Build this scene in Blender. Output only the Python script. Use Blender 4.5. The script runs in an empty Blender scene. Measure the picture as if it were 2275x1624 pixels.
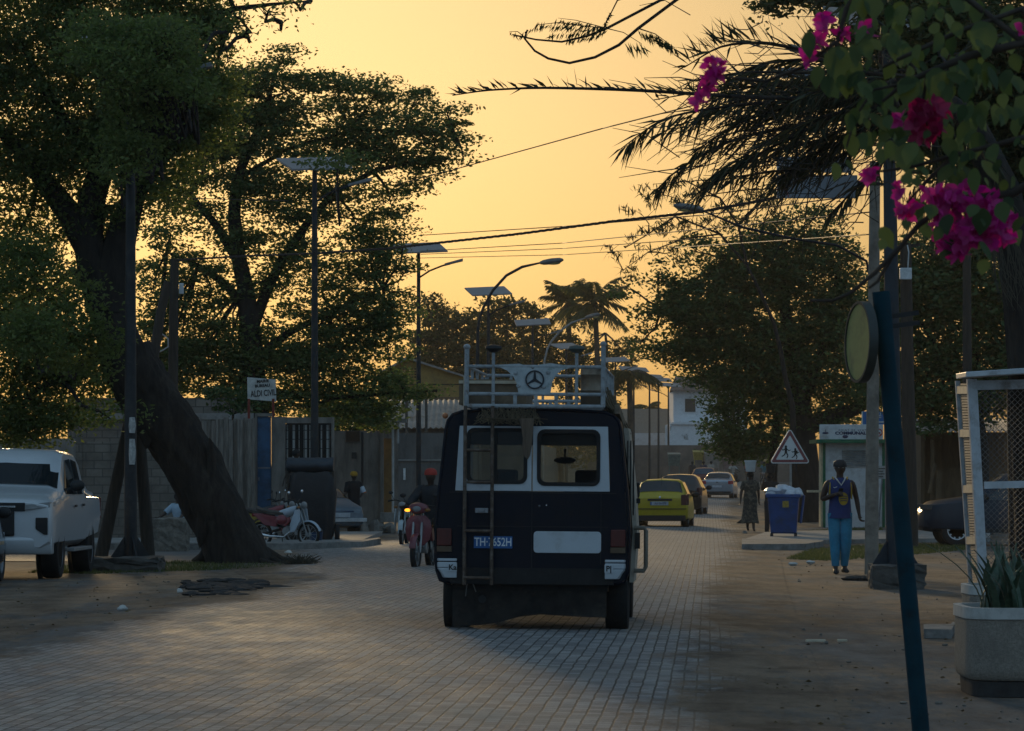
import bpy, bmesh, math, random
import numpy as np
from mathutils import Vector, Matrix
SC = bpy.context.scene
COL = SC.collection
RND = random.Random(11)
# ---- picture geometry: pixels of a 2275 x 1624 view, telephoto lens, eye 1.55 m above the road
F, CX, HY, EYE = 8393.0, 1137.5, 1064.5, 1.55
def g(Y):                       # the street climbs gently far away
    if Y < 80: return 0.0
    if Y < 320: return 3.02e-5*(Y-80)**2
    return min(1.739+0.0145*(Y-320), 2.6)
def P(px, py, Y): return Vector(((px-CX)/F*Y, Y, EYE+(HY-py)/F*Y))
def gY(py):
    lo, hi = 5.0, 330.0
    for _ in range(50):
        m = (lo+hi)/2
        if HY+F*(EYE-g(m))/m > py: lo = m
        else: hi = m
    return lo
def G(px, py, dz=0.0):
    Y = gY(py); return Vector(((px-CX)/F*Y, Y, g(Y)+dz))
def GX(px, Y, dz=0.0): return Vector(((px-CX)/F*Y, Y, g(Y)+dz))
def V(*a): return Vector(a)

# ---------------------------------------------------------------- materials
def nt(name):
    m = bpy.data.materials.new(name); m.use_nodes = True
    t = m.node_tree; t.nodes.clear()
    o = t.nodes.new('ShaderNodeOutputMaterial')
    return m, t, o
def N(t, typ, **kw):
    n = t.nodes.new(typ)
    for k, v in kw.items():
        if k in n.inputs.keys() if isinstance(k, str) else False: n.inputs[k].default_value = v
        else: setattr(n, k, v)
    return n
def L(t, a, b): t.links.new(a, b)
def c4(c): return (c[0], c[1], c[2], 1)
def noise(t, scale, detail=4, rough=.6, vec=None):
    n = t.nodes.new('ShaderNodeTexNoise'); n.inputs['Scale'].default_value = scale
    n.inputs['Detail'].default_value = detail; n.inputs['Roughness'].default_value = rough
    if vec is not None: L(t, vec, n.inputs['Vector'])
    return n
def ramp(t, fac, stops):
    r = t.nodes.new('ShaderNodeValToRGB'); e = r.color_ramp.elements
    while len(e) > 1: e.remove(e[-1])
    e[0].position, e[0].color = stops[0][0], c4(stops[0][1])
    for p, c in stops[1:]:
        x = e.new(p); x.color = c4(c)
    L(t, fac, r.inputs[0]); return r
def bumpn(t, h, strength, dist=.02):
    b = t.nodes.new('ShaderNodeBump'); b.inputs['Strength'].default_value = strength
    b.inputs['Distance'].default_value = dist; L(t, h, b.inputs['Height']); return b
MATS = {}
def mat(name, c, rough=.6, metal=0., var=.25, scale=6., bump=.0, bscale=40., spec=.5, dirt=None, dscale=3., dlo=.5, dhi=.7, coat=0., stretch=None, emit=None, estr=1.):
    """plain surface: base colour with soft mottling, optional second 'dirt' colour in patches, optional bump"""
    if name in MATS: return MATS[name]
    m, t, o = nt(name)
    b = t.nodes.new('ShaderNodeBsdfPrincipled'); L(t, b.outputs[0], o.inputs[0])
    tc = t.nodes.new('ShaderNodeTexCoord'); vec = tc.outputs['Object']
    if stretch:
        mp = t.nodes.new('ShaderNodeMapping'); mp.inputs['Scale'].default_value = stretch
        L(t, vec, mp.inputs[0]); vec = mp.outputs[0]
    n = noise(t, scale, 5, .65, vec)
    a = [max(0, x*(1-var)) for x in c]; z = [min(1, x*(1+var)) for x in c]
    r = ramp(t, n.outputs['Fac'], [(.3, a), (.7, z)]); col = r.outputs[0]
    if dirt is not None:
        n2 = noise(t, dscale, 8, .7, vec)
        r2 = ramp(t, n2.outputs['Fac'], [(dlo, (0,0,0)), (dhi, (1,1,1))])
        mx = t.nodes.new('ShaderNodeMix'); mx.data_type = 'RGBA'
        L(t, r2.outputs[0], mx.inputs[0]); L(t, col, mx.inputs[6]); mx.inputs[7].default_value = c4(dirt)
        col = mx.outputs[2]
    L(t, col, b.inputs['Base Color'])
    b.inputs['Roughness'].default_value = rough; b.inputs['Metallic'].default_value = metal
    b.inputs['Specular IOR Level'].default_value = spec
    if coat: b.inputs['Coat Weight'].default_value = coat; b.inputs['Coat Roughness'].default_value = .08
    if emit is not None:
        b.inputs['Emission Color'].default_value = c4(emit); b.inputs['Emission Strength'].default_value = estr
    if bump:
        n3 = noise(t, bscale, 6, .7, vec); bb = bumpn(t, n3.outputs['Fac'], bump)
        L(t, bb.outputs[0], b.inputs['Normal'])
    MATS[name] = m; return m
def leafmat(name, c1, c2, trans=.45):
    if name in MATS: return MATS[name]
    m, t, o = nt(name)
    ge = t.nodes.new('ShaderNodeNewGeometry')
    r = ramp(t, ge.outputs['Random Per Island'], [(0, c1), (1, c2)])
    d = t.nodes.new('ShaderNodeBsdfPrincipled'); d.inputs['Roughness'].default_value = .55
    d.inputs['Specular IOR Level'].default_value = .35
    tr = t.nodes.new('ShaderNodeBsdfTranslucent'); mx = t.nodes.new('ShaderNodeMixShader')
    hs = t.nodes.new('ShaderNodeHueSaturation'); hs.inputs['Saturation'].default_value = 1.15; hs.inputs['Value'].default_value = 1.7
    L(t, r.outputs[0], d.inputs['Base Color']); L(t, r.outputs[0], hs.inputs['Color']); L(t, hs.outputs[0], tr.inputs['Color'])
    mx.inputs[0].default_value = trans; L(t, d.outputs[0], mx.inputs[1]); L(t, tr.outputs[0], mx.inputs[2]); L(t, mx.outputs[0], o.inputs[0])
    MATS[name] = m; return m
def glassmat(name, tint=(.8,.85,.85), mixv=.35, rough=.03):
    """thin window pane: part see-through, part dark mirror"""
    if name in MATS: return MATS[name]
    m, t, o = nt(name)
    tr = t.nodes.new('ShaderNodeBsdfTransparent'); tr.inputs[0].default_value = c4(tint)
    p = t.nodes.new('ShaderNodeBsdfPrincipled'); p.inputs['Base Color'].default_value = (.02,.025,.03,1)
    p.inputs['Roughness'].default_value = rough
    mx = t.nodes.new('ShaderNodeMixShader'); mx.inputs[0].default_value = mixv
    L(t, tr.outputs[0], mx.inputs[1]); L(t, p.outputs[0], mx.inputs[2]); L(t, mx.outputs[0], o.inputs[0])
    MATS[name] = m; return m

# ---------------------------------------------------------------- mesh building
class MB:
    def __init__(s): s.v = []; s.f = []; s.m = []; s.cur = 0
    def add(s, vs, fs):
        b = len(s.v); s.v += [tuple(x) for x in vs]
        for f in fs: s.f.append(tuple(i+b for i in f)); s.m.append(s.cur)
        return s
    def mi(s, i): s.cur = i; return s
    def box(s, c, d, rz=0., rx=0., ry=0.):
        x, y, z = d[0]/2, d[1]/2, d[2]/2
        M = Matrix.Rotation(rz, 3, 'Z') @ Matrix.Rotation(ry, 3, 'Y') @ Matrix.Rotation(rx, 3, 'X'); c = Vector(c)
        vs = [c + M @ Vector(p) for p in ((-x,-y,-z),(x,-y,-z),(x,y,-z),(-x,y,-z),(-x,-y,z),(x,-y,z),(x,y,z),(-x,y,z))]
        return s.add(vs, [(0,3,2,1),(4,5,6,7),(0,1,5,4),(1,2,6,5),(2,3,7,6),(3,0,4,7)])
    def hexa(s, b, t):           # four bottom points, four top points
        return s.add(list(b)+list(t), [(0,3,2,1),(4,5,6,7),(0,1,5,4),(1,2,6,5),(2,3,7,6),(3,0,4,7)])
    def beam(s, p0, p1, w, h=None, up=(0,0,1)):
        h = w if h is None else h
        p0, p1 = Vector(p0), Vector(p1); d = (p1-p0).normalized(); u = Vector(up)
        if abs(d.dot(u)) > .98: u = Vector((0,1,0))
        a = d.cross(u).normalized()*w/2; b = a.cross(d).normalized()*h/2
        return s.add([p0-a-b,p0+a-b,p0+a+b,p0-a+b,p1-a-b,p1+a-b,p1+a+b,p1-a+b],[(0,3,2,1),(4,5,6,7),(0,1,5,4),(1,2,6,5),(2,3,7,6),(3,0,4,7)])
    def tube(s, pts, r, n=8, cap=True, jit=0., rng=None):
        pts = [Vector(p) for p in pts]; k = len(pts)
        rs = [r]*k if isinstance(r, (int, float)) else list(r)
        vs = []; a = None
        for i, p in enumerate(pts):
            d = (pts[min(i+1,k-1)]-pts[max(i-1,0)])
            if d.length < 1e-9: d = Vector((0,0,1))
            d.normalize()
            if a is None:
                u = Vector((1,0,0)) if abs(d.x) < .9 else Vector((0,1,0)); a = (u-d*d.dot(u)).normalized()
            else:
                a = a-d*d.dot(a); a.normalize()
            b = d.cross(a)
            for j in range(n):
                t = 2*math.pi*j/n; q = rs[i]*(1+(jit*(rng.random()*2-1) if jit else 0))
                vs.append(p+(a*math.cos(t)+b*math.sin(t))*q)
        fs = [(i*n+j, i*n+(j+1)%n, (i+1)*n+(j+1)%n, (i+1)*n+j) for i in range(k-1) for j in range(n)]
        if cap: fs += [tuple(range(n))[::-1], tuple((k-1)*n+j for j in range(n))]
        return s.add(vs, fs)
    def cyl(s, p0, p1, r0, r1=None, n=12): return s.tube([p0, p1], [r0, r0 if r1 is None else r1], n)
    def lathe(s, prof, n=20, c=(0,0,0), axis='Z', closed=False):
        c = Vector(c); vs = []; k = len(prof)
        for r, z in prof:
            for j in range(n):
                t = 2*math.pi*j/n; x, y = r*math.cos(t), r*math.sin(t)
                vs.append(c+(Vector((x,y,z)) if axis=='Z' else Vector((z,x,y)) if axis=='X' else Vector((y,z,x))))
        fs = [(i*n+j, i*n+(j+1)%n, (i+1)*n+(j+1)%n, (i+1)*n+j) for i in range(k-1) for j in range(n)]
        if closed: fs += [((k-1)*n+j, (k-1)*n+(j+1)%n, (j+1)%n, j) for j in range(n)]
        else:
            if prof[0][0] > 1e-6: fs.append(tuple(range(n))[::-1])
            if prof[-1][0] > 1e-6: fs.append(tuple((k-1)*n+j for j in range(n)))
        return s.add(vs, fs)
    def ext(s, poly, vec):       # solid from a flat polygon pushed along vec
        vec = Vector(vec); n = len(poly); poly = [Vector(p) for p in poly]
        return s.add(poly+[p+vec for p in poly], [tuple(range(n))[::-1], tuple(range(n,2*n))]+[(i,(i+1)%n,n+(i+1)%n,n+i) for i in range(n)])
    def ell(s, c, r, nu=12, nv=8):
        c = Vector(c); vs = []
        if isinstance(r, (int, float)): r = (r, r, r)
        for i in range(1, nv):
            ph = math.pi*i/nv
            for j in range(nu):
                t = 2*math.pi*j/nu
                vs.append(c+Vector((r[0]*math.sin(ph)*math.cos(t), r[1]*math.sin(ph)*math.sin(t), r[2]*math.cos(ph))))
        b = len(vs); vs += [c+Vector((0,0,r[2])), c-Vector((0,0,r[2]))]
        fs = [(i*nu+j, (i+1)*nu+j, (i+1)*nu+(j+1)%nu, i*nu+(j+1)%nu) for i in range(nv-2) for j in range(nu)]
        fs += [(b, j, (j+1)%nu) for j in range(nu)] + [(b+1, (nv-2)*nu+(j+1)%nu, (nv-2)*nu+j) for j in range(nu)]
        return s.add(vs, fs)
    def loft(s, rings, cap=True):
        n = len(rings[0]); k = len(rings)
        vs = [p for r in rings for p in r]
        fs = [(i*n+j, i*n+(j+1)%n, (i+1)*n+(j+1)%n, (i+1)*n+j) for i in range(k-1) for j in range(n)]
        if cap: fs += [tuple(range(n))[::-1], tuple((k-1)*n+j for j in range(n))]
        return s.add(vs, fs)
    def mesh(s, name):
        me = bpy.data.meshes.new(name); me.from_pydata(s.v, [], s.f)
        return me
    def build(s, name, mats, parent=None, smooth=None, bevel=0., world=False, fixn=True):
        me = s.mesh(name)
        if not isinstance(mats, (list, tuple)): mats = [mats]
        for m in mats: me.materials.append(m)
        if len(mats) > 1: me.polygons.foreach_set('material_index', s.m)
        if world and parent is not None: me.transform(Matrix.Translation(-parent.location))
        if fixn:
            bm = bmesh.new(); bm.from_mesh(me); bmesh.ops.recalc_face_normals(bm, faces=bm.faces); bm.to_mesh(me); bm.free()
        if smooth is not None:
            me.shade_smooth()
            if smooth < 179: me.set_sharp_from_angle(angle=math.radians(smooth))
        o = bpy.data.objects.new(name, me); COL.objects.link(o)
        if parent is not None: o.parent = parent
        if bevel:
            b = o.modifiers.new('edge', 'BEVEL'); b.width = bevel; b.segments = 2; b.limit_method = 'ANGLE'; b.angle_limit = math.radians(40)
        return o
def ringxy(c, rx, ry, n=16, pw=2.0):    # superellipse ring lying flat
    out = []
    for j in range(n):
        t = 2*math.pi*j/n; x, y = math.cos(t), math.sin(t)
        out.append(Vector(c)+Vector((rx*math.copysign(abs(x)**(2/pw), x), ry*math.copysign(abs(y)**(2/pw), y), 0)))
    return out
def ringdir(c, d, rx, ry, n=12, xref=(1,0,0)):
    d = Vector(d).normalized(); x = Vector(xref); x = (x-d*d.dot(x)).normalized(); y = d.cross(x)
    return [Vector(c)+x*rx*math.cos(2*math.pi*j/n)+y*ry*math.sin(2*math.pi*j/n) for j in range(n)]
def tag(o, label=None, cat=None, group=None, kind=None):
    if label: o['label'] = label
    if cat: o['category'] = cat
    if group: o['group'] = group
    if kind: o['kind'] = kind
    return o
def thing(name, label, cat, loc=(0,0,0), rz=0., group=None, scale=1.):
    o = bpy.data.objects.new(name, None); COL.objects.link(o); o.empty_display_size = .2
    o.location = loc; o.rotation_euler = (0,0,rz); o.scale = (scale,)*3
    return tag(o, label, cat, group)
def copy_tree(o, parent=None):
    c = o.copy(); COL.objects.link(c)
    if parent is not None: c.parent = parent
    for ch in list(o.children): copy_tree(ch, c)
    return c
def text(name, body, size, M, m, parent=None, extrude=.002, align='CENTER', bold=0., xs=1.):
    cu = bpy.data.curves.new(name, 'FONT'); cu.body = body; cu.size = size; cu.extrude = extrude
    cu.align_x = align; cu.align_y = 'CENTER'; cu.offset = bold; cu.resolution_u = 3
    o = bpy.data.objects.new(name, cu); COL.objects.link(o)
    dg = bpy.context.evaluated_depsgraph_get(); dg.update()
    me = bpy.data.meshes.new_from_object(o.evaluated_get(dg)); bpy.data.objects.remove(o)
    me.transform(M @ Matrix.Diagonal((xs,1,1,1))); me.materials.clear(); me.materials.append(m); me.name = name
    o = bpy.data.objects.new(name, me); COL.objects.link(o)
    if parent is not None: o.parent = parent
    return o
FACE = Matrix.Rotation(math.pi/2, 4, 'X')      # text standing up, read from -Y
def baked(o):                                   # apply an object's modifiers to a mesh of its own
    dg = bpy.context.evaluated_depsgraph_get(); dg.update()
    me = bpy.data.meshes.new_from_object(o.evaluated_get(dg)); old = o.data
    o.modifiers.clear(); o.data = me; me.name = o.name
    return o
def cut(o, cutters):                            # boolean away the cutter MBs
    cs = []
    for c in cutters:
        co = c.build('wheel_cutter', MATS['black_trim'])
        co.matrix_world = o.matrix_world.copy(); cs.append(co)
        md = o.modifiers.new('cut', 'BOOLEAN'); md.operation = 'DIFFERENCE'; md.object = co; md.solver = 'EXACT'
    baked(o)
    for co in cs: bpy.data.objects.remove(co)
    o.data.shade_smooth(); o.data.set_sharp_from_angle(angle=math.radians(35))
    return o
mat('black_trim', (.012,.012,.013), .6, var=.3)
SUNAZ_DEG, SUNEL_DEG = -6., 8.
SKY_AIR, SKY_DUST, SKY_OZ, SKY_STR = 1., 3., 1., .0162
SUN_STR, EXPO = 1.4, 0.
AMB = (.155, .258, .365)
HAZE = .00021
# ---------------------------------------------------------------- camera, sky, sun
cam = bpy.data.cameras.new('Camera'); camo = bpy.data.objects.new('Camera', cam); COL.objects.link(camo); SC.camera = camo
camo.location = (0,0,EYE); camo.rotation_euler = (math.pi/2,0,0)
cam.sensor_width = 36; cam.lens = 36*F/2275; cam.shift_y = (HY-812)/2275; cam.clip_start = .5; cam.clip_end = 6000
cam.dof.use_dof = True; cam.dof.focus_distance = 45; cam.dof.aperture_fstop = 24
SUN_AZ, SUN_EL = math.radians(SUNAZ_DEG), math.radians(SUNEL_DEG)
w = bpy.data.worlds.new('World'); SC.world = w; w.use_nodes = True
t = w.node_tree; t.nodes.clear()
wo = t.nodes.new('ShaderNodeOutputWorld'); bg = t.nodes.new('ShaderNodeBackground')
sk = t.nodes.new('ShaderNodeTexSky'); sk.sky_type = 'NISHITA'; sk.sun_disc = False
sk.sun_elevation = SUN_EL; sk.sun_rotation = SUN_AZ; sk.air_density = SKY_AIR; sk.dust_density = SKY_DUST; sk.ozone_density = SKY_OZ
bg.inputs[1].default_value = SKY_STR
# the blue dusk sky away from the sunset, added to the Nishita glow round the sun
tcw = t.nodes.new('ShaderNodeTexCoord'); dp = t.nodes.new('ShaderNodeVectorMath'); dp.operation = 'DOT_PRODUCT'
nz = t.nodes.new('ShaderNodeVectorMath'); nz.operation = 'NORMALIZE'; L(t, tcw.outputs['Generated'], nz.inputs[0])
L(t, nz.outputs[0], dp.inputs[0]); dp.inputs[1].default_value = (math.sin(SUN_AZ)*math.cos(SUN_EL), math.cos(SUN_AZ)*math.cos(SUN_EL), math.sin(SUN_EL))
mr = t.nodes.new('ShaderNodeMapRange'); mr.inputs['From Min'].default_value = .2; mr.inputs['From Max'].default_value = .97
mr.inputs['To Min'].default_value = 1; mr.inputs['To Max'].default_value = .02; L(t, dp.outputs['Value'], mr.inputs['Value'])
bg2 = t.nodes.new('ShaderNodeBackground'); bg2.inputs[0].default_value = (AMB[0], AMB[1], AMB[2], 1); L(t, mr.outputs[0], bg2.inputs[1])
ad = t.nodes.new('ShaderNodeAddShader'); L(t, bg.outputs[0], ad.inputs[0]); L(t, bg2.outputs[0], ad.inputs[1])
L(t, sk.outputs[0], bg.inputs[0]); L(t, ad.outputs[0], wo.inputs[0])
su = bpy.data.lights.new('sun', 'SUN'); so = bpy.data.objects.new('sun', su); COL.objects.link(so)
su.energy = SUN_STR; su.angle = math.radians(5.); su.color = (1,.72,.38)
d = Vector((math.sin(SUN_AZ)*math.cos(SUN_EL), math.cos(SUN_AZ)*math.cos(SUN_EL), math.sin(SUN_EL)))
so.rotation_euler = d.to_track_quat('Z', 'Y').to_euler()
SC.view_settings.view_transform = 'Standard'; SC.view_settings.look = 'None'; SC.view_settings.exposure = EXPO; SC.view_settings.gamma = 1
SC.cycles.use_denoising = True; SC.cycles.max_bounces = 6; SC.cycles.transparent_max_bounces = 12
SC.cycles.sample_clamp_indirect = 6
# ---------------------------------------------------------------- ground and road
def interp(tab, y):
    tab = sorted(tab)
    if y <= tab[0][0]: return tab[0][1]
    for (a, b), (c, d) in zip(tab, tab[1:]):
        if y <= c: return b+(d-b)*(y-a)/(c-a)
    return tab[-1][1]
def dirt_bsdf(t):
    b = t.nodes.new('ShaderNodeBsdfPrincipled'); tc = t.nodes.new('ShaderNodeTexCoord')
    mp = t.nodes.new('ShaderNodeMapping'); mp.inputs['Scale'].default_value = (1, .22, 1); L(t, tc.outputs['Object'], mp.inputs[0])
    n1 = noise(t, .5, 6, .65, mp.outputs[0]); n2 = noise(t, 1.9, 9, .74, mp.outputs[0]); n3 = noise(t, 60, 4, .8, tc.outputs['Object']); n4 = noise(t, .9, 8, .72, tc.outputs['Object'])
    n6 = noise(t, 9, 6, .8, mp.outputs[0])
    r1 = ramp(t, n1.outputs['Fac'], [(.35, (.185,.128,.088)), (.65, (.33,.235,.162))])
    r2 = ramp(t, n2.outputs['Fac'], [(.36, (.60,.58,.57)), (.55, (1,1,1)), (.72, (1.25,1.22,1.18))])
    r4 = ramp(t, n4.outputs['Fac'], [(.34, (.55,.54,.54)), (.48, (1,1,1))])
    r3 = ramp(t, n3.outputs['Fac'], [(.3, (.72,.72,.72)), (.7, (1.1,1.1,1.1))]); r6 = ramp(t, n6.outputs['Fac'], [(.30, (.55,.53,.52)), (.42, (1,1,1))])
    def mul(a, c):
        x = t.nodes.new('ShaderNodeMix'); x.data_type = 'RGBA'; x.blend_type = 'MULTIPLY'; x.inputs[0].default_value = 1
        L(t, a, x.inputs[6]); L(t, c, x.inputs[7]); return x.outputs[2]
    col = mul(mul(mul(mul(r1.outputs[0], r2.outputs[0]), r4.outputs[0]), r3.outputs[0]), r6.outputs[0])
    # worn grey tar and old paving showing through the sand
    n8 = noise(t, .42, 9, .72, mp.outputs[0]); w8 = mrange(t, n8.outputs['Fac'], .49, .56, 0, .85); rg = ramp(t, n2.outputs['Fac'], [(.35, (.075,.073,.070)), (.65, (.19,.185,.178))])
    xg = t.nodes.new('ShaderNodeMix'); xg.data_type = 'RGBA'; L(t, w8, xg.inputs[0]); L(t, col, xg.inputs[6]); L(t, mul(rg.outputs[0], r3.outputs[0]), xg.inputs[7]); col = xg.outputs[2]
    L(t, col, b.inputs['Base Color']); b.inputs['Roughness'].default_value = .92; b.inputs['Specular IOR Level'].default_value = .25
    ad = t.nodes.new('ShaderNodeMath'); ad.operation = 'MULTIPLY_ADD'; L(t, n4.outputs['Fac'], ad.inputs[0]); ad.inputs[1].default_value = 2.; L(t, n2.outputs['Fac'], ad.inputs[2])
    bb = bumpn(t, ad.outputs[0], .6, .07); bb2 = bumpn(t, n3.outputs['Fac'], .5, .012)
    L(t, bb.outputs[0], bb2.inputs['Normal']); L(t, bb2.outputs[0], b.inputs['Normal']); return b
def mrange(t, v, a, b, c, d):
    n = t.nodes.new('ShaderNodeMapRange'); L(t, v, n.inputs['Value'])
    for k, x in (('From Min',a),('From Max',b),('To Min',c),('To Max',d)): n.inputs[k].default_value = x
    return n.outputs[0]
def dirt_mat():
    m, t, o = nt('dirt'); L(t, dirt_bsdf(t).outputs[0], o.inputs[0]); return m
def paver_mat():
    m, t, o = nt('pavers'); b = t.nodes.new('ShaderNodeBsdfPrincipled'); db = dirt_bsdf(t); ms = t.nodes.new('ShaderNodeMixShader')
    tc = t.nodes.new('ShaderNodeTexCoord'); mp = t.nodes.new('ShaderNodeMapping'); mp.inputs['Rotation'].default_value = (0, 0, math.radians(93.0))
    nd = noise(t, 1.1, 4, .65, tc.outputs['Object']); av = t.nodes.new('ShaderNodeMix'); av.data_type = 'RGBA'; av.blend_type = 'LINEAR_LIGHT'; av.inputs[0].default_value = .02
    L(t, tc.outputs['Object'], av.inputs[6]); L(t, nd.outputs['Color'], av.inputs[7]); L(t, av.outputs[2], mp.inputs[0])
    br = t.nodes.new('ShaderNodeTexBrick'); L(t, mp.outputs[0], br.inputs[0])
    br.offset = .5; br.inputs['Scale'].default_value = 1; br.inputs['Brick Width'].default_value = .20; br.inputs['Row Height'].default_value = .10
    br.inputs['Mortar Size'].default_value = .010; br.inputs['Mortar Smooth'].default_value = .6; br.inputs['Bias'].default_value = -.1
    br.inputs['Color1'].default_value = (.20,.195,.195,1); br.inputs['Color2'].default_value = (.38,.365,.355,1); br.inputs['Mortar'].default_value = (.06,.055,.05,1)
    ms2 = t.nodes.new('ShaderNodeMapping'); ms2.inputs['Scale'].default_value = (1, .3, 1); L(t, tc.outputs['Object'], ms2.inputs[0])
    n1 = noise(t, .5, 7, .68, ms2.outputs[0]); n2 = noise(t, 45, 4, .8, tc.outputs['Object']); n5 = noise(t, 2.2, 8, .74, ms2.outputs[0]); n7 = noise(t, .16, 5, .6, tc.outputs['Object'])
    r1 = ramp(t, n1.outputs['Fac'], [(.33, (.82,.83,.86)), (.66, (1.25,1.21,1.14))]); r2 = ramp(t, n2.outputs['Fac'], [(.25, (.62,.62,.62)), (.75, (1.25,1.25,1.25))]); r5 = ramp(t, n5.outputs['Fac'], [(.35, (.80,.80,.81)), (.65, (1.12,1.1,1.08))])
    def mix(a, c, f=None, bt='MULTIPLY'):
        x = t.nodes.new('ShaderNodeMix'); x.data_type = 'RGBA'; x.blend_type = bt
        if f is None: x.inputs[0].default_value = 1
        else: L(t, f, x.inputs[0])
        L(t, a, x.inputs[6])
        if isinstance(c, tuple): x.inputs[7].default_value = c4(c)
        else: L(t, c, x.inputs[7])
        return x.outputs[2]
    col = mix(mix(mix(br.outputs['Color'], r1.outputs[0]), r2.outputs[0]), r5.outputs[0])
    # sand lying in the joints and in patches
    s2 = t.nodes.new('ShaderNodeMath'); s2.operation = 'MULTIPLY_ADD'; L(t, n7.outputs['Fac'], s2.inputs[0]); s2.inputs[1].default_value = 1.0; L(t, n5.outputs['Fac'], s2.inputs[2])
    rp = mrange(t, s2.outputs[0], 1.02, 1.26, 0, .6); col = mix(col, (.25,.22,.175), rp, 'MIX')
    L(t, col, b.inputs['Base Color'])
    rr = ramp(t, n5.outputs['Fac'], [(.3, (.60,.60,.60)), (.7, (.85,.85,.85))]); L(t, rr.outputs[0], b.inputs['Roughness']); b.inputs['Specular IOR Level'].default_value = .35
    bb = bumpn(t, br.outputs['Fac'], .3, -.010); bb2 = bumpn(t, n2.outputs['Fac'], .5, .008); b3 = bumpn(t, n1.outputs['Fac'], .5, .10)
    L(t, b3.outputs[0], bb.inputs['Normal']); L(t, bb.outputs[0], bb2.inputs['Normal']); L(t, bb2.outputs[0], b.inputs['Normal'])
    # both verges: the same dirt as the ground spills over the pavers in tongues
    at = t.nodes.new('ShaderNodeAttribute'); at.attribute_name = 'edge'
    s1 = t.nodes.new('ShaderNodeMath'); s1.operation = 'MULTIPLY_ADD'; L(t, n5.outputs['Fac'], s1.inputs[0]); s1.inputs[1].default_value = .9; L(t, at.outputs['Fac'], s1.inputs[2])
    s3 = t.nodes.new('ShaderNodeMath'); s3.operation = 'MULTIPLY_ADD'; L(t, n1.outputs['Fac'], s3.inputs[0]); s3.inputs[1].default_value = .7; L(t, s1.outputs[0], s3.inputs[2])
    rd = mrange(t, s3.outputs[0], 1.14, 1.34, 1, 0)
    L(t, rd, ms.inputs[0]); L(t, b.outputs[0], ms.inputs[1]); L(t, db.outputs[0], ms.inputs[2]); L(t, ms.outputs[0], o.inputs[0])
    return m
dirt = dirt_mat(); pav = paver_mat()
YS = [3, 10, 15, 18, 20, 22, 24, 26, 28, 30, 33, 36, 40, 44, 48, 52, 56, 60, 65, 70, 75, 80, 86, 92, 98, 105, 112, 120, 130, 140, 150, 160, 175, 190, 205, 220, 240, 260, 280, 300, 320, 345, 380, 420, 500, 560]
mb = MB(); XS = [-300, -150, -60, -30, -20, -14, -10, -6, -3, 0, 3, 6, 9, 12, 16, 22, 30, 60, 150, 300]
mb.add([(x, Y, g(Y)-.004) for Y in [-60]+YS for x in XS], [(i*len(XS)+j, i*len(XS)+j+1, (i+1)*len(XS)+j+1, (i+1)*len(XS)+j) for i in range(len(YS)) for j in range(len(XS)-1)])
tag(mb.build('ground', dirt, smooth=180), kind='structure')
# the paved road between two uneven edges (edges given as picture row -> column)
LE = [(1066,1446),(1075,1436),(1085,1402),(1100,1310),(1120,1150),(1140,1000),(1170,900),(1200,850),(1214,800),(1222,640),(1262,600),(1275,625),(1290,680),(1310,610),(1350,400),(1400,180),(1450,-20),(1500,-260),(1624,-800),(1900,-2200)]
RE = [(1066,1700),(1075,1690),(1090,1655),(1100,1640),(1130,1622),(1180,1636),(1215,1645),(1245,1636),(1300,1618),(1400,1596),(1500,1585),(1624,1572),(1900,1540)]
mb = MB(); edge = []; rows = 0; NX = 40
for Y in sorted(set([Y for Y in YS if 15 <= Y <= 330]+[15+i*.75 for i in range(100)])):
    py = HY+F*(EYE-g(Y))/Y; l, r = interp(LE, py), interp(RE, py); X0, X1 = (l-CX)/F*Y-.7, (r-CX)/F*Y+.85; rows += 1
    for j in range(NX+1):
        u = j/NX; x = X0+(X1-X0)*u
        crown = .06*math.sin(math.pi*u)-.0015; mb.v.append((x, Y, g(Y)+.004+crown)); edge.append(min(min(u, 1-u)*abs(X1-X0)/2.4, 1))
for i in range(rows-1):
    for j in range(NX): mb.f.append((i*(NX+1)+j, i*(NX+1)+j+1, (i+1)*(NX+1)+j+1, (i+1)*(NX+1)+j)); mb.m.append(0)
road = mb.build('road', pav, smooth=180); tag(road, kind='structure')
a = road.data.attributes.new('edge', 'FLOAT', 'POINT'); a.data.foreach_set('value', edge)
def strip(name, pts, m, kind='structure', dz=.0, h=None):
    """flat sheet (or slab of height h) over ground points given in picture pixels"""
    mb = MB(); ps = [G(x, y, dz) for x, y in pts]
    if h is None: mb.add(ps, [tuple(range(len(ps)))])
    else: mb.ext(ps, (0,0,h))
    o = mb.build(name, m); return tag(o, kind=kind) if kind else o
conc = mat('worn_concrete', (.27,.255,.235), .85, var=.3, scale=3, bump=.3, bscale=25, dirt=(.13,.115,.10), dscale=1.4)
asph = mat('side_street_tar', (.12,.115,.11), .75, var=.35, scale=1.2, bump=.35, bscale=60, dirt=(.2,.17,.13), dscale=.5, dlo=.45)
strip('side_street', [(-200,1246),(-200,1221),(640,1221),(640,1262),(600,1262),(520,1250)], asph, dz=.008)
strip('pavement', [(-200,1219),(-200,1196),(850,1190),(800,1213),(640,1218)], conc, h=.12)
kerbm = mat('kerb_concrete', (.22,.21,.195), .85, var=.35, scale=5, bump=.4, bscale=30, dirt=(.07,.065,.06), dscale=2)
strip('kerb', [(-200,1222),(-200,1219.5),(640,1219),(800,1214),(840,1208),(846,1210),(806,1218),(645,1222.5)], kerbm, h=.15)
strip('pavement', [(1652,1207),(1700,1190),(1815,1186),(2060,1186),(2200,1190),(2200,1204),(1990,1206),(1800,1209)], conc, h=.10)
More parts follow.
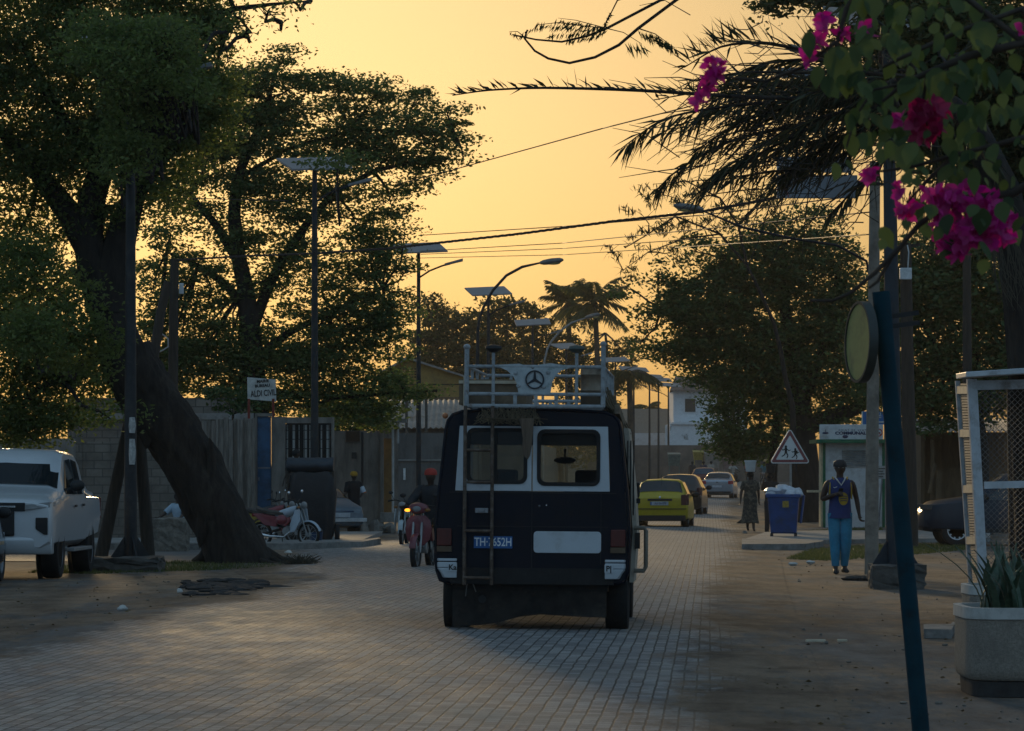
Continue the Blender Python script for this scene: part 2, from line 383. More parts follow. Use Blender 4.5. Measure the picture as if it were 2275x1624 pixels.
strip('kerb', [(1648,1222),(1648,1208),(1800,1209.5),(1830,1212),(1828,1215),(1790,1221)], kerbm, h=.13)
strip('kerb', [(2052,1418),(2052,1406),(2112,1406),(2118,1400),(2122,1404),(2114,1419)], kerbm, h=.09)
# ---------------------------------------------------------------- grass tufts and litter
grassm = leafmat('grass_blade', (.05,.07,.02), (.12,.13,.045), .3)
def grass(name, poly_px, n, hgt, seed, lab=None):
    r = np.random.RandomState(seed); pts = np.array(poly_px, float); lo, hi = pts.min(0), pts.max(0); vs = []; fs = []
    def inside(x, y):
        c = False; k = len(pts)
        for i in range(k):
            (x1, y1), (x2, y2) = pts[i], pts[(i+1) % k]
            if (y1 > y) != (y2 > y) and x < (x2-x1)*(y-y1)/(y2-y1)+x1: c = not c
        return c
    cnt = 0
    while cnt < n:
        x, y = r.uniform(lo, hi)
        if not inside(x, y): continue
        cnt += 1; p = G(x, y, -.01); a = r.uniform(0, 6.28); h = hgt*r.uniform(.4, 1.2); w = r.uniform(.006, .016)
        d = Vector((math.cos(a), math.sin(a), 0))*w; q = p+Vector((r.normal(0,.4)*h, r.normal(0,.4)*h, h)); b = len(vs)
        vs += [p-d, p+d, q]; fs.append((b, b+1, b+2))
    mb = MB(); mb.add(vs, fs); return tag(mb.build(name, grassm, fixn=False), kind='stuff')
grass('grass', [(60,1272),(180,1250),(420,1247),(660,1252),(600,1262),(430,1268),(200,1275)], 7000, .055, 1)
grass('grass', [(1745,1242),(1800,1222),(1880,1214),(2140,1206),(2150,1222),(1960,1238),(1850,1246)], 9000, .07, 2)
grass('grass', [(1800,1180),(1960,1172),(1960,1186),(1780,1188)], 2500, .08, 3)
# ---------------------------------------------------------------- small stones, rubble, litter
stone = mat('stone', (.20,.18,.155), .9, var=.35, scale=8, bump=.6, bscale=30)
tar = mat('broken_tar', (.03,.029,.028), .85, var=.5, scale=9, bump=.8, bscale=25)
def lump(mb, c, r, rng, n=10):
    mb2 = MB(); mb2.ell((0,0,0), 1, n, 7)
    ph = [rng.uniform(0,6.3) for _ in range(6)]
    for v in mb2.v:
        k = 1+.18*math.sin(3*v[0]+ph[0])+.14*math.sin(4*v[1]+ph[1])+.12*math.sin(5*v[2]+ph[2])+rng.uniform(-.06,.06)
        mb.v.append((c[0]+v[0]*r[0]*k, c[1]+v[1]*r[1]*k, c[2]+v[2]*r[2]*k))
    b = len(mb.v)-len(mb2.v); mb.f += [tuple(i+b for i in f) for f in mb2.f]; mb.m += [mb.cur]*len(mb2.f)
mb = MB()
for i in range(150):
    x = RND.gauss(500, 45); y = RND.gauss(1306, 7)
    p = G(min(max(x, 415), 660), min(max(y, 1292), 1324)); s = RND.uniform(.03, .15)
    lump(mb, (p.x, p.y, .01), (s*1.3, s*1.5, s*RND.uniform(.2,.45)), RND, 7)
tag(mb.build('broken_tar_rubble', tar, smooth=40), 'heap of broken black tar lumps at the left road edge', 'rubble')
r0 = thing('weed_clump', 'dry uprooted weed lying on the dirt right of the leaning tree', 'weed', G(665,1256))
mb = MB()
for i in range(220):
    a = RND.uniform(0, 6.28); L0 = RND.uniform(.1,.35); p = Vector((RND.gauss(0,.12), RND.gauss(0,.1), RND.uniform(0,.07)))
    q = p+Vector((math.cos(a)*L0, math.sin(a)*L0*.6, RND.uniform(-.02,.16))); mb.beam(p, q, .008)
mb.build('dry_stalks', mat('dry_stalk', (.075,.065,.045), .9), r0)
for i, (x, y, s, c) in enumerate([(1762,1256,.05,'w'),(1801,1252,.05,'w'),(272,1357,.05,'w'),(400,1316,.04,'w'),(1655,1186,.07,'b'),(1835,1430,.02,'b'),(640,1230,.06,'w')]):
    mb = MB(); p = G(x, y, s*.5); lump(mb, p, (s*1.3, s, s*.7), RND, 8)
    w = ['crumpled white scrap on the dirt to the left of the grass patch','crumpled white scrap at the left end of the grass patch','pale crumpled scrap on the dirt below the lamp post plinth','small white scrap beside the black tar rubble','dark stone on the verge near the walking woman','little dark stone on the bare dirt in the right foreground','white scrap on the side street right of the tree'][i]
    tag(mb.build('litter' if c == 'w' else 'stone', mat('scrap_white', (.6,.58,.54), .7) if c == 'w' else stone, smooth=60), w, 'litter' if c == 'w' else 'stone')
for i, (x0, x1, y) in enumerate([(1790,1834,1428),(1860,1882,1427.5)]):
    mb = MB(); mb.box((G(x0,y)+G(x1,y))/2+V(0,0,.02), ((G(x1,y)-G(x0,y)).length, .05, .022), rz=.02)
    tag(mb.build('wood_scrap', mat('pale_wood', (.55,.48,.36), .6), bevel=.004), ['longer pale wooden lath lying on the dirt in the right foreground','shorter pale wooden lath lying on the dirt in the right foreground'][i], 'wood scrap')
mb = MB(); c0, c1 = G(1890,1288), G(1950,1290)
for i in range(14): lump(mb, c0.lerp(c1, i/13)+V(RND.uniform(-.1,.1), RND.uniform(-.2,.2), .02), (.12,.14,.05), RND, 8)
tag(mb.build('soil_mound', mat('dark_soil', (.05,.042,.036), .95, var=.4, scale=10, bump=.6, bscale=30), smooth=60), 'low mound of dark soil beside the black post plinth', 'soil mound')
# ---------------------------------------------------------------- walls and buildings
def blockmat(name, c1, c2, mort, bw=.4, rh=.2, stain=(.05,.045,.04), rough=.9):
    m, t, o = nt(name); b = t.nodes.new('ShaderNodeBsdfPrincipled'); L(t, b.outputs[0], o.inputs[0])
    tc = t.nodes.new('ShaderNodeTexCoord'); sx = t.nodes.new('ShaderNodeSeparateXYZ'); L(t, tc.outputs['Object'], sx.inputs[0])
    cb = t.nodes.new('ShaderNodeCombineXYZ'); ad = t.nodes.new('ShaderNodeMath'); L(t, sx.outputs[0], ad.inputs[0]); L(t, sx.outputs[1], ad.inputs[1])
    L(t, ad.outputs[0], cb.inputs[0]); L(t, sx.outputs[2], cb.inputs[1])
    br = t.nodes.new('ShaderNodeTexBrick'); L(t, cb.outputs[0], br.inputs[0]); br.inputs['Scale'].default_value = 1
    br.inputs['Brick Width'].default_value = bw; br.inputs['Row Height'].default_value = rh; br.inputs['Mortar Size'].default_value = .012
    br.inputs['Color1'].default_value = c4(c1); br.inputs['Color2'].default_value = c4(c2); br.inputs['Mortar'].default_value = c4(mort)
    n = noise(t, 1.3, 8, .72, tc.outputs['Object']); r = ramp(t, n.outputs['Fac'], [(.42, (0,0,0)), (.68, (1,1,1))])
    mx = t.nodes.new('ShaderNodeMix'); mx.data_type = 'RGBA'; L(t, r.outputs[0], mx.inputs[0]); L(t, br.outputs['Color'], mx.inputs[6]); mx.inputs[7].default_value = c4(stain)
    L(t, mx.outputs[2], b.inputs['Base Color']); b.inputs['Roughness'].default_value = rough
    n3 = noise(t, 40, 5, .7, tc.outputs['Object']); bb = bumpn(t, br.outputs['Fac'], .6, -.02); b2 = bumpn(t, n3.outputs['Fac'], .35, .01)
    L(t, bb.outputs[0], b2.inputs['Normal']); L(t, b2.outputs[0], b.inputs['Normal']); MATS[name] = m; return m
blk = blockmat('grey_blocks', (.16,.135,.11), (.23,.195,.16), (.09,.08,.07), stain=(.10,.085,.07))
plaster = mat('old_plaster', (.21,.185,.16), .9, var=.35, scale=2, bump=.5, bscale=14, dirt=(.085,.07,.058), dscale=1.3, stretch=(1.6,1.6,.5))
dplast = mat('dark_plaster', (.15,.14,.13), .9, var=.3, scale=1.6, bump=.3, bscale=18, dirt=(.07,.062,.055), dscale=.9, stretch=(1.5,1.5,.6))
woodg = mat('grey_planks', (.22,.19,.16), .85, var=.4, scale=5, bump=.4, bscale=30, dirt=(.10,.085,.07), dscale=2, stretch=(5,5,.5))
def facade(x0, x1, ytop, Y, z0=None, th=.2):     # slab facing the camera between picture columns
    a, b = GX(x0, Y), GX(x1, Y); zt = EYE+(HY-ytop)/F*Y
    return a, b, zt
def wallbox(mb, x0, x1, yt, Y, yb=None, th=.2, dY=0.):
    X0, X1 = (x0-CX)/F*Y, (x1-CX)/F*Y; zt = EYE+(HY-yt)/F*Y; zb = g(Y) if yb is None else EYE+(HY-yb)/F*Y
    mb.box(((X0+X1)/2, Y+th/2+dY, (zt+zb)/2), (X1-X0, th, zt-zb)); return mb
def W(px, Y): return (px-CX)/F*Y
def Z(py, Y): return EYE+(HY-py)/F*Y
t0 = thing('wall', 'low wall of old grey blocks and pale plaster behind the pickup and leaning tree', 'wall', GX(100,92))
mb = MB(); wallbox(mb, -160, 172, 974, 92); mb.build('plastered_section', plaster, t0, world=True)
mb = MB(); wallbox(mb, 172, 432, 981, 92.004); wallbox(mb, 168, 182, 968, 91.97, th=.26); mb.build('block_section', blk, t0, world=True)
t0 = thing('wall', 'tall block parapet with a concrete coping beyond the leaning trunk', 'wall', GX(400,97))
mb = MB(); wallbox(mb, 150, 560, 884, 97); mb.build('block_section', blk, t0, world=True)
mb = MB(); wallbox(mb, 146, 563, 918, 96.9, 932, th=.1); mb.build('coping', conc, t0, world=True)
t0 = thing('plank_fence', 'fence of upright weathered grey planks between the leaning tree and the blue door', 'fence', GX(500,93))
mb = MB(); x = 428
while x < 566:
    wd = RND.uniform(7, 13); wallbox(mb, x, x+wd-1.2, 930+RND.uniform(-4,5), 93+RND.uniform(-.05,.08), th=.035); x += wd
mb.build('planks', woodg, t0, world=True)
for ya, yb in ((1000,1008),(1085,1093)): mb = MB(); wallbox(mb, 426, 568, ya, 93.14, yb, th=.06); mb.build('rail', woodg, t0, world=True)
t0 = thing('gatehouse_wall', 'pale rendered entrance wall holding the blue door and barred gate', 'wall', GX(640,93.5))
mb = MB(); wallbox(mb, 566, 571, 922, 93.5); wallbox(mb, 603, 634, 926, 93.5); wallbox(mb, 566, 604, 918, 93.49, 925); wallbox(mb, 634, 738, 927, 93.48, 940); wallbox(mb, 634, 738, 1090, 93.5); wallbox(mb, 736, 742, 927, 93.5)
mb.build('wall_face', plaster, t0, world=True)
mb = MB(); wallbox(mb, 572, 602, 926, 93.55, 1152, th=.05); d = mb.build('door', mat('blue_paint', (.03,.10,.20), .5, var=.3, scale=4, dirt=(.02,.05,.09), dscale=3), t0, world=True)
mb = MB(); wallbox(mb, 573, 601, 1038, 93.53, 1041, th=.01); wallbox(mb, 574, 576, 1060, 93.5, 1068, th=.05); mb.build('handle', mat('dull_steel', (.25,.25,.26), .4, metal=.8), d).location = -t0.location
mb = MB()
for i in range(8): wallbox(mb, 637+i*12.6, 637+i*12.6+(7 if i % 2 else 3), 944, 93.6, 1090, th=.03)
mb.build('white_boards', mat('offwhite', (.62,.62,.58), .7, var=.2, dirt=(.3,.28,.25)), t0, world=True)
mb = MB()
for i in range(15): wallbox(mb, 635+i*6.8, 636.4+i*6.8, 942, 93.5, 1090, th=.02)
for y in (955, 975, 996, 1017, 1038, 1060, 1082): wallbox(mb, 634, 737, y, 93.47, y+1.6, th=.02)
mb.build('gate_grille', MATS['black_trim'], t0, world=True)
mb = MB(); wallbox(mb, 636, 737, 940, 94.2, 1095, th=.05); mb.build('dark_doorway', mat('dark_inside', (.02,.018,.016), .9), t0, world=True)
# wooden notice board on red legs above the wall
t0 = thing('notice_board', 'white painted board with black lettering on two red legs above the plank fence', 'sign', GX(583,93.8))
def sgn(px, py, Y=93.8): return V(W(px,Y), Y, Z(py,Y))
mb = MB(); mb.hexa([sgn(550,887),sgn(614,892),sgn(614,892)+V(0,.04,0),sgn(550,887)+V(0,.04,0)], [sgn(549,838),sgn(612,843),sgn(612,843)+V(0,.04,0),sgn(549,838)+V(0,.04,0)])
bd = mb.build('board', mat('old_white_board', (.55,.54,.50), .7, var=.2, dirt=(.3,.28,.25), dscale=4), t0, world=True)
blackp = mat('black_letter', (.02,.02,.02), .7); 
for s, px, py, sz, xs in (('MAIRIE', 584, 847, .10, 1), ('BUREAU', 583, 857, .10, 1), ('ALDI CIVIL', 585, 874, .215, .62)):
    p = sgn(px, py)-t0.location; text('lettering', s, sz, Matrix.Translation(p+V(0,-.006,0)) @ Matrix.Rotation(-.075,4,'Y') @ FACE, blackp, bd, xs=xs, bold=.004)
redp = mat('red_rust', (.22,.04,.025), .8, var=.4)
for px in (553, 607): mb = MB(); mb.beam(sgn(px,930), sgn(px,886), .06); mb.build('leg', redp, t0, world=True)
# wall to the right of the gate
t0 = thing('wall', 'stained plaster wall with a brown plaque and pale pipes right of the barred gate', 'wall', GX(800,112))
mb = MB(); wallbox(mb, 735, 846, 957, 112); wallbox(mb, 845, 852, 962, 111.9, th=.3); mb.build('wall_face', plaster, t0, world=True)
mb = MB(); wallbox(mb, 769, 799, 958, 111.96, 981, th=.05); mb.build('plaque', mat('brown_plaque', (.06,.035,.02), .6), t0, world=True)
mb = MB(); wallbox(mb, 852, 870, 974, 112.3, 1156, th=.06); mb.build('shutter', mat('ochre_shutter', (.30,.17,.06), .7, var=.3, dirt=(.15,.09,.04)), t0, world=True)
for px, y0, y1 in ((805,960,1085),(873,935,1152),(884,932,985)):
    mb = MB(); mb.cyl(V(W(px,111.7),111.7,Z(y1,111.7)), V(W(px,111.7),111.7,Z(y0,111.7)), .035, n=8); mb.build('pipe', mat('pale_pipe', (.45,.44,.42), .6) if px > 810 else MATS['black_trim'], t0, world=True)
mb = MB(); wallbox(mb, 860, 902, 930, 111.2, 938, th=1.0); mb.build('canopy_slab', conc, t0, world=True)
mb = MB(); wallbox(mb, 844, 886, 1139, 110.6, 1160, th=.9); mb.build('doorstep', conc, t0, world=True)
mb = MB(); wallbox(mb, 782, 792, 1005, 111.96, 1019, th=.04); mb.build('meter_box', mat('dark_grey', (.05,.05,.05), .6), t0, world=True)
t0 = thing('wall', 'dark stained plaster wall left of the van with a pale ledge', 'wall', GX(940,122))
mb = MB(); wallbox(mb, 885, 1040, 962, 122); mb.build('wall_face', dplast, t0, world=True)
mb = MB(); wallbox(mb, 885, 1040, 1020, 121.95, 1024, th=.06); mb.build('ledge', conc, t0, world=True)
mb = MB(); wallbox(mb, 896, 901, 1040, 121.95, 1066, th=.04); mb.build('white_pipe', mat('white_paint', (.7,.7,.68), .6), t0, world=True)
t0 = thing('rubble_block', 'broken concrete blocks at the foot of the wall beside the yellow-capped man', 'rubble', GX(842,106))
mb = MB()
for i in range(9): lump(mb, V(RND.uniform(-.55,.55), RND.uniform(-.3,.3), .12), (RND.uniform(.12,.24), .2, RND.uniform(.1,.24)), RND, 8)
mb.build('blocks', stone, t0, smooth=30)
t0 = thing('wall', 'long plain yard wall running up the left side of the street beyond the van', 'wall', GX(1040,122))
mb = MB(); pts = [(1035,122,957),(1090,145,975),(1150,175,985),(1215,215,992),(1262,255,1000),(1300,290,1004)]
for (xa,Ya_,ya),(xb,Yb_,yb) in zip(pts, pts[1:]):
    a, b = GX(xa,Ya_,-.1), GX(xb,Yb_,-.1); at_, bt_ = P(xa,ya,Ya_), P(xb,yb,Yb_); q_ = V(-.25,0,0); mb.hexa([a,b,b+q_,a+q_],[at_,bt_,bt_+q_,at_+q_])
mb.build('wall_face', plaster, t0, world=True)
# shed roof, gabled yellow house
t0 = thing('shed', 'long shed with a pale corrugated iron roof behind the dark wall', 'shed', GX(930,135))
mb = MB(); n = 60; A, B = W(835,135), W(1200,135); ze, zr = Z(950,135), Z(888,140.5); vs = []
for i in range(n+1):
    x = A+(B-A)*i/n; k = .03*math.cos(i*math.pi); vs += [V(x,135,ze+k), V(x,140.5,zr+k), V(x,140.5,zr+k-.02), V(x,135,ze+k-.02)]
mb.add(vs, [(4*i+a, 4*i+b, 4*i+4+b, 4*i+4+a) for i in range(n) for a, b in ((0,1),(1,2),(2,3),(3,0))])
mb.build('corrugated_roof', mat('galvanised', (.36,.32,.28), .55, metal=.25, var=.25, scale=1.5, dirt=(.2,.15,.11), dscale=.8), t0, world=True)
mb = MB(); wallbox(mb, 845, 1195, 952, 135.5); mb.build('wall_face', plaster, t0, world=True)
for px in (903, 947): mb = MB(); wallbox(mb, px-3, px+3, 885, 134.2, th=.12); mb.build('post', mat('post_wood', (.10,.085,.07), .9), t0, world=True)
ochre = mat('ochre_render', (.34,.22,.07), .9, var=.2, dirt=(.22,.15,.07), dscale=1)
t0 = thing('gabled_house', 'ochre house with a low gable and rows of vent holes left of the roof rack', 'house', GX(920,165))
Yh = 165; mb = MB()
pts = [(846,900),(846,828),(905,797),(1036,840),(1036,900)]
mb.ext([V(W(x,Yh),Yh,Z(y,Yh)) for x, y in pts], (0,6,0)); mb.build('wall_face', ochre, t0, world=True)
mb = MB(); mb.ext([V(W(x,Yh),Yh-.3,Z(y,Yh)) for x, y in [(838,830),(905,793),(1044,838),(1044,842),(905,798),(840,834)]], (0,6.6,0)); mb.build('roof', mat('grey_tin', (.28,.25,.22), .6, metal=.2), t0, world=True)
mb = MB()
for r_ in range(4):
    for c_ in range(9): wallbox(mb, 876+c_*6.4, 879.6+c_*6.4, 818+r_*6, Yh-.02, 821.5+r_*6, th=.05)
mb.build('vent_holes', mat('vent_dark', (.06,.04,.02), .9), t0, world=True)
mb = MB(); wallbox(mb, 840, 1040, 853, Yh-.02, 855, th=.05); mb.build('wire_ledge', MATS['dark_inside'], t0, world=True)
mb = MB(); wallbox(mb, 846, 1030, 882, 155, th=.3); w_ = mb.build('wall', mat('brown_render', (.20,.125,.07), .9, var=.3, dirt=(.12,.08,.05), dscale=.7)); tag(w_, 'brown rendered yard wall in front of the ochre gabled house', 'wall')
# white two-storey house and low buildings at the far end
wht = mat('stained_white', (.74,.75,.76), .85, var=.10, dirt=(.24,.23,.22), dscale=1.1, dlo=.56, dhi=.66)
t0 = thing('two_storey_house', 'stained white two-storey house with a tiled roof at the far end of the street', 'house', GX(1560,296))
Yh = 296; mb = MB(); wallbox(mb, 1496, 1660, 866, Yh, 944, th=9); mb.build('upper_storey', wht, t0, world=True)
mb = MB(); wallbox(mb, 1488, 1660, 941, Yh-.9, 1000, th=9); mb.build('lower_storey', wht, t0, world=True)
mb = MB(); mb.hexa([V(W(x,y_),y_,Z(868,Yh)) for x, y_ in ((1488,Yh-.7),(1672,Yh-.7),(1672,Yh+10),(1488,Yh+10))], [V(W(x,y_),y_,Z(835,Yh)) for x, y_ in ((1500,Yh+1.5),(1660,Yh+1.5),(1660,Yh+8),(1500,Yh+8))])
mb.build('roof', mat('roof_tile', (.20,.13,.10), .85, var=.3, scale=3), t0, world=True)
for x0, x1 in ((1522,1545),(1592,1612)):
    mb = MB(); wallbox(mb, x0-2, x1+2, 884, Yh-.06, 917, th=.1); wf = mb.build('window_frame', wht, t0, world=True)
    mb = MB(); wallbox(mb, x0, x1, 886, Yh-.09, 915, th=.06); o = mb.build('shutter', mat('dark_shutter', (.07,.065,.06), .7), wf); o.location = -t0.location
mb = MB(); wallbox(mb, 1492, 1650, 938, Yh-1.1, 943, th=1); mb.build('balcony_ledge', wht, t0, world=True)
t0 = thing('low_building', 'low beige flat building with a white lower band beside the white house', 'building', GX(1440,310))
mb = MB(); wallbox(mb, 1330, 1500, 908, 310, 963, th=10); mb.build('upper_wall', mat('beige_render', (.33,.28,.23), .9, var=.1), t0, world=True)
mb = MB(); wallbox(mb, 1330, 1496, 962, 309, 990, th=8); mb.build('white_band', mat('white_wash', (.6,.6,.6), .85, var=.1, dirt=(.4,.38,.36)), t0, world=True)
mb = MB(); wallbox(mb, 1300, 1760, 989, 290, th=.4)
tag(mb.build('wall', mat('market_wall', (.17,.135,.11), .9, var=.35, scale=.8, dirt=(.09,.075,.07), dscale=.5)), 'long brown yard wall closing the far end of the street', 'wall')
for i, (x, y0, y1, w_, c) in enumerate([(1552,1000,1022,18,(.40,.30,.08)),(1582,1003,1040,30,(.28,.25,.22)),(1710,1020,1042,20,(.35,.22,.07)),(1498,1005,1035,22,(.10,.16,.15)),(1620,1012,1040,20,(.3,.2,.19))]):
    Yc = 284; mb = MB(); zt = Z(y0,Yc); zb = Z(y1,Yc); X0 = W(x-w_/2,Yc); X1 = W(x+w_/2,Yc)
    mb.hexa([V(X0,Yc,zb),V(X1,Yc,zb),V(X1,Yc+1.2,zb),V(X0,Yc+1.2,zb)], [V(X0-.1,Yc-.4,zt-.15),V(X1+.1,Yc-.4,zt-.15),V(X1+.1,Yc+1.3,zt),V(X0-.1,Yc+1.3,zt)])
    for xx in (X0, X1): mb.cyl(V(xx,Yc,g(Yc)), V(xx,Yc,zb+.1), .03, n=6)
    tag(mb.build('market_stall', mat('stall_cloth_'+'abcde'[i], c, .9, var=.3)), ['ochre','greyish','orange','dark green','dusty pink'][i]+' market stall against the brown wall at the end of the street', 'market stall', 'market stalls at the end of the street')
# ---------------------------------------------------------------- kiosk
t0 = thing('sales_kiosk', 'white kiosk with green trim and lettered fascia behind the man in the blue vest', 'kiosk', GX(1896,118))
Yk = 118; kw = mat('kiosk_white', (.68,.70,.70), .55, var=.08, dirt=(.45,.44,.42), dscale=2); kg = mat('kiosk_green', (.02,.15,.07), .5)
mb = MB(); wallbox(mb, 1832, 1962, 984, Yk, th=2.2); mb.build('body', kw, t0, world=True)
for xa, xb in ((1828.5,1834),(1960,1966)): mb = MB(); wallbox(mb, xa, xb, 984, Yk-.02, th=.1); mb.build('corner_post', kg, t0, world=True)
mb = MB(); wallbox(mb, 1814, 1972, 976, Yk-.45, 984, th=2.9); mb.build('roof_slab', kg, t0, world=True)
mb = MB(); wallbox(mb, 1821, 1962, 943, Yk-.42, 976.3, th=.12); fa = mb.build('fascia', kw, t0, world=True, bevel=.01)
def fat(s, px, py, sz, m, xs=1., b=0.): text('lettering', s, sz, Matrix.Translation(V(W(px,Yk-.43),Yk-.425,Z(py,Yk-.43))-t0.location) @ FACE, m, fa, xs=xs, bold=b)
navy = mat('navy_print', (.015,.03,.09), .6)
fat('P O I N T   D E   V E N T E', 1896, 956, .085, navy, .95); fat('COMMUNALE', 1893, 962.5, .125, navy, 1.35, .006)
mb = MB(); mb.ell(V(W(1878,Yk-.43),Yk-.42,Z(970,Yk-.43)), (.09,.012,.05)); mb.ell(V(W(1834,Yk-.43),Yk-.42,Z(962,Yk-.43)), (.10,.012,.035)); mb.box(V(W(1834.5,Yk-.43),Yk-.42,Z(957,Yk-.43)), (.02,.02,.08)); mb.build('emblem', navy, fa).location = -t0.location
mb = MB(); cc = V(W(1952,Yk-.43),Yk-.425,Z(961,Yk-.43)); mb.lathe([(.095,-.006),(.125,-.006),(.125,.006),(.095,.006)], 24, cc, 'Y', closed=True); mb.box(cc, (.2,.01,.022), ry=.78); mb.build('no_smoking_ring', mat('sign_red', (.42,.03,.03), .5), fa).location = -t0.location
mb = MB(); mb.box(cc+V(-.01,.004,0), (.13,.008,.022)); mb.build('cigarette_mark', blackp, fa).location = -t0.location
mb = MB()
wallbox(mb, 1868, 1930, 999, Yk-.03, 1038, th=.03)
lv = mb.build('louvre_frame', kw, t0, world=True); mb = MB()
for i in range(8): mb.box(V(W(1899,Yk-.05),Yk-.05,Z(1002.5+i*4.5,Yk)), (.80,.03,.045), rx=.5)
mb.build('slats', mat('louvre_grey', (.34,.36,.36), .6), lv).location = -t0.location
mb = MB(); wallbox(mb, 1824.6, 1828.4, 986, Yk+.3, 1170, th=.9); mb.build('side_door', mat('kiosk_beige_and_lit', (.62,.52,.34), .6), t0, world=True)  # warm light on the kiosk's left edge is put into this door's colour
mb = MB(); wallbox(mb, 1796, 1829, 1089, Yk+.1, 1094, th=.7); mb.build('counter_flap', mat('kiosk_beige_and_lit', (.62,.52,.34), .6), t0, world=True)
t0 = thing('board_sign', 'blue advertising board on posts behind the kiosk roof', 'sign', GX(1945,121))
mb = MB(); wallbox(mb, 1917, 1968, 914, 121, 943, th=.06); bd = mb.build('board', mat('sign_blue', (.02,.13,.36), .45, var=.15), t0, world=True)
mb = MB(); wallbox(mb, 1914.5, 1917, 914, 121, 943, th=.08); mb.build('edge_strip', mat('offwhite', (.62,.62,.58), .7), t0, world=True)
text('lettering', 'U      2', .17, Matrix.Translation(V(W(1941,121),120.99,Z(921,121))-t0.location) @ FACE, mat('offwhite', (.62,.62,.58), .7), bd, bold=.004)
mb = MB(); wallbox(mb, 1945, 1965, 936, 120.985, 939, th=.02); wallbox(mb, 1945, 1958, 927, 120.985, 928.4, th=.02); mb.build('white_lines', mat('offwhite', (.62,.62,.58), .7), bd).location = -t0.location
for px in (1919, 1966): mb = MB(); mb.cyl(V(W(px,121.1),121.1,g(121)), V(W(px,121.1),121.1,Z(914,121)), .03, n=8); mb.build('leg', MATS['dull_steel'], t0, world=True)
t0 = thing('notice_stand', 'small grey notice plate on a thin bent leg right of the kiosk', 'sign', GX(1962,112))
mb = MB(); wallbox(mb, 1949, 1971, 1035, 112, 1064, th=.03); nb = mb.build('plate', mat('notice_grey', (.45,.45,.43), .6), t0, world=True)
mb = MB()
for i, y in enumerate((1040,1046,1052,1058)): wallbox(mb, 1952, 1966-(i % 2)*4, y, 111.98, y+1.6, th=.02)
mb.build('print_lines', blackp, nb).location = -t0.location
mb = MB(); mb.tube([V(W(1951,112.05),112.05,g(112)), V(W(1956,112.05),112.05,Z(1110,112)), V(W(1960,112.05),112.05,Z(1062,112))], .025, 6); mb.build('leg', MATS['dull_steel'], t0, world=True)
# shack behind the dark suv
t0 = thing('wooden_shack', 'small timber shack with a rusty corrugated roof behind the dark blue car', 'shack', GX(2100,112))
sw = mat('shack_wood', (.17,.11,.06), .85, var=.4, scale=4, dirt=(.08,.055,.035), dscale=2, stretch=(4,4,.6))
mb = MB(); wallbox(mb, 2046, 2054, 955, 112, th=2.5); wallbox(mb, 2068, 2076, 975, 111.9, th=.12); wallbox(mb, 2080, 2092, 1045, 111.7, th=.1); wallbox(mb, 2054, 2300, 1040, 112.6, th=.08); wallbox(mb, 2054, 2300, 960, 114.4, th=.08)
mb.beam(V(W(2064,111.6),111.6,Z(1095,111.6)), V(W(2078,111.6),111.6,Z(1030,111.6)), .09); mb.build('timber_walls', sw, t0, world=True)
mb = MB(); n = 46; A, B = W(2042,111), W(2330,111); vs = []
for i in range(n+1):
    x = A+(B-A)*i/n; k = .035*math.cos(i*math.pi); vs += [V(x,111,Z(958,111)+k), V(x,115,Z(926,111)+k), V(x,115,Z(926,111)+k-.02), V(x,111,Z(958,111)+k-.02)]
mb.add(vs, [(4*i+a, 4*i+b, 4*i+4+b, 4*i+4+a) for i in range(n) for a, b in ((0,1),(1,2),(2,3),(3,0))])
mb.build('corrugated_roof', MATS['galvanised'], t0, world=True)
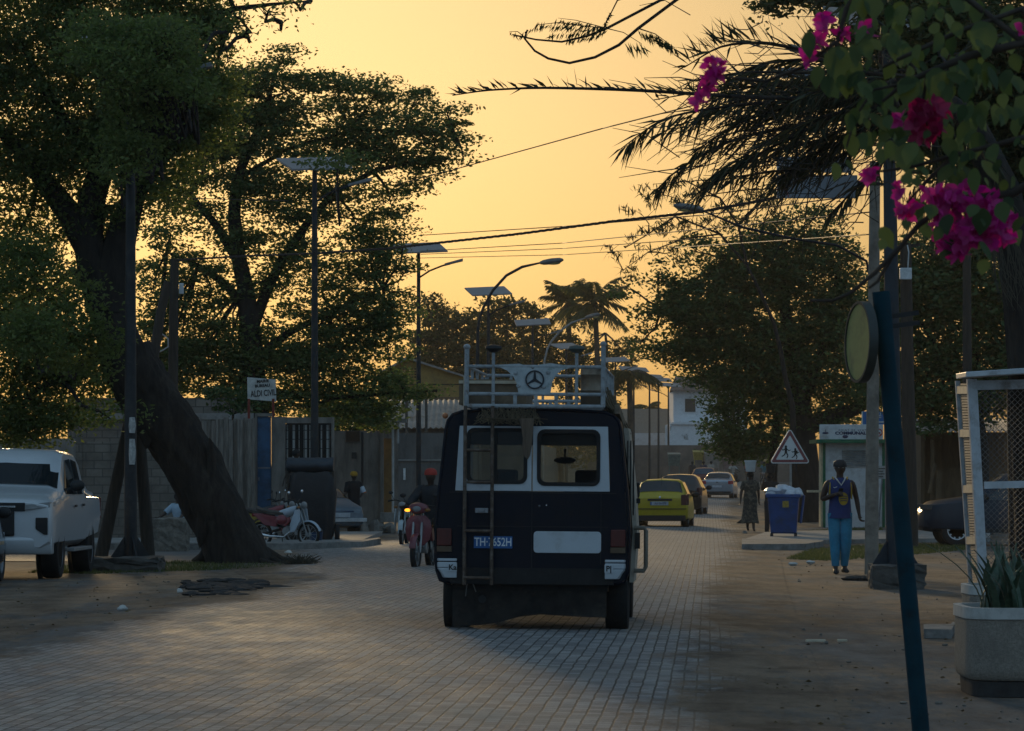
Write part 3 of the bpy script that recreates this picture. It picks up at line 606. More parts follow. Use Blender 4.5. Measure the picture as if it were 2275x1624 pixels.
# ---------------------------------------------------------------- lamp posts, poles, wires
steel = mat('black_steel', (.022,.024,.027), .5, metal=.3, var=.35, scale=3, dirt=(.05,.047,.042), dscale=6)
bluesteel = mat('grey_blue_steel', (.022,.034,.046), .55, metal=.2, var=.3, scale=4, dirt=(.03,.03,.03), dscale=5)
panelm = mat('panel_back', (.30,.29,.29), .35, var=.1); lampgrey = mat('lamp_grey', (.20,.19,.18), .45, metal=.4)
def solar_lamp(px, py, Y, label, flange=False, pr=.075, side=1, tilt=.34, rz=.35, panel=(1.62,1.0), grp='solar street lamps', m=None, bx=None):
    z0 = g(Y); zp = EYE+(HY-py)/F*Y; h = zp-z0; m = m or steel
    t0 = thing('solar_street_lamp', label, 'street lamp', V(W(px,Y), Y, z0), 0, grp)
    mb = MB(); lean = 0 if bx is None else W(bx,Y)-W(px,Y)
    mb.tube([(lean,0,0), (lean*.5,0,h*.5), (0,0,h-.12)], [pr*1.25, pr, pr*.7], 12); mb.build('pole', m, t0, smooth=40)
    mb = MB(); M = Matrix.Rotation(rz,3,'Z') @ Matrix.Rotation(tilt,3,'X') @ Matrix.Rotation(-.06*side,3,'Y')
    w, d = panel[0]/2, panel[1]/2
    b = [V(0,0,h)+M @ V(x,y,-.02) for x, y in ((-w,-d),(w,-d),(w,d),(-w,d))]; tp = [p+M @ V(0,0,.045) for p in b]
    mb.hexa(b, tp); mb.build('solar_panel', panelm, t0)
    mb = MB(); mb.box((0,0,h-.085), (.62,.26,.10), rz=rz); mb.build('battery_box', lampgrey, t0, bevel=.01)
    s = side; mb = MB(); mb.tube([(0,0,h-.95), (.35*s,0,h-.72), (.75*s,0,h-.56), (1.0*s,0,h-.50)], .028, 8); mb.build('lamp_arm', m, t0, smooth=60)
    mb = MB(); mb.hexa([V(.82*s,-.09,h-.56),V(1.4*s,-.11,h-.42),V(1.4*s,.11,h-.42),V(.82*s,.09,h-.56)], [V(.82*s,-.08,h-.49),V(1.4*s,-.09,h-.33),V(1.4*s,.09,h-.33),V(.82*s,.08,h-.49)]); mb.build('lamp_head', lampgrey, t0, bevel=.012)
    if flange:
        mb = MB()
        for a in range(4):
            R_ = Matrix.Rotation(a*math.pi/2+.4,3,'Z'); mb.ext([V(lean,0,0)+R_ @ V(.07,-.008,0), V(lean,0,0)+R_ @ V(.36,-.008,0), V(lean,0,0)+R_ @ V(.36,-.008,.04), V(lean,0,0)+R_ @ V(.10,-.008,.42)], R_ @ V(0,.016,0))
        mb.box((lean,0,.012), (.72,.72,.024)); mb.build('base_flange', m, t0)
    return t0
solar_lamp(699, 364, 92.6, 'solar street lamp standing behind the tarpaulin cart, its pale panel among the leaves', pr=.085, rz=.5)
solar_lamp(930, 551, 119.5, 'solar street lamp just left of the van, clear against the orange sky')
solar_lamp(1085, 647, 146, 'solar street lamp crossed by the tall curved lamp arm above the van')
solar_lamp(1183, 716, 177, 'solar street lamp rising behind the round roof rack emblem', tilt=.3, rz=.1)
solar_lamp(1258, 769, 206, 'solar street lamp with a dark tilted panel below the palms', tilt=.3, rz=.7)
solar_lamp(1367, 799, 232, 'solar street lamp with a flat dark panel just right of the rack', tilt=.28)
for x, y, Y, l in ((1408,820,252,'leftmost of the far row of solar lamps seen right of the van'),(1443,836,268,'thickest pole of the far row of solar lamps right of the van'),(1463,843,279,'far solar lamp third from the left in the row right of the van'),(1485,855,292,'far solar lamp nearest the white house at the end of the street')):
    solar_lamp(x, y, Y, l, tilt=.3, side=-1, rz=.2, panel=(1.9,1.0))
solar_lamp(290, 137, 66, 'black solar lamp post on a rubble plinth beside the white pickup', flange=True, pr=.092, bx=290)
solar_lamp(1972, 95, 54, 'tall lamp post with a flared foot behind the leaning blue sign post', flange=True, pr=.105, m=bluesteel, bx=1989, side=-1)
def plinth(c, d, label, seed, rough_=.03):
    r = random.Random(seed); mb = MB(); bm = bmesh.new(); bmesh.ops.create_cube(bm, size=1); bmesh.ops.subdivide_edges(bm, edges=bm.edges[:], cuts=5, use_grid_fill=True)
    for v in bm.verts:
        v.co = Vector((v.co.x*d[0], v.co.y*d[1], v.co.z*d[2]))+Vector((r.uniform(-1,1), r.uniform(-1,1), r.uniform(-1,1)))*rough_
    me = bpy.data.meshes.new('concrete_plinth'); bm.to_mesh(me); bm.free(); me.materials.append(mat('plinth_concrete', (.10,.092,.082), .92, var=.4, scale=6, bump=.6, bscale=25, dirt=(.04,.036,.032), dscale=3))
    o = bpy.data.objects.new('concrete_plinth', me); COL.objects.link(o); o.location = c; return tag(o, label, 'plinth')
plinth(V(W(287,64.3),64.3,.09), (1.12,1.3,.26), 'long rubble concrete plinth under the lamp post by the pickup', 3)
plinth(V(W(1992,53.6),53.6,.15), (.74,.74,.36), 'square dark concrete plinth under the flared post on the right verge', 4, .022)
# lamp posts stand on their plinths
for o in COL.objects:
    if o.name.startswith('solar_street_lamp') and 'plinth beside' in o['label']: o.location.z = .17; o.location.y = 64.6; o.location.x = W(290,64.6)
    if o.name.startswith('solar_street_lamp') and 'flared foot' in o['label']: o.location.z = .31
# posters and paint scraps stuck round the left post
for i, (y0, y1) in enumerate(((927,962),(975,1032))):
    mb = MB(); Yp = 64.48; mb.tube([V(W(293.5,Yp),Yp,Z(y1,Yp)), V(W(294,Yp),Yp,Z((y0+y1)/2,Yp)), V(W(293.5,Yp),Yp,Z(y0,Yp))], [.05,.062,.045], 8)
    tag(mb.build('torn_poster', mat('torn_paper', (.42,.41,.39), .8, var=.4, scale=20)), ['upper','lower'][i]+' torn pale poster strip stuck on the black post by the pickup', 'poster')
# curved sodium lamps
def cobra(pts, Y, head, label, m, r=.05, base=None, hs=1.):
    x0, y0 = pts[0]; z0 = g(Y); t0 = thing('curved_street_lamp', label, 'street lamp', V(W(x0,Y), Y, z0), 0, 'curved arm street lamps')
    L3 = [V(0,0,0)]+[V(W(x,Y)-W(x0,Y), 0, Z(y,Y)-z0) for x, y in pts]
    mb = MB(); mb.tube(L3, [r*1.3]*2+[r]*(len(L3)-3)+[r*.6], 10); mb.build('curved_pole', m, t0, smooth=60)
    (ax, ay), (bx, by) = head; A = V(W(ax,Y)-W(x0,Y),0,Z(ay,Y)-z0); B = V(W(bx,Y)-W(x0,Y),0,Z(by,Y)-z0); mb = MB(); D = (B-A)
    rings = []
    for k, (q, hw, hh) in enumerate(((0,.06,.05),(.15,.12,.09),(.5,.16,.11),(.85,.15,.09),(1,.05,.03))):
        c = A+D*q; n_ = D.normalized(); up = V(0,0,1)-n_*n_.z; up.normalize()
        rings.append([c+V(0,1,0)*hw*hs*math.cos(j*math.pi/6)+up*hh*hs*math.sin(j*math.pi/6) for j in range(12)])
    mb.loft(rings); mb.build('lamp_head', lampgrey, t0, smooth=50)
    mb = MB(); mb.ell(A.lerp(B,.55)+V(0,0,-.06*hs), (D.length*.32,.12*hs,.07*hs)); mb.build('lamp_glass', mat('lamp_glass', (.55,.42,.15), .15, spec=.8), t0, smooth=180)
    return t0
cobra([(1060,841),(1062,728),(1066,705),(1075,681),(1095,645),(1125,612),(1160,593),(1204,583)], 132, ((1200,584),(1252,577)), 'tall curved lamp arching right over the van against the orange sky', steel)
cobra([(1206,830),(1210,800),(1216,775),(1226,757),(1245,735),(1270,717),(1302,706)], 182, ((1300,706),(1333,697)), 'pale curved lamp below the palms to the right of the emblem', mat('pale_steel', (.3,.29,.27), .5, metal=.3))
t0 = cobra([(1938,1000),(1938,640),(1925,580),(1860,545),(1760,530),(1650,505),(1560,468)], 61.8, ((1562,466),(1496,456)), 'sodium lamp head on a long arm reaching left from the concrete pole', steel, r=.022, hs=.6)
# concrete and timber poles
cpole = mat('pole_concrete', (.26,.225,.185), .9, var=.3, scale=4, bump=.3, bscale=30, dirt=(.13,.11,.09), dscale=3); wpole = mat('pole_timber', (.045,.036,.028), .9, var=.4, scale=5, stretch=(4,4,.4), bump=.3, bscale=20)
def pole(name, label, pts, Y, r, m, cat='utility pole', n=10):
    b = V(W(pts[0][0],Y), Y, g(Y)); t0 = thing(name, label, cat, b)
    mb = MB(); L3 = [V(W(x,Y),Y,Z(y,Y))-b for x, y in pts]; L3[0] = V(0,0,-.1)
    mb.tube(L3, [r*(1.15-.3*i/(len(pts)-1)) for i in range(len(pts))], n); mb.build('shaft', m, t0, smooth=60); return t0
pole('utility_pole', 'slim pale concrete pole between the kiosk and the flared post', [(1936,1276),(1938,1000),(1941,700),(1944,360)], 61.6, .10, cpole)
t0 = pole('utility_pole', 'dark timber pole carrying a white meter box behind the blue sign post', [(2024,1215),(2020,1000),(2016,800),(2012,540)], 86, .15, wpole)
mb = MB(); mb.box(V(W(2012,85.6),85.6,Z(608,85.6))-t0.location, (.27,.14,.26)); mb.build('meter_box', mat('meter_white', (.62,.64,.64), .5), t0, bevel=.015)
mb = MB(); mb.tube([V(W(2017,85.7),85.7,Z(596,85.7))-t0.location, V(W(2019,85.7),85.7,Z(560,85.7))-t0.location, V(W(2016,85.8),85.8,Z(545,85.8))-t0.location], .015, 6); mb.build('conduit', MATS['pale_pipe'], t0)
mb = MB(); mb.box(V(W(2008,86),86,Z(548,86))-t0.location, (.75,.07,.07), ry=-.12); mb.build('cross_arm', wpole, t0)
pole('utility_pole', 'thin dark pole in the shade above the mesh cage roof', [(2150,1190),(2149,900),(2148,560)], 95, .12, wpole)
t0 = pole('utility_pole', 'concrete pole with a small white box beyond the leaning tree', [(383,1195),(384,900),(386,700),(388,575)], 100, .13, wpole)
mb = MB(); mb.box(V(W(403,99.7),99.7,Z(641,99.7))-t0.location, (.12,.1,.28)); mb.build('white_box', mat('meter_white', (.62,.64,.64), .5), t0, bevel=.01)
mb = MB(); mb.tube([V(W(x,99.8),99.8,Z(y,99.8))-t0.location for x, y in ((342,800),(346,786),(362,778),(374,770),(373,752),(360,742))], .02, 6); mb.build('loose_cable', MATS['pale_pipe'], t0, smooth=60)
pole('utility_pole', 'leaning concrete prop pole beyond the bent trunk', [(325,1190),(342,790),(358,690),(374,625)], 99.2, .13, wpole)
t0 = thing('braced_pole', 'concrete pole standing on two spread legs behind the black lamp post', 'utility pole', GX(285,72))
for a, b in (((222,1235),(300,872)),((331,1240),(303,872))):
    mb = MB(); mb.tube([V(W(a[0],72),72,-.05)-t0.location, V(W(b[0],72),72.02,Z(b[1],72))-t0.location], [.13,.10], 10); mb.build('leg', wpole, t0, smooth=60)
mb = MB(); mb.tube([V(W(302,72),72,Z(885,72))-t0.location, V(W(276,72),72,Z(480,72))-t0.location], [.11,.08], 10); mb.build('shaft', cpole, t0, smooth=60)
# wires
wirem = mat('wire_black', (.015,.014,.014), .6)
def wire(pts, r, label, n=60, sag=0., twist=False):
    mb = MB(); A = [P(*p) for p in pts]; out = []
    for a, b in zip(A, A[1:]):
        m_ = max(2, n//(len(A)-1))
        for i in range(m_+1): q = i/m_; out.append(a.lerp(b, q)-V(0,0,sag*4*q*(1-q)))
    if twist:
        for ph in (0, 2.1, 4.2): mb.tube([p+V(0, math.cos(i*1.1+ph), math.sin(i*1.1+ph))*r*.8 for i, p in enumerate(out)], r*.62, 6)
    else: mb.tube(out, r, 6)
    tag(mb.build('overhead_wire', wirem, smooth=180), label, 'wire', 'overhead wires')
wire([(1944,398,61.8),(1733,438,64),(1560,470,67),(1360,492,71),(1150,520,76),(960,541,81),(860,552,85),(700,563,90),(560,568,95),(388,578,100)], .022, 'thick twisted cable crossing the whole street', 220, twist=True)
wire([(930,523,105),(1250,503,90),(1560,478,75),(1944,430,62)], .012, 'thin wire running just above the thick twisted cable', 60)
wire([(880,410,100),(1000,379,90),(1340,285,75),(1990,120,54)], .012, 'thin wire climbing to the right towards the palm fronds', 60)
wire([(935,558,119),(1250,540,105),(1944,470,62)], .012, 'thin wire just below the thick twisted cable', 60)
wire([(935,565,119),(1250,552,105),(1700,520,80)], .011, 'lowest but one of the thin wires right of the first lamp', 60)
wire([(900,574,125),(1250,566,115),(1500,550,100),(1944,520,62)], .011, 'lowest thin wire over the tall curved lamp', 60)
wire([(232,430,80),(290,437,72),(400,440,80),(640,446,95)], .011, 'thin pale wire running through the leaves of the leaning tree', 40)
# ---------------------------------------------------------------- road signs
t0 = thing('warning_sign', 'triangular red bordered sign with two running children beside the blue bin', 'road sign', GX(1757,101))
Ys = 101; mb = MB()
def rtri(cx, cy, R_, rr, Y):            # triangle with rounded corners, picture pixels
    cs = [(cx+R_*math.cos(a), cy+R_*math.sin(a)) for a in (-math.pi/2, math.pi/6, 5*math.pi/6)]; out = []
    for k, (x, y) in enumerate(cs):
        base = (-90, 30, 150)[k]
        for q in (-60,-30,0,30,60): a = math.radians(base+q); out.append(V(W(x+rr*math.cos(a),Y), Y, Z(y+rr*math.sin(a),Y)))
    return out
mb.ext(rtri(1755, 1003, 43, 5, Ys), (0,.04,0)); pl = mb.build('plate', mat('sign_white', (.66,.66,.64), .5, var=.08), t0, world=True)
mb = MB(); o_ = rtri(1755, 1003, 42.5, 3, Ys-.006); i_ = rtri(1755, 1003, 33.5, 1.5, Ys-.006); n = len(o_)
mb.add(o_+i_, [(k, (k+1) % n, n+(k+1) % n, n+k) for k in range(n)]); mb.build('red_border', mat('faded_sign_red', (.22,.06,.06), .6, var=.3, dirt=(.5,.4,.4), dscale=5, dlo=.6), pl).location = -t0.location
def pict(mb, ox, oy, s, Y, pack):
    q = lambda x, y: V(W(ox+x*s,Y), Y, Z(oy+y*s,Y))
    mb.ell(q(0,-11), (2.4*s*Y/F,.006,2.6*s*Y/F), 10, 6)
    def limb(pts, w): 
        for a, b in zip(pts, pts[1:]): mb.beam(q(*a), q(*b), .008, w*s*Y/F, up=(0,1,0))
    def seg(a, b, w):
        a = q(*a); b = q(*b); d = (b-a).normalized(); n_ = V(-d.z,0,d.x)*w*s*Y/F/2
        mb.ext([a+n_, b+n_, b-n_, a-n_], (0,.006,0))
    seg((0,-9),(0,0),4.6); seg((0,-1),(4,6),2.4); seg((4,6),(2,11),2); seg((0,-1),(-3,5),2.4); seg((-3,5),(-8,8),2); seg((-1,-7),(-6,-4),1.8); seg((-6,-4),(-8,-7),1.5); seg((1,-7),(6,-3),1.8); seg((6,-3),(9,-5),1.5)
    if pack: seg((3.5,-8),(3.5,-1),3)
mb = MB(); pict(mb, 1746, 1005, 1.15, Ys-.006, False); pict(mb, 1767, 1009, 1.0, Ys-.006, True); mb.build('children_pictogram', blackp, pl).location = -t0.location
mb = MB(); mb.cyl(V(0,.07,0), V(0,.07,Z(962,Ys)-g(Ys)), .032, n=10); mb.build('post', mat('sign_post_grey', (.30,.29,.27), .5, metal=.4), t0, smooth=50)
# leaning blue post with a round sign seen almost edge-on
t0 = thing('round_sign', 'round sign seen nearly edge-on, fixed to a leaning blue post in the foreground', 'road sign', V(W(2062,20),20,0))
Yb = 20; bl = mat('blue_post_paint', (.004,.034,.05), .75, spec=.2, var=.3, scale=5, dirt=(.010,.018,.022), dscale=7, dlo=.58)
mb = MB(); top = V(W(1957,Yb),Yb,Z(648,Yb))-t0.location; bot = V(W(2058,Yb),Yb,0)-t0.location; d_ = bot-top
mb.tube([bot-V(0,0,.1), top], .047, 20); mb.build('post', bl, t0, smooth=60)
def onpost(y): q = (Z(y,Yb)-top.z)/(bot.z-top.z); return top+d_*q
c = V(W(1908,Yb),Yb-.01,Z(760,Yb))-t0.location; ax = V(-.972,-.225,.02).normalized(); R_ = .212
u = ax.cross(V(0,0,1)).normalized(); v_ = u.cross(ax)
def ring(r, off, n=40): return [c+ax*off+u*r*math.cos(2*math.pi*i/n)+v_*r*math.sin(2*math.pi*i/n) for i in range(n)]
mb = MB(); mb.loft([ring(.005,.0),ring(R_*.97,.004),ring(R_*.97,-.03),ring(.005,-.034)], cap=False); mb.build('disc', mat('olive_disc', (.30,.29,.10), .5, var=.12, scale=14, dirt=(.2,.19,.08), dscale=9), t0, smooth=40)
mb = MB(); mb.loft([ring(R_*.95,.012),ring(R_*1.02,.012),ring(R_*1.02,-.036),ring(R_*.95,-.036),ring(R_*.95,.012)], cap=False); mb.build('rim', mat('dark_rim', (.035,.04,.035), .5, var=.3, scale=8), t0, smooth=30)
for y in (748, 772):
    mb = MB(); a = onpost(y); mb.beam(c-ax*.05+V(0,0,(760-y)/F*Yb), a, .03, .02); mb.build('bracket', MATS['black_trim'], t0)
for y in (706, 728):
    mb = MB(); a = onpost(y); mb.beam(a+V(-.01,.03,0), a+V(.19,.05,.03), .03, .025); mb.build('clamp_bar', MATS['black_trim'], t0)
# pale hoarding boards half hidden behind the palm fronds
t0 = thing('advertising_board', 'pale board in two panels hanging behind the palm fronds', 'advertising board', V(W(1972,58),58,0))
bm_ = mat('board_pale', (.28,.31,.35), .6, var=.1); Ya = 58
for y0, y1, xa, xb in ((150,172,1728,1815),(348,383,1726,1890),(389,440,1726,1905)):
    mb = MB(); wallbox(mb, xa, xb, y0, Ya, y1, th=.09); b_ = mb.build('panel', bm_, t0, world=True, bevel=.01)
    if y0 == 389:
        mb = MB()
        pts = [V(W(x,Ya-.01),Ya-.01,Z(y,Ya)) for x, y in ((1724,421),(1742,421),(1748,425),(1752,438))]
        mb.tube(pts, .006, 5); mb.build('red_line', MATS['sign_red'], b_).location = -t0.location
mb = MB(); wallbox(mb, 1884, 1892, 150, Ya+.12, 460, th=.06); wallbox(mb, 1735, 1975, 405, Ya+.12, 412, th=.05); wallbox(mb, 1735, 1975, 158, Ya+.12, 164, th=.05); mb.build('mounting_frame', steel, t0, world=True)
# ---------------------------------------------------------------- bin
t0 = thing('wheeled_bin', 'big blue wheeled rubbish bin heaped with white bags beside the warning sign', 'rubbish bin', G(1741,1200), -.10)
bb_ = mat('bin_blue', (.008,.055,.20), .45, var=.2, scale=3, dirt=(.02,.04,.08), dscale=4)
mb = MB(); mb.loft([[V(x,y,.17) for x, y in ((-.32,-.26),(.32,-.26),(.32,.3),(-.32,.3))], [V(x,y,1.1) for x, y in ((-.40,-.36),(.40,-.36),(.40,.38),(-.40,.38))]]); mb.build('tub', bb_, t0, bevel=.04)
mb = MB(); mb.box((0,0.01,1.12), (.88,.80,.09)); mb.build('rim', bb_, t0, bevel=.02)
mb = MB(); mb.box((.47,.1,.78), (.05,.62,.72), ry=.12); mb.build('lid', bb_, t0, bevel=.02)
for x in (-.3,.3):
    for y in (-.22,.26):
        mb = MB(); mb.lathe([(.02,-.03),(.085,-.03),(.085,.03),(.02,.03)], 14, (x,y,.085), 'X'); mb.box((x,y,.15), (.05,.09,.07)); mb.build('wheel', MATS['black_trim'], t0)
mb = MB(); mb.box((.06,-.352,.93), (.16,.006,.20), rx=-.10); mb.ell((.06,-.356,.94), (.05,.01,.06)); mb.build('sticker', mat('sticker_yellow', (.32,.22,.03), .6, var=.5, scale=40), t0)
mb = MB(); mb.box((-.435,-.05,1.0), (.03,.3,.05)); mb.build('handle', MATS['black_trim'], t0, bevel=.01)
bagm = mat('bag_white', (.60,.60,.64), .35, var=.2, scale=9, bump=.7, bscale=14)
mb = MB(); rb = random.Random(5)
for i, (x, z, s) in enumerate(((-.22,1.22,.24),(.08,1.24,.26),(.30,1.19,.18),(-.05,1.30,.16),(.2,1.16,.2),(-.33,1.16,.15))): lump(mb, (x, rb.uniform(-.15,.12), z), (s, s*.9, s*.62), rb, 16)
for v_i in range(len(mb.v)): x, y, z = mb.v[v_i]; mb.v[v_i] = (x, y, z+.012*math.sin(40*x+17*y)+.01*math.sin(55*z+31*x))
o = mb.build('rubbish_bags', bagm, smooth=70); o.location = t0.location; o.rotation_euler = t0.rotation_euler; tag(o, 'heap of white plastic rubbish bags on top of the blue bin', 'rubbish bags')
# ---------------------------------------------------------------- mesh cage, planters
t0 = thing('mesh_cage', 'white framed wire mesh cage with a flat roof at the right edge', 'cage', V(W(2172,40),40,0))
cg = mat('cage_paint', (.52,.55,.58), .5, var=.15, scale=6, dirt=(.25,.22,.2), dscale=5); Yc = 40
def K(px, py, Y=Yc): return V(W(px,Y), Y, Z(py,Y))
def vpost(mb, xt, yt, xb, wd, Y, dep=.1): 
    yb = HY+F*EYE/Y; a = [K(xb-wd/2,yb,Y),K(xb+wd/2,yb,Y)]; b = [K(xt-wd/2,yt,Y),K(xt+wd/2,yt,Y)]
    mb.hexa([a[0],a[1],a[1]+V(0,dep,0),a[0]+V(0,dep,0)], [b[0],b[1],b[1]+V(0,dep,0),b[0]+V(0,dep,0)])
mb = MB(); vpost(mb, 2160, 842, 2190, 21, Yc, .12); mb.build('corner_post', cg, t0, world=True)
mb = MB(); vpost(mb, 2440, 842, 2455, 21, Yc, .12); mb.build('corner_post', cg, t0, world=True)
mb = MB(); a, b = K(2186,1078,Yc+.03), K(2448,1072,Yc+.03); mb.beam(a, b, .06, .075); mb.build('rail', cg, t0, world=True)
mb = MB(); a, b = K(2170,856,Yc+.03), K(2440,850,Yc+.03); mb.beam(a, b, .06, .10); mb.build('rail', cg, t0, world=True)
mb = MB(); mb.hexa([K(2146,838,39.6),K(2480,818,39.6),K(2480,818,41.9)+V(.1,0,0),K(2124,842,41.9)+V(0,0,0)], [K(2146,826,39.6),K(2480,804,39.6),K(2480,804,41.9)+V(.1,0,0),K(2124,830,41.9)]); mb.build('roof', cg, t0, world=True, bevel=.008)
# left side wall of slatted boards between the corner post and the back post
Yk2 = 41.7
mb = MB(); vpost(mb, 2128, 846, 2163, 10, Yk2, .08); mb.build('back_post', cg, t0, world=True)
mb = MB()
for y in (866, 962, 1086, 1200):
    q = (y-842)/(1390-842); mb.hexa([K(2128+35*q-4,y+9,Yk2),K(2148+30*q,y+9,Yc+.05),K(2148+30*q,y+9,Yc+.05)+V(.02,0,0),K(2128+35*q+4,y+9,Yk2)], [K(2128+35*q-4,y-8,Yk2),K(2148+30*q,y-8,Yc+.05),K(2148+30*q,y-8,Yc+.05)+V(.02,0,0),K(2128+35*q+4,y-8,Yk2)])
mb.build('side_rail', mat('cage_side_lit', (.58,.50,.38), .6, var=.2, dirt=(.35,.3,.24)), t0, world=True)  # white frame rails tinted with the warm light falling on the left side
mb = MB(); y = 852
while y < 1380:
    q = (y-842)/(1390-842); mb.hexa([K(2130+35*q,y+4.4,Yk2),K(2152+30*q,y+4.4,Yc+.05),K(2154+30*q,y+4.4,Yc+.05),K(2132+35*q,y+4.4,Yk2)], [K(2130+35*q,y,Yk2),K(2152+30*q,y,Yc+.05),K(2154+30*q,y,Yc+.05),K(2132+35*q,y,Yk2)]); y += 6
mb.build('slats', mat('cage_slat', (.27,.25,.22), .7, var=.3), t0, world=True)
mb = MB(); x0, x1 = W(2176,Yc), W(2450,Yc); z0, z1 = 0.05, Z(850,Yc); st = .062; w_ = x1-x0; h_ = z1-z0; k = -h_
while k < w_:
    for s in (1, -1):
        a0 = max(0, k); a1 = min(w_, k+h_)
        if a1 > a0+.01:
            p = V(x0+a0, Yc+.07, z0+(a0-k)); q = V(x0+a1, Yc+.07, z0+(a1-k))
            if s < 0: p.z = z1-(p.z-z0); q.z = z1-(q.z-z0)
            mb.beam(p, q, .0045)
    k += st
mb.build('chain_link', mat('galv_wire', (.16,.16,.16), .5, metal=.5), t0, world=True)
mb = MB(); vpost(mb, 2245, 850, 2252, 14, 42.5, .08); vpost(mb, 2300, 850, 2300, 14, 42.5, .08); mb.build('inner_post', wpole, t0, world=True)
def planter(name, c, hw, h, label, seed, m):
    t0 = thing(name, label, 'planter', c); mb = MB()
    def rg(s, z): return ringxy((0,0,z), hw*s, hw*s, 48, 5.5)
    mb.loft([rg(.93,.0),rg(.94,.11),rg(.90,.115)], cap=True); mb.build('foot', mat('planter_foot', (.045,.042,.04), .9, var=.4, scale=8, bump=.5), t0)
    mb = MB(); mb.loft([rg(.955,.118),rg(.99,.14),rg(1.0,.2),rg(1.0,h-.085)], cap=False); mb.build('tub', m, t0, smooth=50)
    mb = MB(); mb.loft([rg(1.0,h-.084),rg(1.018,h-.08),rg(1.018,h),rg(.93,h),rg(.93,h-.1),rg(.01,h-.1)], cap=False); mb.build('rim', mat('planter_rim', (.50,.49,.46), .7, var=.15, dirt=(.3,.29,.27), dscale=5), t0, smooth=40)
    mb = MB(); mb.loft([rg(.925,h-.06),rg(.01,h-.05)], cap=False); mb.build('soil', MATS['dark_soil'], t0)
    return t0
pebble = mat('pebbledash', (.30,.26,.215), .9, var=.3, scale=60, bump=.8, bscale=90, dirt=(.19,.165,.14), dscale=2)
pc = V(W(2113,26.9)+.73, 27.4, 0); planter('stone_planter', pc, .61, .635, 'large pebble-finished planter with a pale rim at the right edge', 1, pebble)
planter('stone_planter', V(W(2116,33)+.66, 33.4, 0), .5, .62, 'second planter with a white rim half hidden behind the large planter', 2, pebble)
sans = mat('snake_plant_leaf', (.05,.085,.05), .45, var=.45, scale=14, stretch=(1,1,3)); sr = random.Random(9)
def snake(c, n, spread, hh, label, extra=()):
    t0 = thing('snake_plant', label, 'plant', c); mb = MB()
    specs = [(sr.uniform(-spread,spread), sr.uniform(-spread,spread), sr.uniform(.7,1.1)*hh, sr.uniform(0,6.28), sr.uniform(.04,.36)) for _ in range(n)]+list(extra)
    for x, y, h, a, bend in specs:
        w = sr.uniform(.026,.042); d = V(math.cos(a), math.sin(a), 0); s = V(-math.sin(a), math.cos(a), 0); tw = sr.uniform(-.5,.5); prev = []
        for i in range(7):
            q = i/6; ww = w*(1-.15*q if q < .6 else (1-q)*2.2)+.002; s2 = (s*math.cos(tw*q)+d*math.sin(tw*q))
            p = V(x,y,0)+d*bend*h*q*q*1.3+V(0,0,h*q*(1-.25*bend*q)); prev.append([p-s2*ww, p+d*.006, p+s2*ww, p-d*.006])
        mb.loft(prev)
    mb.build('leaves', sans, t0, smooth=60); return t0
snake(pc+V(0,0,.56), 70, .42, .50, 'dense dark snake plant filling the large planter', [(-.46,-.2,.62,math.pi,.55),(-.40,-.1,.55,math.pi*.93,.35),(-.3,-.25,.56,math.pi*.9,.16)])
snake(V(W(2116,33)+.66, 33.4, .55), 26, .34, .42, 'smaller snake plant in the planter behind')
# ---------------------------------------------------------------- the minibus
navyp = mat('van_navy', (.0025,.004,.012), .42, var=.3, scale=2.5, dirt=(.007,.007,.008), dscale=2.2, dlo=.5, dhi=.75, spec=.25)
vwhite = mat('van_white', (.50,.53,.56), .38, var=.06, scale=3, dirt=(.40,.40,.40), dscale=2.5, dlo=.55, coat=.2)
beige = mat('van_beige_side', (.50,.44,.36), .6, var=.3, scale=3, dirt=(.15,.13,.11), dscale=3)
rubber = mat('rubber', (.014,.013,.013), .8, var=.4, scale=10, bump=.3, bscale=60); rackm = mat('rack_paint', (.32,.34,.35), .6, var=.3, scale=12, dirt=(.16,.09,.05), dscale=14, dlo=.55)
rust = mat('ladder_rust', (.085,.055,.038), .75, var=.5, scale=16, dirt=(.2,.17,.14), dscale=10); glass = glassmat('window_glass', (.62,.70,.70), .42)
seatm = mat('seat_cloth', (.02,.02,.022), .9)
VY = 37.5; VS = F/VY
van = thing('minibus', 'old navy and white minibus with roof rack and rear ladder driving away', 'minibus', V(W(1181,VY),VY,.02), -math.radians(3.0))
van.rotation_euler = (0, math.radians(.45), -math.radians(3.0))
def vx(px): return (px-1181)/VS
def vz(py): return EYE+(HY-py)/VS-.02
# outline of the cross-section (right half, bottom to top)
SEC = [(.80,.50),(.905,.53),(.935,.62),(.945,.85),(.945,1.02),(.935,1.2),(.915,1.43),(.88,1.75),(.855,2.02),(.835,2.10),(.79,2.155),(.70,2.185),(.35,2.205),(0,2.21)]
def sec(y, sx=1., zt=None, dx=0):
    pts = [(x*sx, z) for x, z in SEC]
    if zt is not None: pts = [(x, z if z < 1.25 else 1.25+(z-1.25)*(zt-1.25)/(2.21-1.25)) for x, z in pts]
    r = [V(x,y,z) for x, z in pts]; return r+[V(-p.x,p.y,p.z) for p in r[-2::-1]]
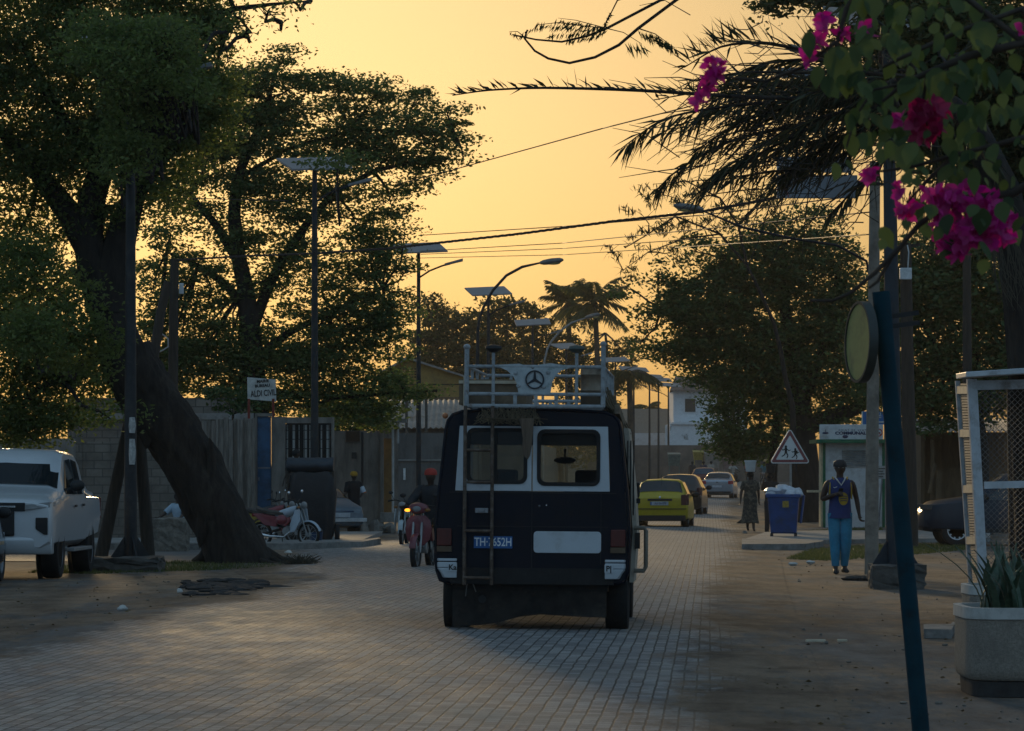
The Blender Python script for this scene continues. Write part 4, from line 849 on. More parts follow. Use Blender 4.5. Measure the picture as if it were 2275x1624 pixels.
# hollow body: skin from the rear frame to the windscreen, with openings along the side windows
ys = [0,.05,.55,.62,1.55,1.68,2.6,2.72,3.35,3.5]
R_ = [sec(y) for y in ys]; R_ += [sec(3.85,.995,2.17)]
mb = MB(); n = len(R_[0]); allp = [p for r in R_ for p in r]; fs = []
def sidewin(i, j): return i in (3,5,7) and SEC[min(j,n-2-j)][1] in (1.43,1.75)
for i in range(len(R_)-1):
    for j in range(n-1):
        jj = j if j < len(SEC) else n-1-j; lo = min(j, n-2-j)
        if i in (3,5,7) and lo in (6,7): continue
        fs.append((i*n+j, i*n+j+1, (i+1)*n+j+1, (i+1)*n+j))
mb.add(allp, fs)
# nose: sloping windscreen base and short bonnet
NR = []
for y, s, zt in ((3.85,.995,2.17),):
    pass
low = [p for p in range(0,7)]
def half(y, sx, zmax):
    r = [V(x*sx,y,z) for x, z in SEC[:6]]+[V(.90*sx,y,zmax-.04),V(.80*sx,y,zmax),V(0,y,zmax+.02)]
    return r+[V(-p.x,p.y,p.z) for p in r[-2::-1]]
H_ = [half(3.85,.995,1.32), half(4.15,.985,1.27), half(4.5,.96,1.16), half(4.72,.93,1.02), half(4.78,.88,.95)]
mb.loft(H_)
bod = mb.build('body', navyp, van, smooth=40, fixn=False)
sol = bod.modifiers.new('skin', 'SOLIDIFY'); sol.thickness = .03; sol.offset = -1
# floor, interior
mb = MB(); mb.box((0,2.2,.56), (1.75,4.3,.06)); mb.box((0,3.55,.95), (1.7,.3,.6)); mb.build('floor', MATS['black_trim'], van)
mb = MB()
for y in (.75,1.55,2.35):
    mb.box((-.1,y,.85), (1.25,.5,.12)); mb.box((-.1,y-.22,1.10), (1.25,.12,.55))
for x in (-.42,.45): mb.box((x,3.05,.9), (.5,.5,.15)); mb.box((x,2.82,1.15), (.5,.14,.62)); mb.box((x,2.82,1.53), (.26,.1,.2))
mb.build('seat', seatm, van, bevel=.03)
mb = MB(); mb.box((0,2.0,2.155), (1.3,3.8,.02)); mb.box((0,.25,1.98), (1.5,.45,.22)); mb.build('headliner', mat('headliner', (.015,.014,.013), .9), van)
mb = MB(); mb.ell((.18,3.55,1.735), (.12,.02,.038)); mb.cyl((.18,3.58,1.76),(.18,3.62,1.86),.012); mb.build('rear_view_mirror', MATS['black_trim'], van)
# windscreen
ws = [V(-.83,3.86,2.05),V(.83,3.86,2.05),V(.86,4.02,1.34),V(-.86,4.02,1.34)]
mb = MB(); mb.add([p+V(0,.02,0) for p in ws], [(0,1,2,3)]); 
m_, t_, o_ = nt('dusty_windscreen'); a_ = t_.nodes.new('ShaderNodeBsdfTransparent'); a_.inputs[0].default_value = (.85,.85,.78,1); b_ = t_.nodes.new('ShaderNodeBsdfTranslucent'); b_.inputs[0].default_value = (.62,.56,.36,1)
n_ = noise(t_, 5, 5, .6); r_ = ramp(t_, n_.outputs['Fac'], [(.3,(.10,.10,.10)),(.7,(.26,.26,.26))]); x_ = t_.nodes.new('ShaderNodeMixShader'); L(t_, r_.outputs[0], x_.inputs[0]); L(t_, a_.outputs[0], x_.inputs[1]); L(t_, b_.outputs[0], x_.inputs[2]); L(t_, x_.outputs[0], o_.inputs[0])
mb.build('windscreen', m_, van)
def rrect(x0, x1, z0, z1, r, n=5):
    out = []
    for cx, cz, a0 in ((x1-r,z1-r,0),(x0+r,z1-r,90),(x0+r,z0+r,180),(x1-r,z0+r,270)):
        for i in range(n): a = math.radians(a0+90*i/(n-1)); out.append((cx+r*math.cos(a), cz+r*math.sin(a)))
    return out
def frame(mb, outer, inner, y0, y1):          # flat panel with a hole; equal point counts
    n = len(outer); a = [V(x,y0,z) for x, z in outer]; b = [V(x,y0,z) for x, z in inner]; c = [V(x,y1,z) for x, z in outer]; d = [V(x,y1,z) for x, z in inner]
    fs = []
    for i in range(n):
        k = (i+1) % n; fs += [(i,k,n+k,n+i),(2*n+i,3*n+i,3*n+k,2*n+k),(i,2*n+i,2*n+k,k),(n+i,n+k,3*n+k,3*n+i)]
    mb.add(a+b+c+d, fs)
# rear wall: navy surround filling between body skin and the white door band
xs = lambda z: next((a[0]+(b[0]-a[0])*(z-a[1])/(b[1]-a[1]) for a, b in zip(SEC, SEC[1:]) if a[1] <= z <= b[1]), .8)
wl, wr, wt, wb = vx(1012), vx(1351), vz(946), vz(1092)
mb = MB(); mb.add([V(x,.0,z) for x, z in SEC]+[V(-x,.0,z) for x, z in SEC], [])
def navypanel(poly): mb.ext([V(x,.0,z) for x, z in poly], (0,.05,0))
navypanel([(-.80,.50),(-.905,.53),(-.935,.62),(-.945,.85),(-.945,1.02),(-.935,1.2),(-.915,wb),(.915,wb),(.935,1.2),(.945,1.02),(.945,.85),(.935,.62),(.905,.53),(.80,.50)])
navypanel([(-xs(wb),wb),(-xs(wt),wt),(vx(1017),wt),(vx(1008),wb)])
navypanel([(xs(wb),wb),(xs(wt),wt),(vx(1348),wt),(vx(1353),wb)])
navypanel([(-xs(wt),wt),(-.835,2.10),(-.79,2.155),(-.70,2.185),(0,2.21),(.70,2.185),(.79,2.155),(.835,2.10),(xs(wt),wt)])
mb.build('rear_panel', navyp, van)
mid = vx(1179.5)
def door(x0t, x0b, x1, wx0, wx1, wz0, wz1, left):
    win = rrect(wx0, wx1, wz0, wz1, .07); k = len(win); cx, cz = (wx0+wx1)/2, (wz0+wz1)/2
    X = (lambda z: x0b+(x0t-x0b)*(z-wb)/(wt-wb)); lo, hi = (min(x0t,x1), max(x0t,x1))
    outer = []
    for x, z in win:                         # push each window point out to the panel outline
        dx, dz = x-cx, z-cz; cand = []
        if dz > 1e-6: cand.append((wt-.004-cz)/dz)
        if dz < -1e-6: cand.append((wb+.004-cz)/dz)
        edge_r = (x1 if left else x0t)-.003; edge_l = (x0t if left else x1)+.003
        if dx > 1e-6: cand.append((edge_r-cx)/dx)
        if dx < -1e-6: cand.append((edge_l-cx)/dx)
        q = min(cand); px, pz = cx+dx*q, cz+dz*q
        sh = (x0b-x0t)*(1-(pz-wb)/(wt-wb)); 
        if (left and px < cx) or (not left and px > cx): px += sh*min(1, abs(px-cx)/abs((edge_l if left else edge_r)-cx))
        outer.append((px, pz))
    # exact corners
    for tx, tz in (((x0t if left else x1)+.003, wt-.004), ((x1 if left else x0t)-.003, wt-.004), ((x0b if left else x1)+.003, wb+.004), ((x1 if left else x0b)-.003, wb+.004)):
        i = min(range(k), key=lambda i: (outer[i][0]-tx)**2+(outer[i][1]-tz)**2); outer[i] = (tx, tz)
    mb = MB(); frame(mb, outer, win, -.012, .045); mb.cur = 0
    d = mb.build('rear_door', [vwhite], van, bevel=.004)
    g0 = rrect(wx0-.012, wx1+.012, wz0-.012, wz1+.012, .075); g1 = rrect(wx0+.025, wx1-.025, wz0+.025, wz1-.025, .055)
    mb = MB(); frame(mb, g0, g1, -.022, .02); mb.build('window_gasket', rubber, d)
    mb = MB(); mb.add([V(x,.0,z) for x, z in g1], [tuple(range(len(g1)))]); mb.build('window_glass', glass if left else glassmat('clear_glass', (.88,.9,.88), .10), d)
    return d
dl = door(vx(1017), vx(1008), mid-.003, vx(1036), vx(1166), vz(1073), vz(954), True)
dr = door(vx(1348), vx(1353), mid+.003, vx(1193), vx(1328), vz(1076.5), vz(956), False)
mb = MB(); mb.box((vx(1098), -.012, vz(1013)), (.035,.03,vz(956)-vz(1071))); mb.box((vx(1066), -.012, vz(1001)), (vx(1096)-vx(1040),.025,.022)); mb.build('sliding_pane_bar', rubber, dl)
mb = MB()
for x in (mid,): mb.box((x,-.004,(.52+wb)/2), (.008,.008,wb-.54))
mb.box((vx(1026),-.004,1.05),(.008,.008,.72)); mb.box((vx(1333),-.004,1.05),(.008,.008,.72)); mb.box((0,-.004,vz(1170)),(1.5,.008,.008)); mb.box((0,-.004,wb-.012),(1.66,.01,.012))
mb.build('door_seam', MATS['black_trim'], van)
mb = MB(); mb.box((vx(1068),-.012,vz(1135)),(.13,.03,.05)); mb.box((vx(1068),-.028,vz(1135)),(.06,.02,.03)); mb.build('door_handle', MATS['dull_steel'], van, bevel=.004); mb = MB(); mb.ell((vx(1196),-.01,vz(1124)),(.012,.014,.012)); mb.build('lock_button', MATS['dull_steel'], van, smooth=180)
mb = MB(); mb.box((vx(1212),-.016,vz(1122)),(.012,.012,.012)); mb.build('lock_barrel', mat('chrome', (.7,.7,.7), .2, metal=1), van)
# plates, blank panel, lights
mb = MB(); mb.box(((vx(1051)+vx(1137))/2,-.014,(vz(1192)+vz(1219))/2),(vx(1137)-vx(1051),.012,vz(1192)-vz(1219))); pl = mb.build('number_plate', mat('plate_blue', (.012,.10,.30), .4, var=.1), van, bevel=.004)
text('lettering', 'TH·7652H', .117, Matrix.Translation(((vx(1051)+vx(1137))/2,-.021,(vz(1192)+vz(1219))/2)) @ FACE, mat('plate_white', (.75,.77,.78), .5), pl, xs=.74, bold=.0015)
mb = MB(); rr = rrect(vx(1184),vx(1334),vz(1228),vz(1180),.035); mb.ext([V(x,-.02,z) for x, z in rr], (0,.02,0)); mb.build('blank_plate_panel', vwhite, van, bevel=.004)
for s, x0, x1 in ((-1,969,1002),(1,1355,1388)):
    mb = MB(); mb.box(((vx(x0)+vx(x1))/2,-.02,(vz(1175)+vz(1214))/2),(vx(x1)-vx(x0),.05,vz(1175)-vz(1214))); tl = mb.build('tail_light', mat('tail_red', (.085,.010,.006), .25, var=.3, scale=12), van, bevel=.01)
    mb = MB(); mb.box(((vx(x0)+vx(x1))/2,-.02,(vz(1214.6)+vz(1227))/2),(vx(x1)-vx(x0),.046,vz(1214.6)-vz(1227))); mb.build('reverse_lens', mat('amber_dirty', (.10,.06,.03), .3), tl)
    # bumper corner, painted with a navy groove and a white sticker
    xa, xb = (vx(966),vx(1014)) if s < 0 else (vx(1343),vx(1392))
    mb = MB(); xo, xi = (xa, xb) if s < 0 else (xb, xa)
    mb.loft([[V(xi,-.06,z0),V(xo-s*.03,-.05,z0),V(xo,.05,z0),V(xo,.5,z0),V(xi,.5,z0)] for z0 in (vz(1262),vz(1250))] , cap=True)
    mb.loft([[V(xi,-.06,vz(1285)),V(xo-s*.10,-.05,vz(1285)),V(xo-s*.05,.05,vz(1285)),V(xo-s*.05,.5,vz(1285)),V(xi,.5,vz(1285))],[V(xi,-.07,vz(1263)),V(xo-s*.03,-.06,vz(1263)),V(xo,.05,vz(1263)),V(xo,.5,vz(1263)),V(xi,.5,vz(1263))]])
    mb.loft([[V(xi,-.06,z0),V(xo-s*.03,-.05,z0),V(xo,.05,z0),V(xo,.5,z0),V(xi,.5,z0)] for z0 in (vz(1248),vz(1242))])
    b_ = mb.build('bumper_corner', vwhite, van, bevel=.008)
    mb = MB(); mb.box((xi-s*(-.0) + s*.04,-.068,vz(1262)),(.085,.012,.075)); st = mb.build('sticker', vwhite, b_)
    text('lettering', 'Ka' if s < 0 else 'P|', .075, Matrix.Translation((xi+s*.04,-.0755,vz(1262))) @ FACE, blackp, b_, bold=.002)
# black skirt and mud flap
mb = MB(); mb.box((0,.02,vz(1287)+.03),(1.62,.10,.16)); mb.box((0,.35,vz(1300)),(1.5,.5,.12)); mb.build('rear_crossbar', rubber, van)
mb = MB(); zb = [vz(1376),vz(1374),vz(1370),vz(1366),vz(1364),vz(1365),vz(1366),vz(1369)]; xsn = [vx(1003)+(vx(1346)-vx(1003))*i/7 for i in range(8)]
zb = [vz(y) for y in (1396,1392,1386,1372,1366,1368,1371,1372)]
top_ = vz(1296)
mb.add([V(x,.12+.015*math.sin(9*x),z) for x, z in zip(xsn, zb)]+[V(x,.10,top_) for x in xsn]+[V(x,.14+.015*math.sin(9*x),z) for x, z in zip(xsn, zb)]+[V(x,.12,top_) for x in xsn],
       [f for i in range(7) for f in ((i,i+1,9+i,8+i),(16+i,24+i,25+i,17+i),(i,16+i,17+i,i+1))])
mb.build('mud_flap', mat('flap_rubber', (.022,.019,.017), .9, var=.6, scale=6, dirt=(.06,.05,.04), dscale=5, dlo=.55), van)
mb = MB(); mb.tube([(vx(1040),-.03,vz(1285)),(vx(1036),.0,vz(1302)),(vx(1033),.03,vz(1326))], .006, 5); mb.tube([(vx(1046),-.03,vz(1285)),(vx(1050),.0,vz(1300)),(vx(1056),.03,vz(1316))], .006, 5); mb.build('loose_strap', mat('grey_cord', (.12,.11,.10), .8), van)
def tyre(root, c, r, w, m=None, rimr=.62, spokes=0, rimm=None, n=28):
    m = m or rubber; t_ = MB(); t_.lathe([(r*rimr,-w*.42),(r*.86,-w*.5),(r*.965,-w*.46),(r,-w*.3),(r,w*.3),(r*.965,w*.46),(r*.86,w*.5),(r*rimr,w*.42),(r*rimr,-w*.42)], n, c, 'X', closed=False)
    wl_ = t_.build('wheel', m, root, smooth=40)
    rm = MB(); sg_ = 1 if c[0] > 0 else -1
    if spokes:
        rm.lathe([(r*rimr*.9,-w*.44),(r*rimr*1.01,-w*.46),(r*rimr*1.01,w*.46),(r*rimr*.9,w*.44)], n, c, 'X', closed=True)
        rm.cyl(Vector(c)+V(-w*.3,0,0), Vector(c)+V(w*.3,0,0), r*.16, n=12)
        for k in range(spokes):
            a = 2*math.pi*k/spokes; rm.beam(Vector(c)+V(sg_*w*.34,0,0), Vector(c)+V(sg_*w*.38,r*rimr*.97*math.cos(a),r*rimr*.97*math.sin(a)), r*.10, w*.10, up=(1,0,0))
    else:
        rm.lathe([(r*.02,sg_*w*.22),(r*.22,sg_*w*.26),(r*.40,sg_*w*.12),(r*rimr*.92,sg_*w*.20),(r*rimr*1.01,sg_*w*.44),(r*rimr*1.01,-sg_*w*.44),(r*.02,-sg_*w*.3)], n, c, 'X')
    rm.build('rim', rimm or MATS['dull_steel'], wl_, smooth=40)
    return wl_
for x, y in ((vx(1001)+.005,.75),(vx(1366)+.005,.75),(-.80,3.85),(.83,3.85)): tyre(van, (x,y,.335), .335, .235 if y < 1 else .19)
mb = MB(); mb.box((0,.75,.34),(1.5,.10,.10)); mb.box((0,2.2,.42),(.7,3.6,.14)); mb.cyl((-.5,.1,.33),(-.5,1.2,.33),.04); mb.build('underframe', MATS['black_trim'], van)
# ladder
xl, xr = vx(1031.5), vx(1092); mb = MB()
for x in (xl, xr): mb.tube([(x,-.10,vz(903)),(x,-.13,vz(950)),(x,-.11,vz(1170)),(x,-.09,vz(1300))], .018, 8)
for y in (1001,1072,1180,1284): mb.tube([(xl,-.12,vz(y)),(xr,-.12,vz(y))], .015, 8)
mb.build('ladder', rust, van, smooth=60)
# roof rack
rk = bpy.data.objects.new('roof_rack', None); COL.objects.link(rk); rk.parent = van
xL, xR = vx(1033), vx(1336); zB, zM, zT = vz(903), vz(876), vz(815); mb = MB(); L_ = 3.3
for y in (-.06, L_):
    for z, r in ((zB,.022),(zM,.018),(zT,.018)): mb.tube([(xL,y,z),(xR,y,z)], r, 8)
    for x, zt in ((xL,vz(775) if y < 0 else zT),(xR,vz(767) if y < 0 else zT)): mb.tube([(x,y,zB),(x,y,zt)], .024, 8)
    for x in (vx(1092), vx(1277)): mb.tube([(x,y,zB),(x,y,vz(784) if y < 0 else zT)], .017, 8)
    for x in (vx(1141),vx(1187),vx(1232)): mb.box((x,y,(zB+zM)/2),(.035,.03,zM-zB))
for x in (xL, xR):
    for z in (zB, zM, zT): mb.tube([(x,-.06,z),(x,L_,z)], .018, 8)
    for y in (.8,1.65,2.5): mb.tube([(x,y,zB),(x,y,zT)], .016, 8)
for i in range(9): mb.box((0,.1+i*.38,zB-.0),(xR-xL,.06,.02))
for x in (-.6,.6):
    for y in (.3,1.6,2.9): mb.box((x,y,(2.18+zB)/2),(.05,.05,zB-2.18+.02))
mb.build('rails', rackm, rk, smooth=50)
mb = MB(); mb.ell((xL,-.06,vz(772)),(.036,.036,.03)); mb.ell((xR,-.06,vz(764)),(.032,.032,.03)); mb.build('post_cap', rackm, rk, smooth=180)
for x, c in ((vx(1092),MATS['black_trim']),(vx(1277),mat('cap_green_grey', (.08,.10,.09), .6))):
    mb = MB(); mb.lathe([(.01,-.04),(.05,-.025),(.085,.005),(.075,.03),(.01,.045)], 16, (x,-.06,vz(776))); mb.build('lamp_knob', c, rk, smooth=50)
mb = MB(); cxm = vx(1184.5); plate = [(vx(1105),vz(811)),(vx(1150),vz(808.5)),(vx(1172),vz(815)),(vx(1180),vz(821)),(vx(1190),vz(811)),(vx(1220),vz(807)),(vx(1262),vz(813)),(vx(1262),vz(817)),(vx(1242),vz(824)),(vx(1229),vz(836)),(vx(1223),vz(852)),(vx(1219),vz(876)),(vx(1149),vz(876)),(vx(1144),vz(852)),(vx(1137),vz(837)),(vx(1123),vz(824)),(vx(1105),vz(816))]
mb.ext([V(x,-.075,z) for x, z in plate], (0,.012,0)); ep = mb.build('emblem_plate', mat('emblem_plate_paint', (.42,.46,.47), .55, var=.2, scale=12, dirt=(.12,.2,.16), dscale=7, dlo=.6), rk)
mb = MB(); cc = V(cxm,-.082,vz(844)); mb.lathe([(.079,-.006),(.094,-.006),(.094,.006),(.079,.006)], 40, cc, 'Y', closed=True)
for k in range(3):
    a = math.pi/2+k*2*math.pi/3; d = V(math.cos(a),0,math.sin(a)); n_ = V(-d.z,0,d.x); mb.ext([cc+n_*.016, cc+d*.084+n_*.006, cc+d*.084-n_*.006, cc-n_*.016], (0,.006,0))
mb.build('star_emblem', mat('emblem_black', (.008,.014,.022), .4), rk)
mb = MB()
for x, y in ((1142,830),(1214,828),(1148,858),(1204,860)): mb.ell((vx(x),-.078,vz(y)),(.022,.01,.02))
mb.build('bolt_head', rackm, rk, smooth=180)
# load on the rack: crate, drum, poles and straw hanging at the side
o = thing('wooden_crate', 'long slatted wooden crate lying on the roof rack behind the emblem', 'crate'); o.parent = None
o.location = van.location; o.rotation_euler = van.rotation_euler
crm = mat('crate_wood', (.20,.15,.10), .85, var=.35, scale=4, dirt=(.08,.06,.045), dscale=3)
mb = MB(); mb.box(((vx(1022)+vx(1150))/2,1.0,(zB+vz(846))/2+.02),(vx(1150)-vx(1022)+.1,1.4,vz(846)-zB)); mb.build('boards', crm, o)
mb = MB(); mb.box((vx(1022)+.02,.28,(zB+vz(846))/2+.03),(.05,.03,.30)); mb.box((vx(1080),.28,vz(848)),(.62,.03,.03)); mb.build('cleat', mat('pale_wood', (.55,.48,.36), .6), o)
o = thing('metal_drum', 'dented brownish metal drum standing in the right corner of the roof rack', 'drum'); o.location = van.location; o.rotation_euler = van.rotation_euler
dm = mat('drum_metal', (.24,.19,.14), .4, metal=.5, var=.35, scale=4, dirt=(.09,.06,.04), dscale=4)
dc = V((vx(1285)+vx(1333))/2,.42,zB+.02); mb = MB(); mb.lathe([(.115,0),(.12,.01),(.12,.14),(.126,.15),(.12,.16),(.12,.30),(.126,.31),(.12,.32),(.12,.385),(.112,.39)], 24, dc); mb.build('shell', dm, o, smooth=40)
mb = MB(); mb.lathe([(.02,.385),(.10,.385),(.10,.392),(.02,.392)], 20, dc, closed=True); mb.build('lid', dm, o)
o = thing('hanging_board', 'splintered wooden board hanging from the rack between the rear windows', 'board'); o.location = van.location; o.rotation_euler = van.rotation_euler
mb = MB(); bdp = [(1150,930),(1184,930),(1182,960),(1180,985),(1176,1012),(1171,1021),(1163,1014),(1158,1000),(1160,975),(1156,950)]
mb.ext([V(vx(x),-.16,vz(y)) for x, y in bdp], (0,.04,0)); mb.build('board', mat('splinter_wood', (.12,.085,.06), .9, var=.5, scale=5, stretch=(8,8,.6), bump=.6, bscale=14), o)
mb = MB(); rr_ = random.Random(8)
for i in range(130): x = rr_.uniform(vx(1060),vx(1190)); mb.tube([(x,-.08,vz(912)+rr_.uniform(-.03,.03)),(x+rr_.uniform(-.1,.1),-.13,vz(930)),(x+rr_.uniform(-.14,.14),-.15,vz(930)-rr_.uniform(.0,.07))], .004, 4)
mb.build('straw', mat('straw', (.10,.075,.045), .9, var=.4), o)
o = thing('straw_bundle', 'bundle of dry stalks and poles hanging over the right side of the roof rack', 'straw bundle'); o.location = van.location; o.rotation_euler = van.rotation_euler
mb = MB()
for i in range(120):
    y0 = rr_.uniform(-.05,3.2); x0 = xR+rr_.uniform(.0,.10); l_ = rr_.uniform(.2,.6)
    mb.tube([(x0-.05,y0,zB+rr_.uniform(-.02,.22)),(x0+.04,y0+.05,zB-.05),(x0+rr_.uniform(.05,.16),y0+rr_.uniform(.0,.3),zB-l_)], .008, 4)
mb.build('stalks', mat('straw_side', (.12,.095,.06), .9, var=.4), o)
mb = MB(); mb.beam((xR+.14,-.02,zB-.02),(xR+.20,3.1,zB-.35),.05,.09); mb.build('pole', crm, o)
# right side: pale beige open sliding door, trims, handle, outside mirror
mb = MB(); mb.ext([V(.955,.50,.50),V(.985,.50,1.0),V(.955,.50,1.45),V(.885,.5,2.05),V(.935,.5,2.05),V(1.0,.5,1.45),V(1.03,.5,1.0),V(1.0,.5,.50)], (0,1.25,0)); sd = mb.build('sliding_door', beige, van)
mb = MB()
for z0, z1 in ((1.1,2.0),): 
    for k in range(3): mb.box((.99-.03*k,.497,1.55),(.012,.01,.75))
mb.build('groove', MATS['black_trim'], sd)
mb = MB(); mb.box((1.035,.48,.92),(.05,.04,.16)); mb.box((1.04,.48,1.32),(.04,.05,.05)); mb.build('hinge', MATS['black_trim'], sd)
mb = MB(); mb.tube([(1.0,.45,.62),(1.10,.45,.62),(1.12,.45,.66),(1.12,.45,1.02),(1.10,.45,1.05),(1.0,.45,1.05)], .022, 8); mb.build('grab_handle', mat('handle_dirty', (.2,.17,.13), .6), van, smooth=60)
for s in (-1,1):
    for y0, y1 in ((.63,1.54),(1.69,2.59),(2.73,3.34)):
        mb = MB(); a = .918; b_ = .858; mb.add([V(s*(a+.002),y0,1.45),V(s*(a+.002),y1,1.45),V(s*(b_+.002),y1,2.0),V(s*(b_+.002),y0,2.0)], [(0,1,2,3)]); mb.build('side_window', glass, van)
    mb = MB(); mb.box((s*.96,3.9,1.42),(.06,.06,.16)); mb.beam((s*.9,3.9,1.36),(s*.98,3.9,1.4),.03); mb.build('wing_mirror', MATS['black_trim'], van, bevel=.02)
    mb = MB(); mb.lathe([(.01,.0),(.09,.01),(.10,-.03)], 16, (s*.68,4.76,.82), 'Y'); mb.build('headlight', mat('lamp_lens', (.22,.22,.22), .3), van)
mb = MB(); mb.ell((vx(985),-.0,vz(925)),(.03,.04,.03)); mb.build('marker_lamp', mat('marker_orange', (.45,.16,.06), .3), van, smooth=180)
mb = MB(); mb.box((0,4.80,.95),(1.1,.03,.16)); mb.box((0,4.84,.55),(1.85,.12,.18)); mb.build('front_bumper', MATS['black_trim'], van, bevel=.02)
# ---------------------------------------------------------------- trees
bark = mat('bark_dark', (.026,.020,.016), .95, var=.6, scale=7, bump=1.6, bscale=11, dirt=(.055,.045,.036), dscale=3, dlo=.56, stretch=(1.3,1.3,.35))
barkf = mat('bark_far', (.07,.055,.042), .95, var=.4, scale=3)
def mesh_np(name, vs, k, m, parent=None):
    """mesh of separate k-sided faces from an (n*k,3) array"""
    n = len(vs)//k; me = bpy.data.meshes.new(name); me.vertices.add(len(vs)); me.vertices.foreach_set('co', vs.astype(np.float32).ravel())
    me.loops.add(len(vs)); me.loops.foreach_set('vertex_index', np.arange(len(vs), dtype=np.int32))
    me.polygons.add(n); me.polygons.foreach_set('loop_start', np.arange(0, n*k, k, dtype=np.int32)); me.update(calc_edges=True)
    me.materials.append(m); o = bpy.data.objects.new(name, me); COL.objects.link(o)
    if parent is not None: o.parent = parent
    return o
def leaf_quads(pos, L_, W_, rs, flat=.6, droop=0., along=None):
    """rhombic leaves at pos; flat pulls the leaf planes level, droop hangs the tips down"""
    n = len(pos); d = rs.normal(size=(n,3)); d[:,2] *= (1-flat); d[:,2] -= droop
    if along is not None: d = d*.55+along
    d /= np.linalg.norm(d, axis=1, keepdims=True)+1e-9
    r = rs.normal(size=(n,3)); s = np.cross(d, r); s /= np.linalg.norm(s, axis=1, keepdims=True)+1e-9
    k = rs.uniform(.6, 1.3, (n,1)); l = L_*k; w = W_*k
    up = np.cross(s, d)*w*.25
    v = np.empty((n,4,3)); v[:,0] = pos-d*l*.5; v[:,1] = pos-s*w*.5+up; v[:,2] = pos+d*l*.5; v[:,3] = pos+s*w*.5+up
    return v.reshape(-1,3)
def crown(blobs, L_, W_, lai, seed, clump=.45, flat=.5, droop=.15, per=26, thick=.8, zf=.42):
    """blobs: (px, py, rx, ry, Y[, density]) in picture units; leaves sit in clumps strewn through each ellipsoid"""
    rs = np.random.RandomState(seed); out = []
    for b in blobs:
        px, py, rx, ry, Y = b[:5]; de = b[5] if len(b) > 5 else 1.
        c = np.array(P(px, py, Y)); sx, sz = rx/F*Y, ry/F*Y; sy = max(sx, sz)*thick
        n = int(math.pi*sx*sz*lai*de/(.5*L_*W_)); nc = max(3, n//per)
        u = rs.normal(size=(nc,3)); u /= np.linalg.norm(u, axis=1, keepdims=True); u *= rs.uniform(.12, 1.06, (nc,1))**.5
        cen = c+u*np.array([sx, sy, sz])
        idx = rs.randint(0, nc, n); sp = rs.normal(size=(n,3)); sp *= (rs.uniform(0,1,(n,1))**.4*1.5)/np.linalg.norm(sp, axis=1, keepdims=True); sp = sp*np.array([clump, clump, clump*zf])*rs.uniform(.45,1.25,(nc,1))[idx]
        out.append(cen[idx]+sp)
    pos = np.concatenate(out); return leaf_quads(pos, L_, W_, rs, flat, droop)
def limbs(mb, paths, rng, n=8, jit=.06):
    for pts, r0, r1 in paths:
        p = [Vector(q) for q in pts]
        fine = []
        for a, b in zip(p, p[1:]):
            k = max(1, int((b-a).length/.8)); fine += [a.lerp(b, i/k)+V(rng.uniform(-1,1), rng.uniform(-1,1), rng.uniform(-.4,.4))*min(.06, r0*.3)*(1 if 0 < i else 0) for i in range(k)]
        fine.append(p[-1]); m = len(fine)
        mb.tube(fine, [r0+(r1-r0)*i/(m-1) for i in range(m)], n, jit=jit, rng=rng)
def auto_branches(mb, hubs, blobs, rng, r=.06, skip=0., n=5, twig=4):
    """a bent limb from the nearest hub into every blob, splitting into twigs"""
    for b in blobs:
        if rng.random() < skip: continue
        c = P(*b[:2], b[4]); h = min(hubs, key=lambda q: (q-c).length); d = c-h
        m = h.lerp(c, .5)+V(rng.uniform(-.2,.2), rng.uniform(-.3,.3), -.12*d.length*.5)
        mb.tube([h, h.lerp(m,.5)+V(0,0,.03*d.length), m, m.lerp(c,.6)+V(0,0,.02*d.length), c], [r, r*.8, r*.6, r*.42, r*.25], n)
        R_ = max(b[2], b[3])/F*b[4]
        for _ in range(twig):
            e = c+V(rng.uniform(-1,1)*b[2], 0, rng.uniform(-1,1)*b[3])/F*b[4]+V(0, rng.uniform(-.6,.6)*R_, 0); s = m.lerp(c, rng.uniform(.3,1))
            mb.tube([s, s.lerp(e,.5)+V(rng.uniform(-.1,.1),0,rng.uniform(-.05,.15))*R_, e], [r*.3, r*.2, r*.08], 4)
def PP(pts, Y): return [P(x, y, Y) if len(q) == 0 else P(x, y, q[0]) for x, y, *q in pts]
TOTAL = 0
def tree(name, label, base, paths, blobs, L_, W_, lai, lm, seed, hubs=None, br=.06, group=None, bm=None, extra=None, cat='tree', **kw):
    global TOTAL
    rng = random.Random(seed); t0 = thing(name, label, cat, base, group=group)
    mb = MB(); limbs(mb, paths, rng, 10); mb.build('trunk', bm or bark, t0, smooth=80, world=True)
    mb = MB(); H0 = [Vector(q) for p in (hubs or [pp[0] for pp in paths]) for q in p[len(p)//2:]]; auto_branches(mb, H0, blobs, rng, br)
    mb.build('branches', bm or bark, t0, smooth=180, world=True, fixn=False)
    v = crown(blobs, L_, W_, lai, seed, **kw)
    if extra is not None: v = np.concatenate([v, extra])
    TOTAL += len(v)//4
    v -= np.array(base); mesh_np('crown', v, 4, lm, t0); return t0
lf1 = leafmat('leaf_dark', (.085,.112,.036), (.17,.21,.07), .5); lf2 = leafmat('leaf_olive', (.026,.034,.011), (.075,.08,.025))
lf3 = leafmat('leaf_green', (.065,.092,.03), (.14,.185,.065)); lf4 = leafmat('leaf_deep_green', (.04,.07,.022), (.09,.14,.045), .28); lff = leafmat('leaf_far', (.05,.06,.022), (.11,.115,.04)); lfd = leafmat('leaf_shade', (.022,.034,.012), (.065,.085,.03), .35)
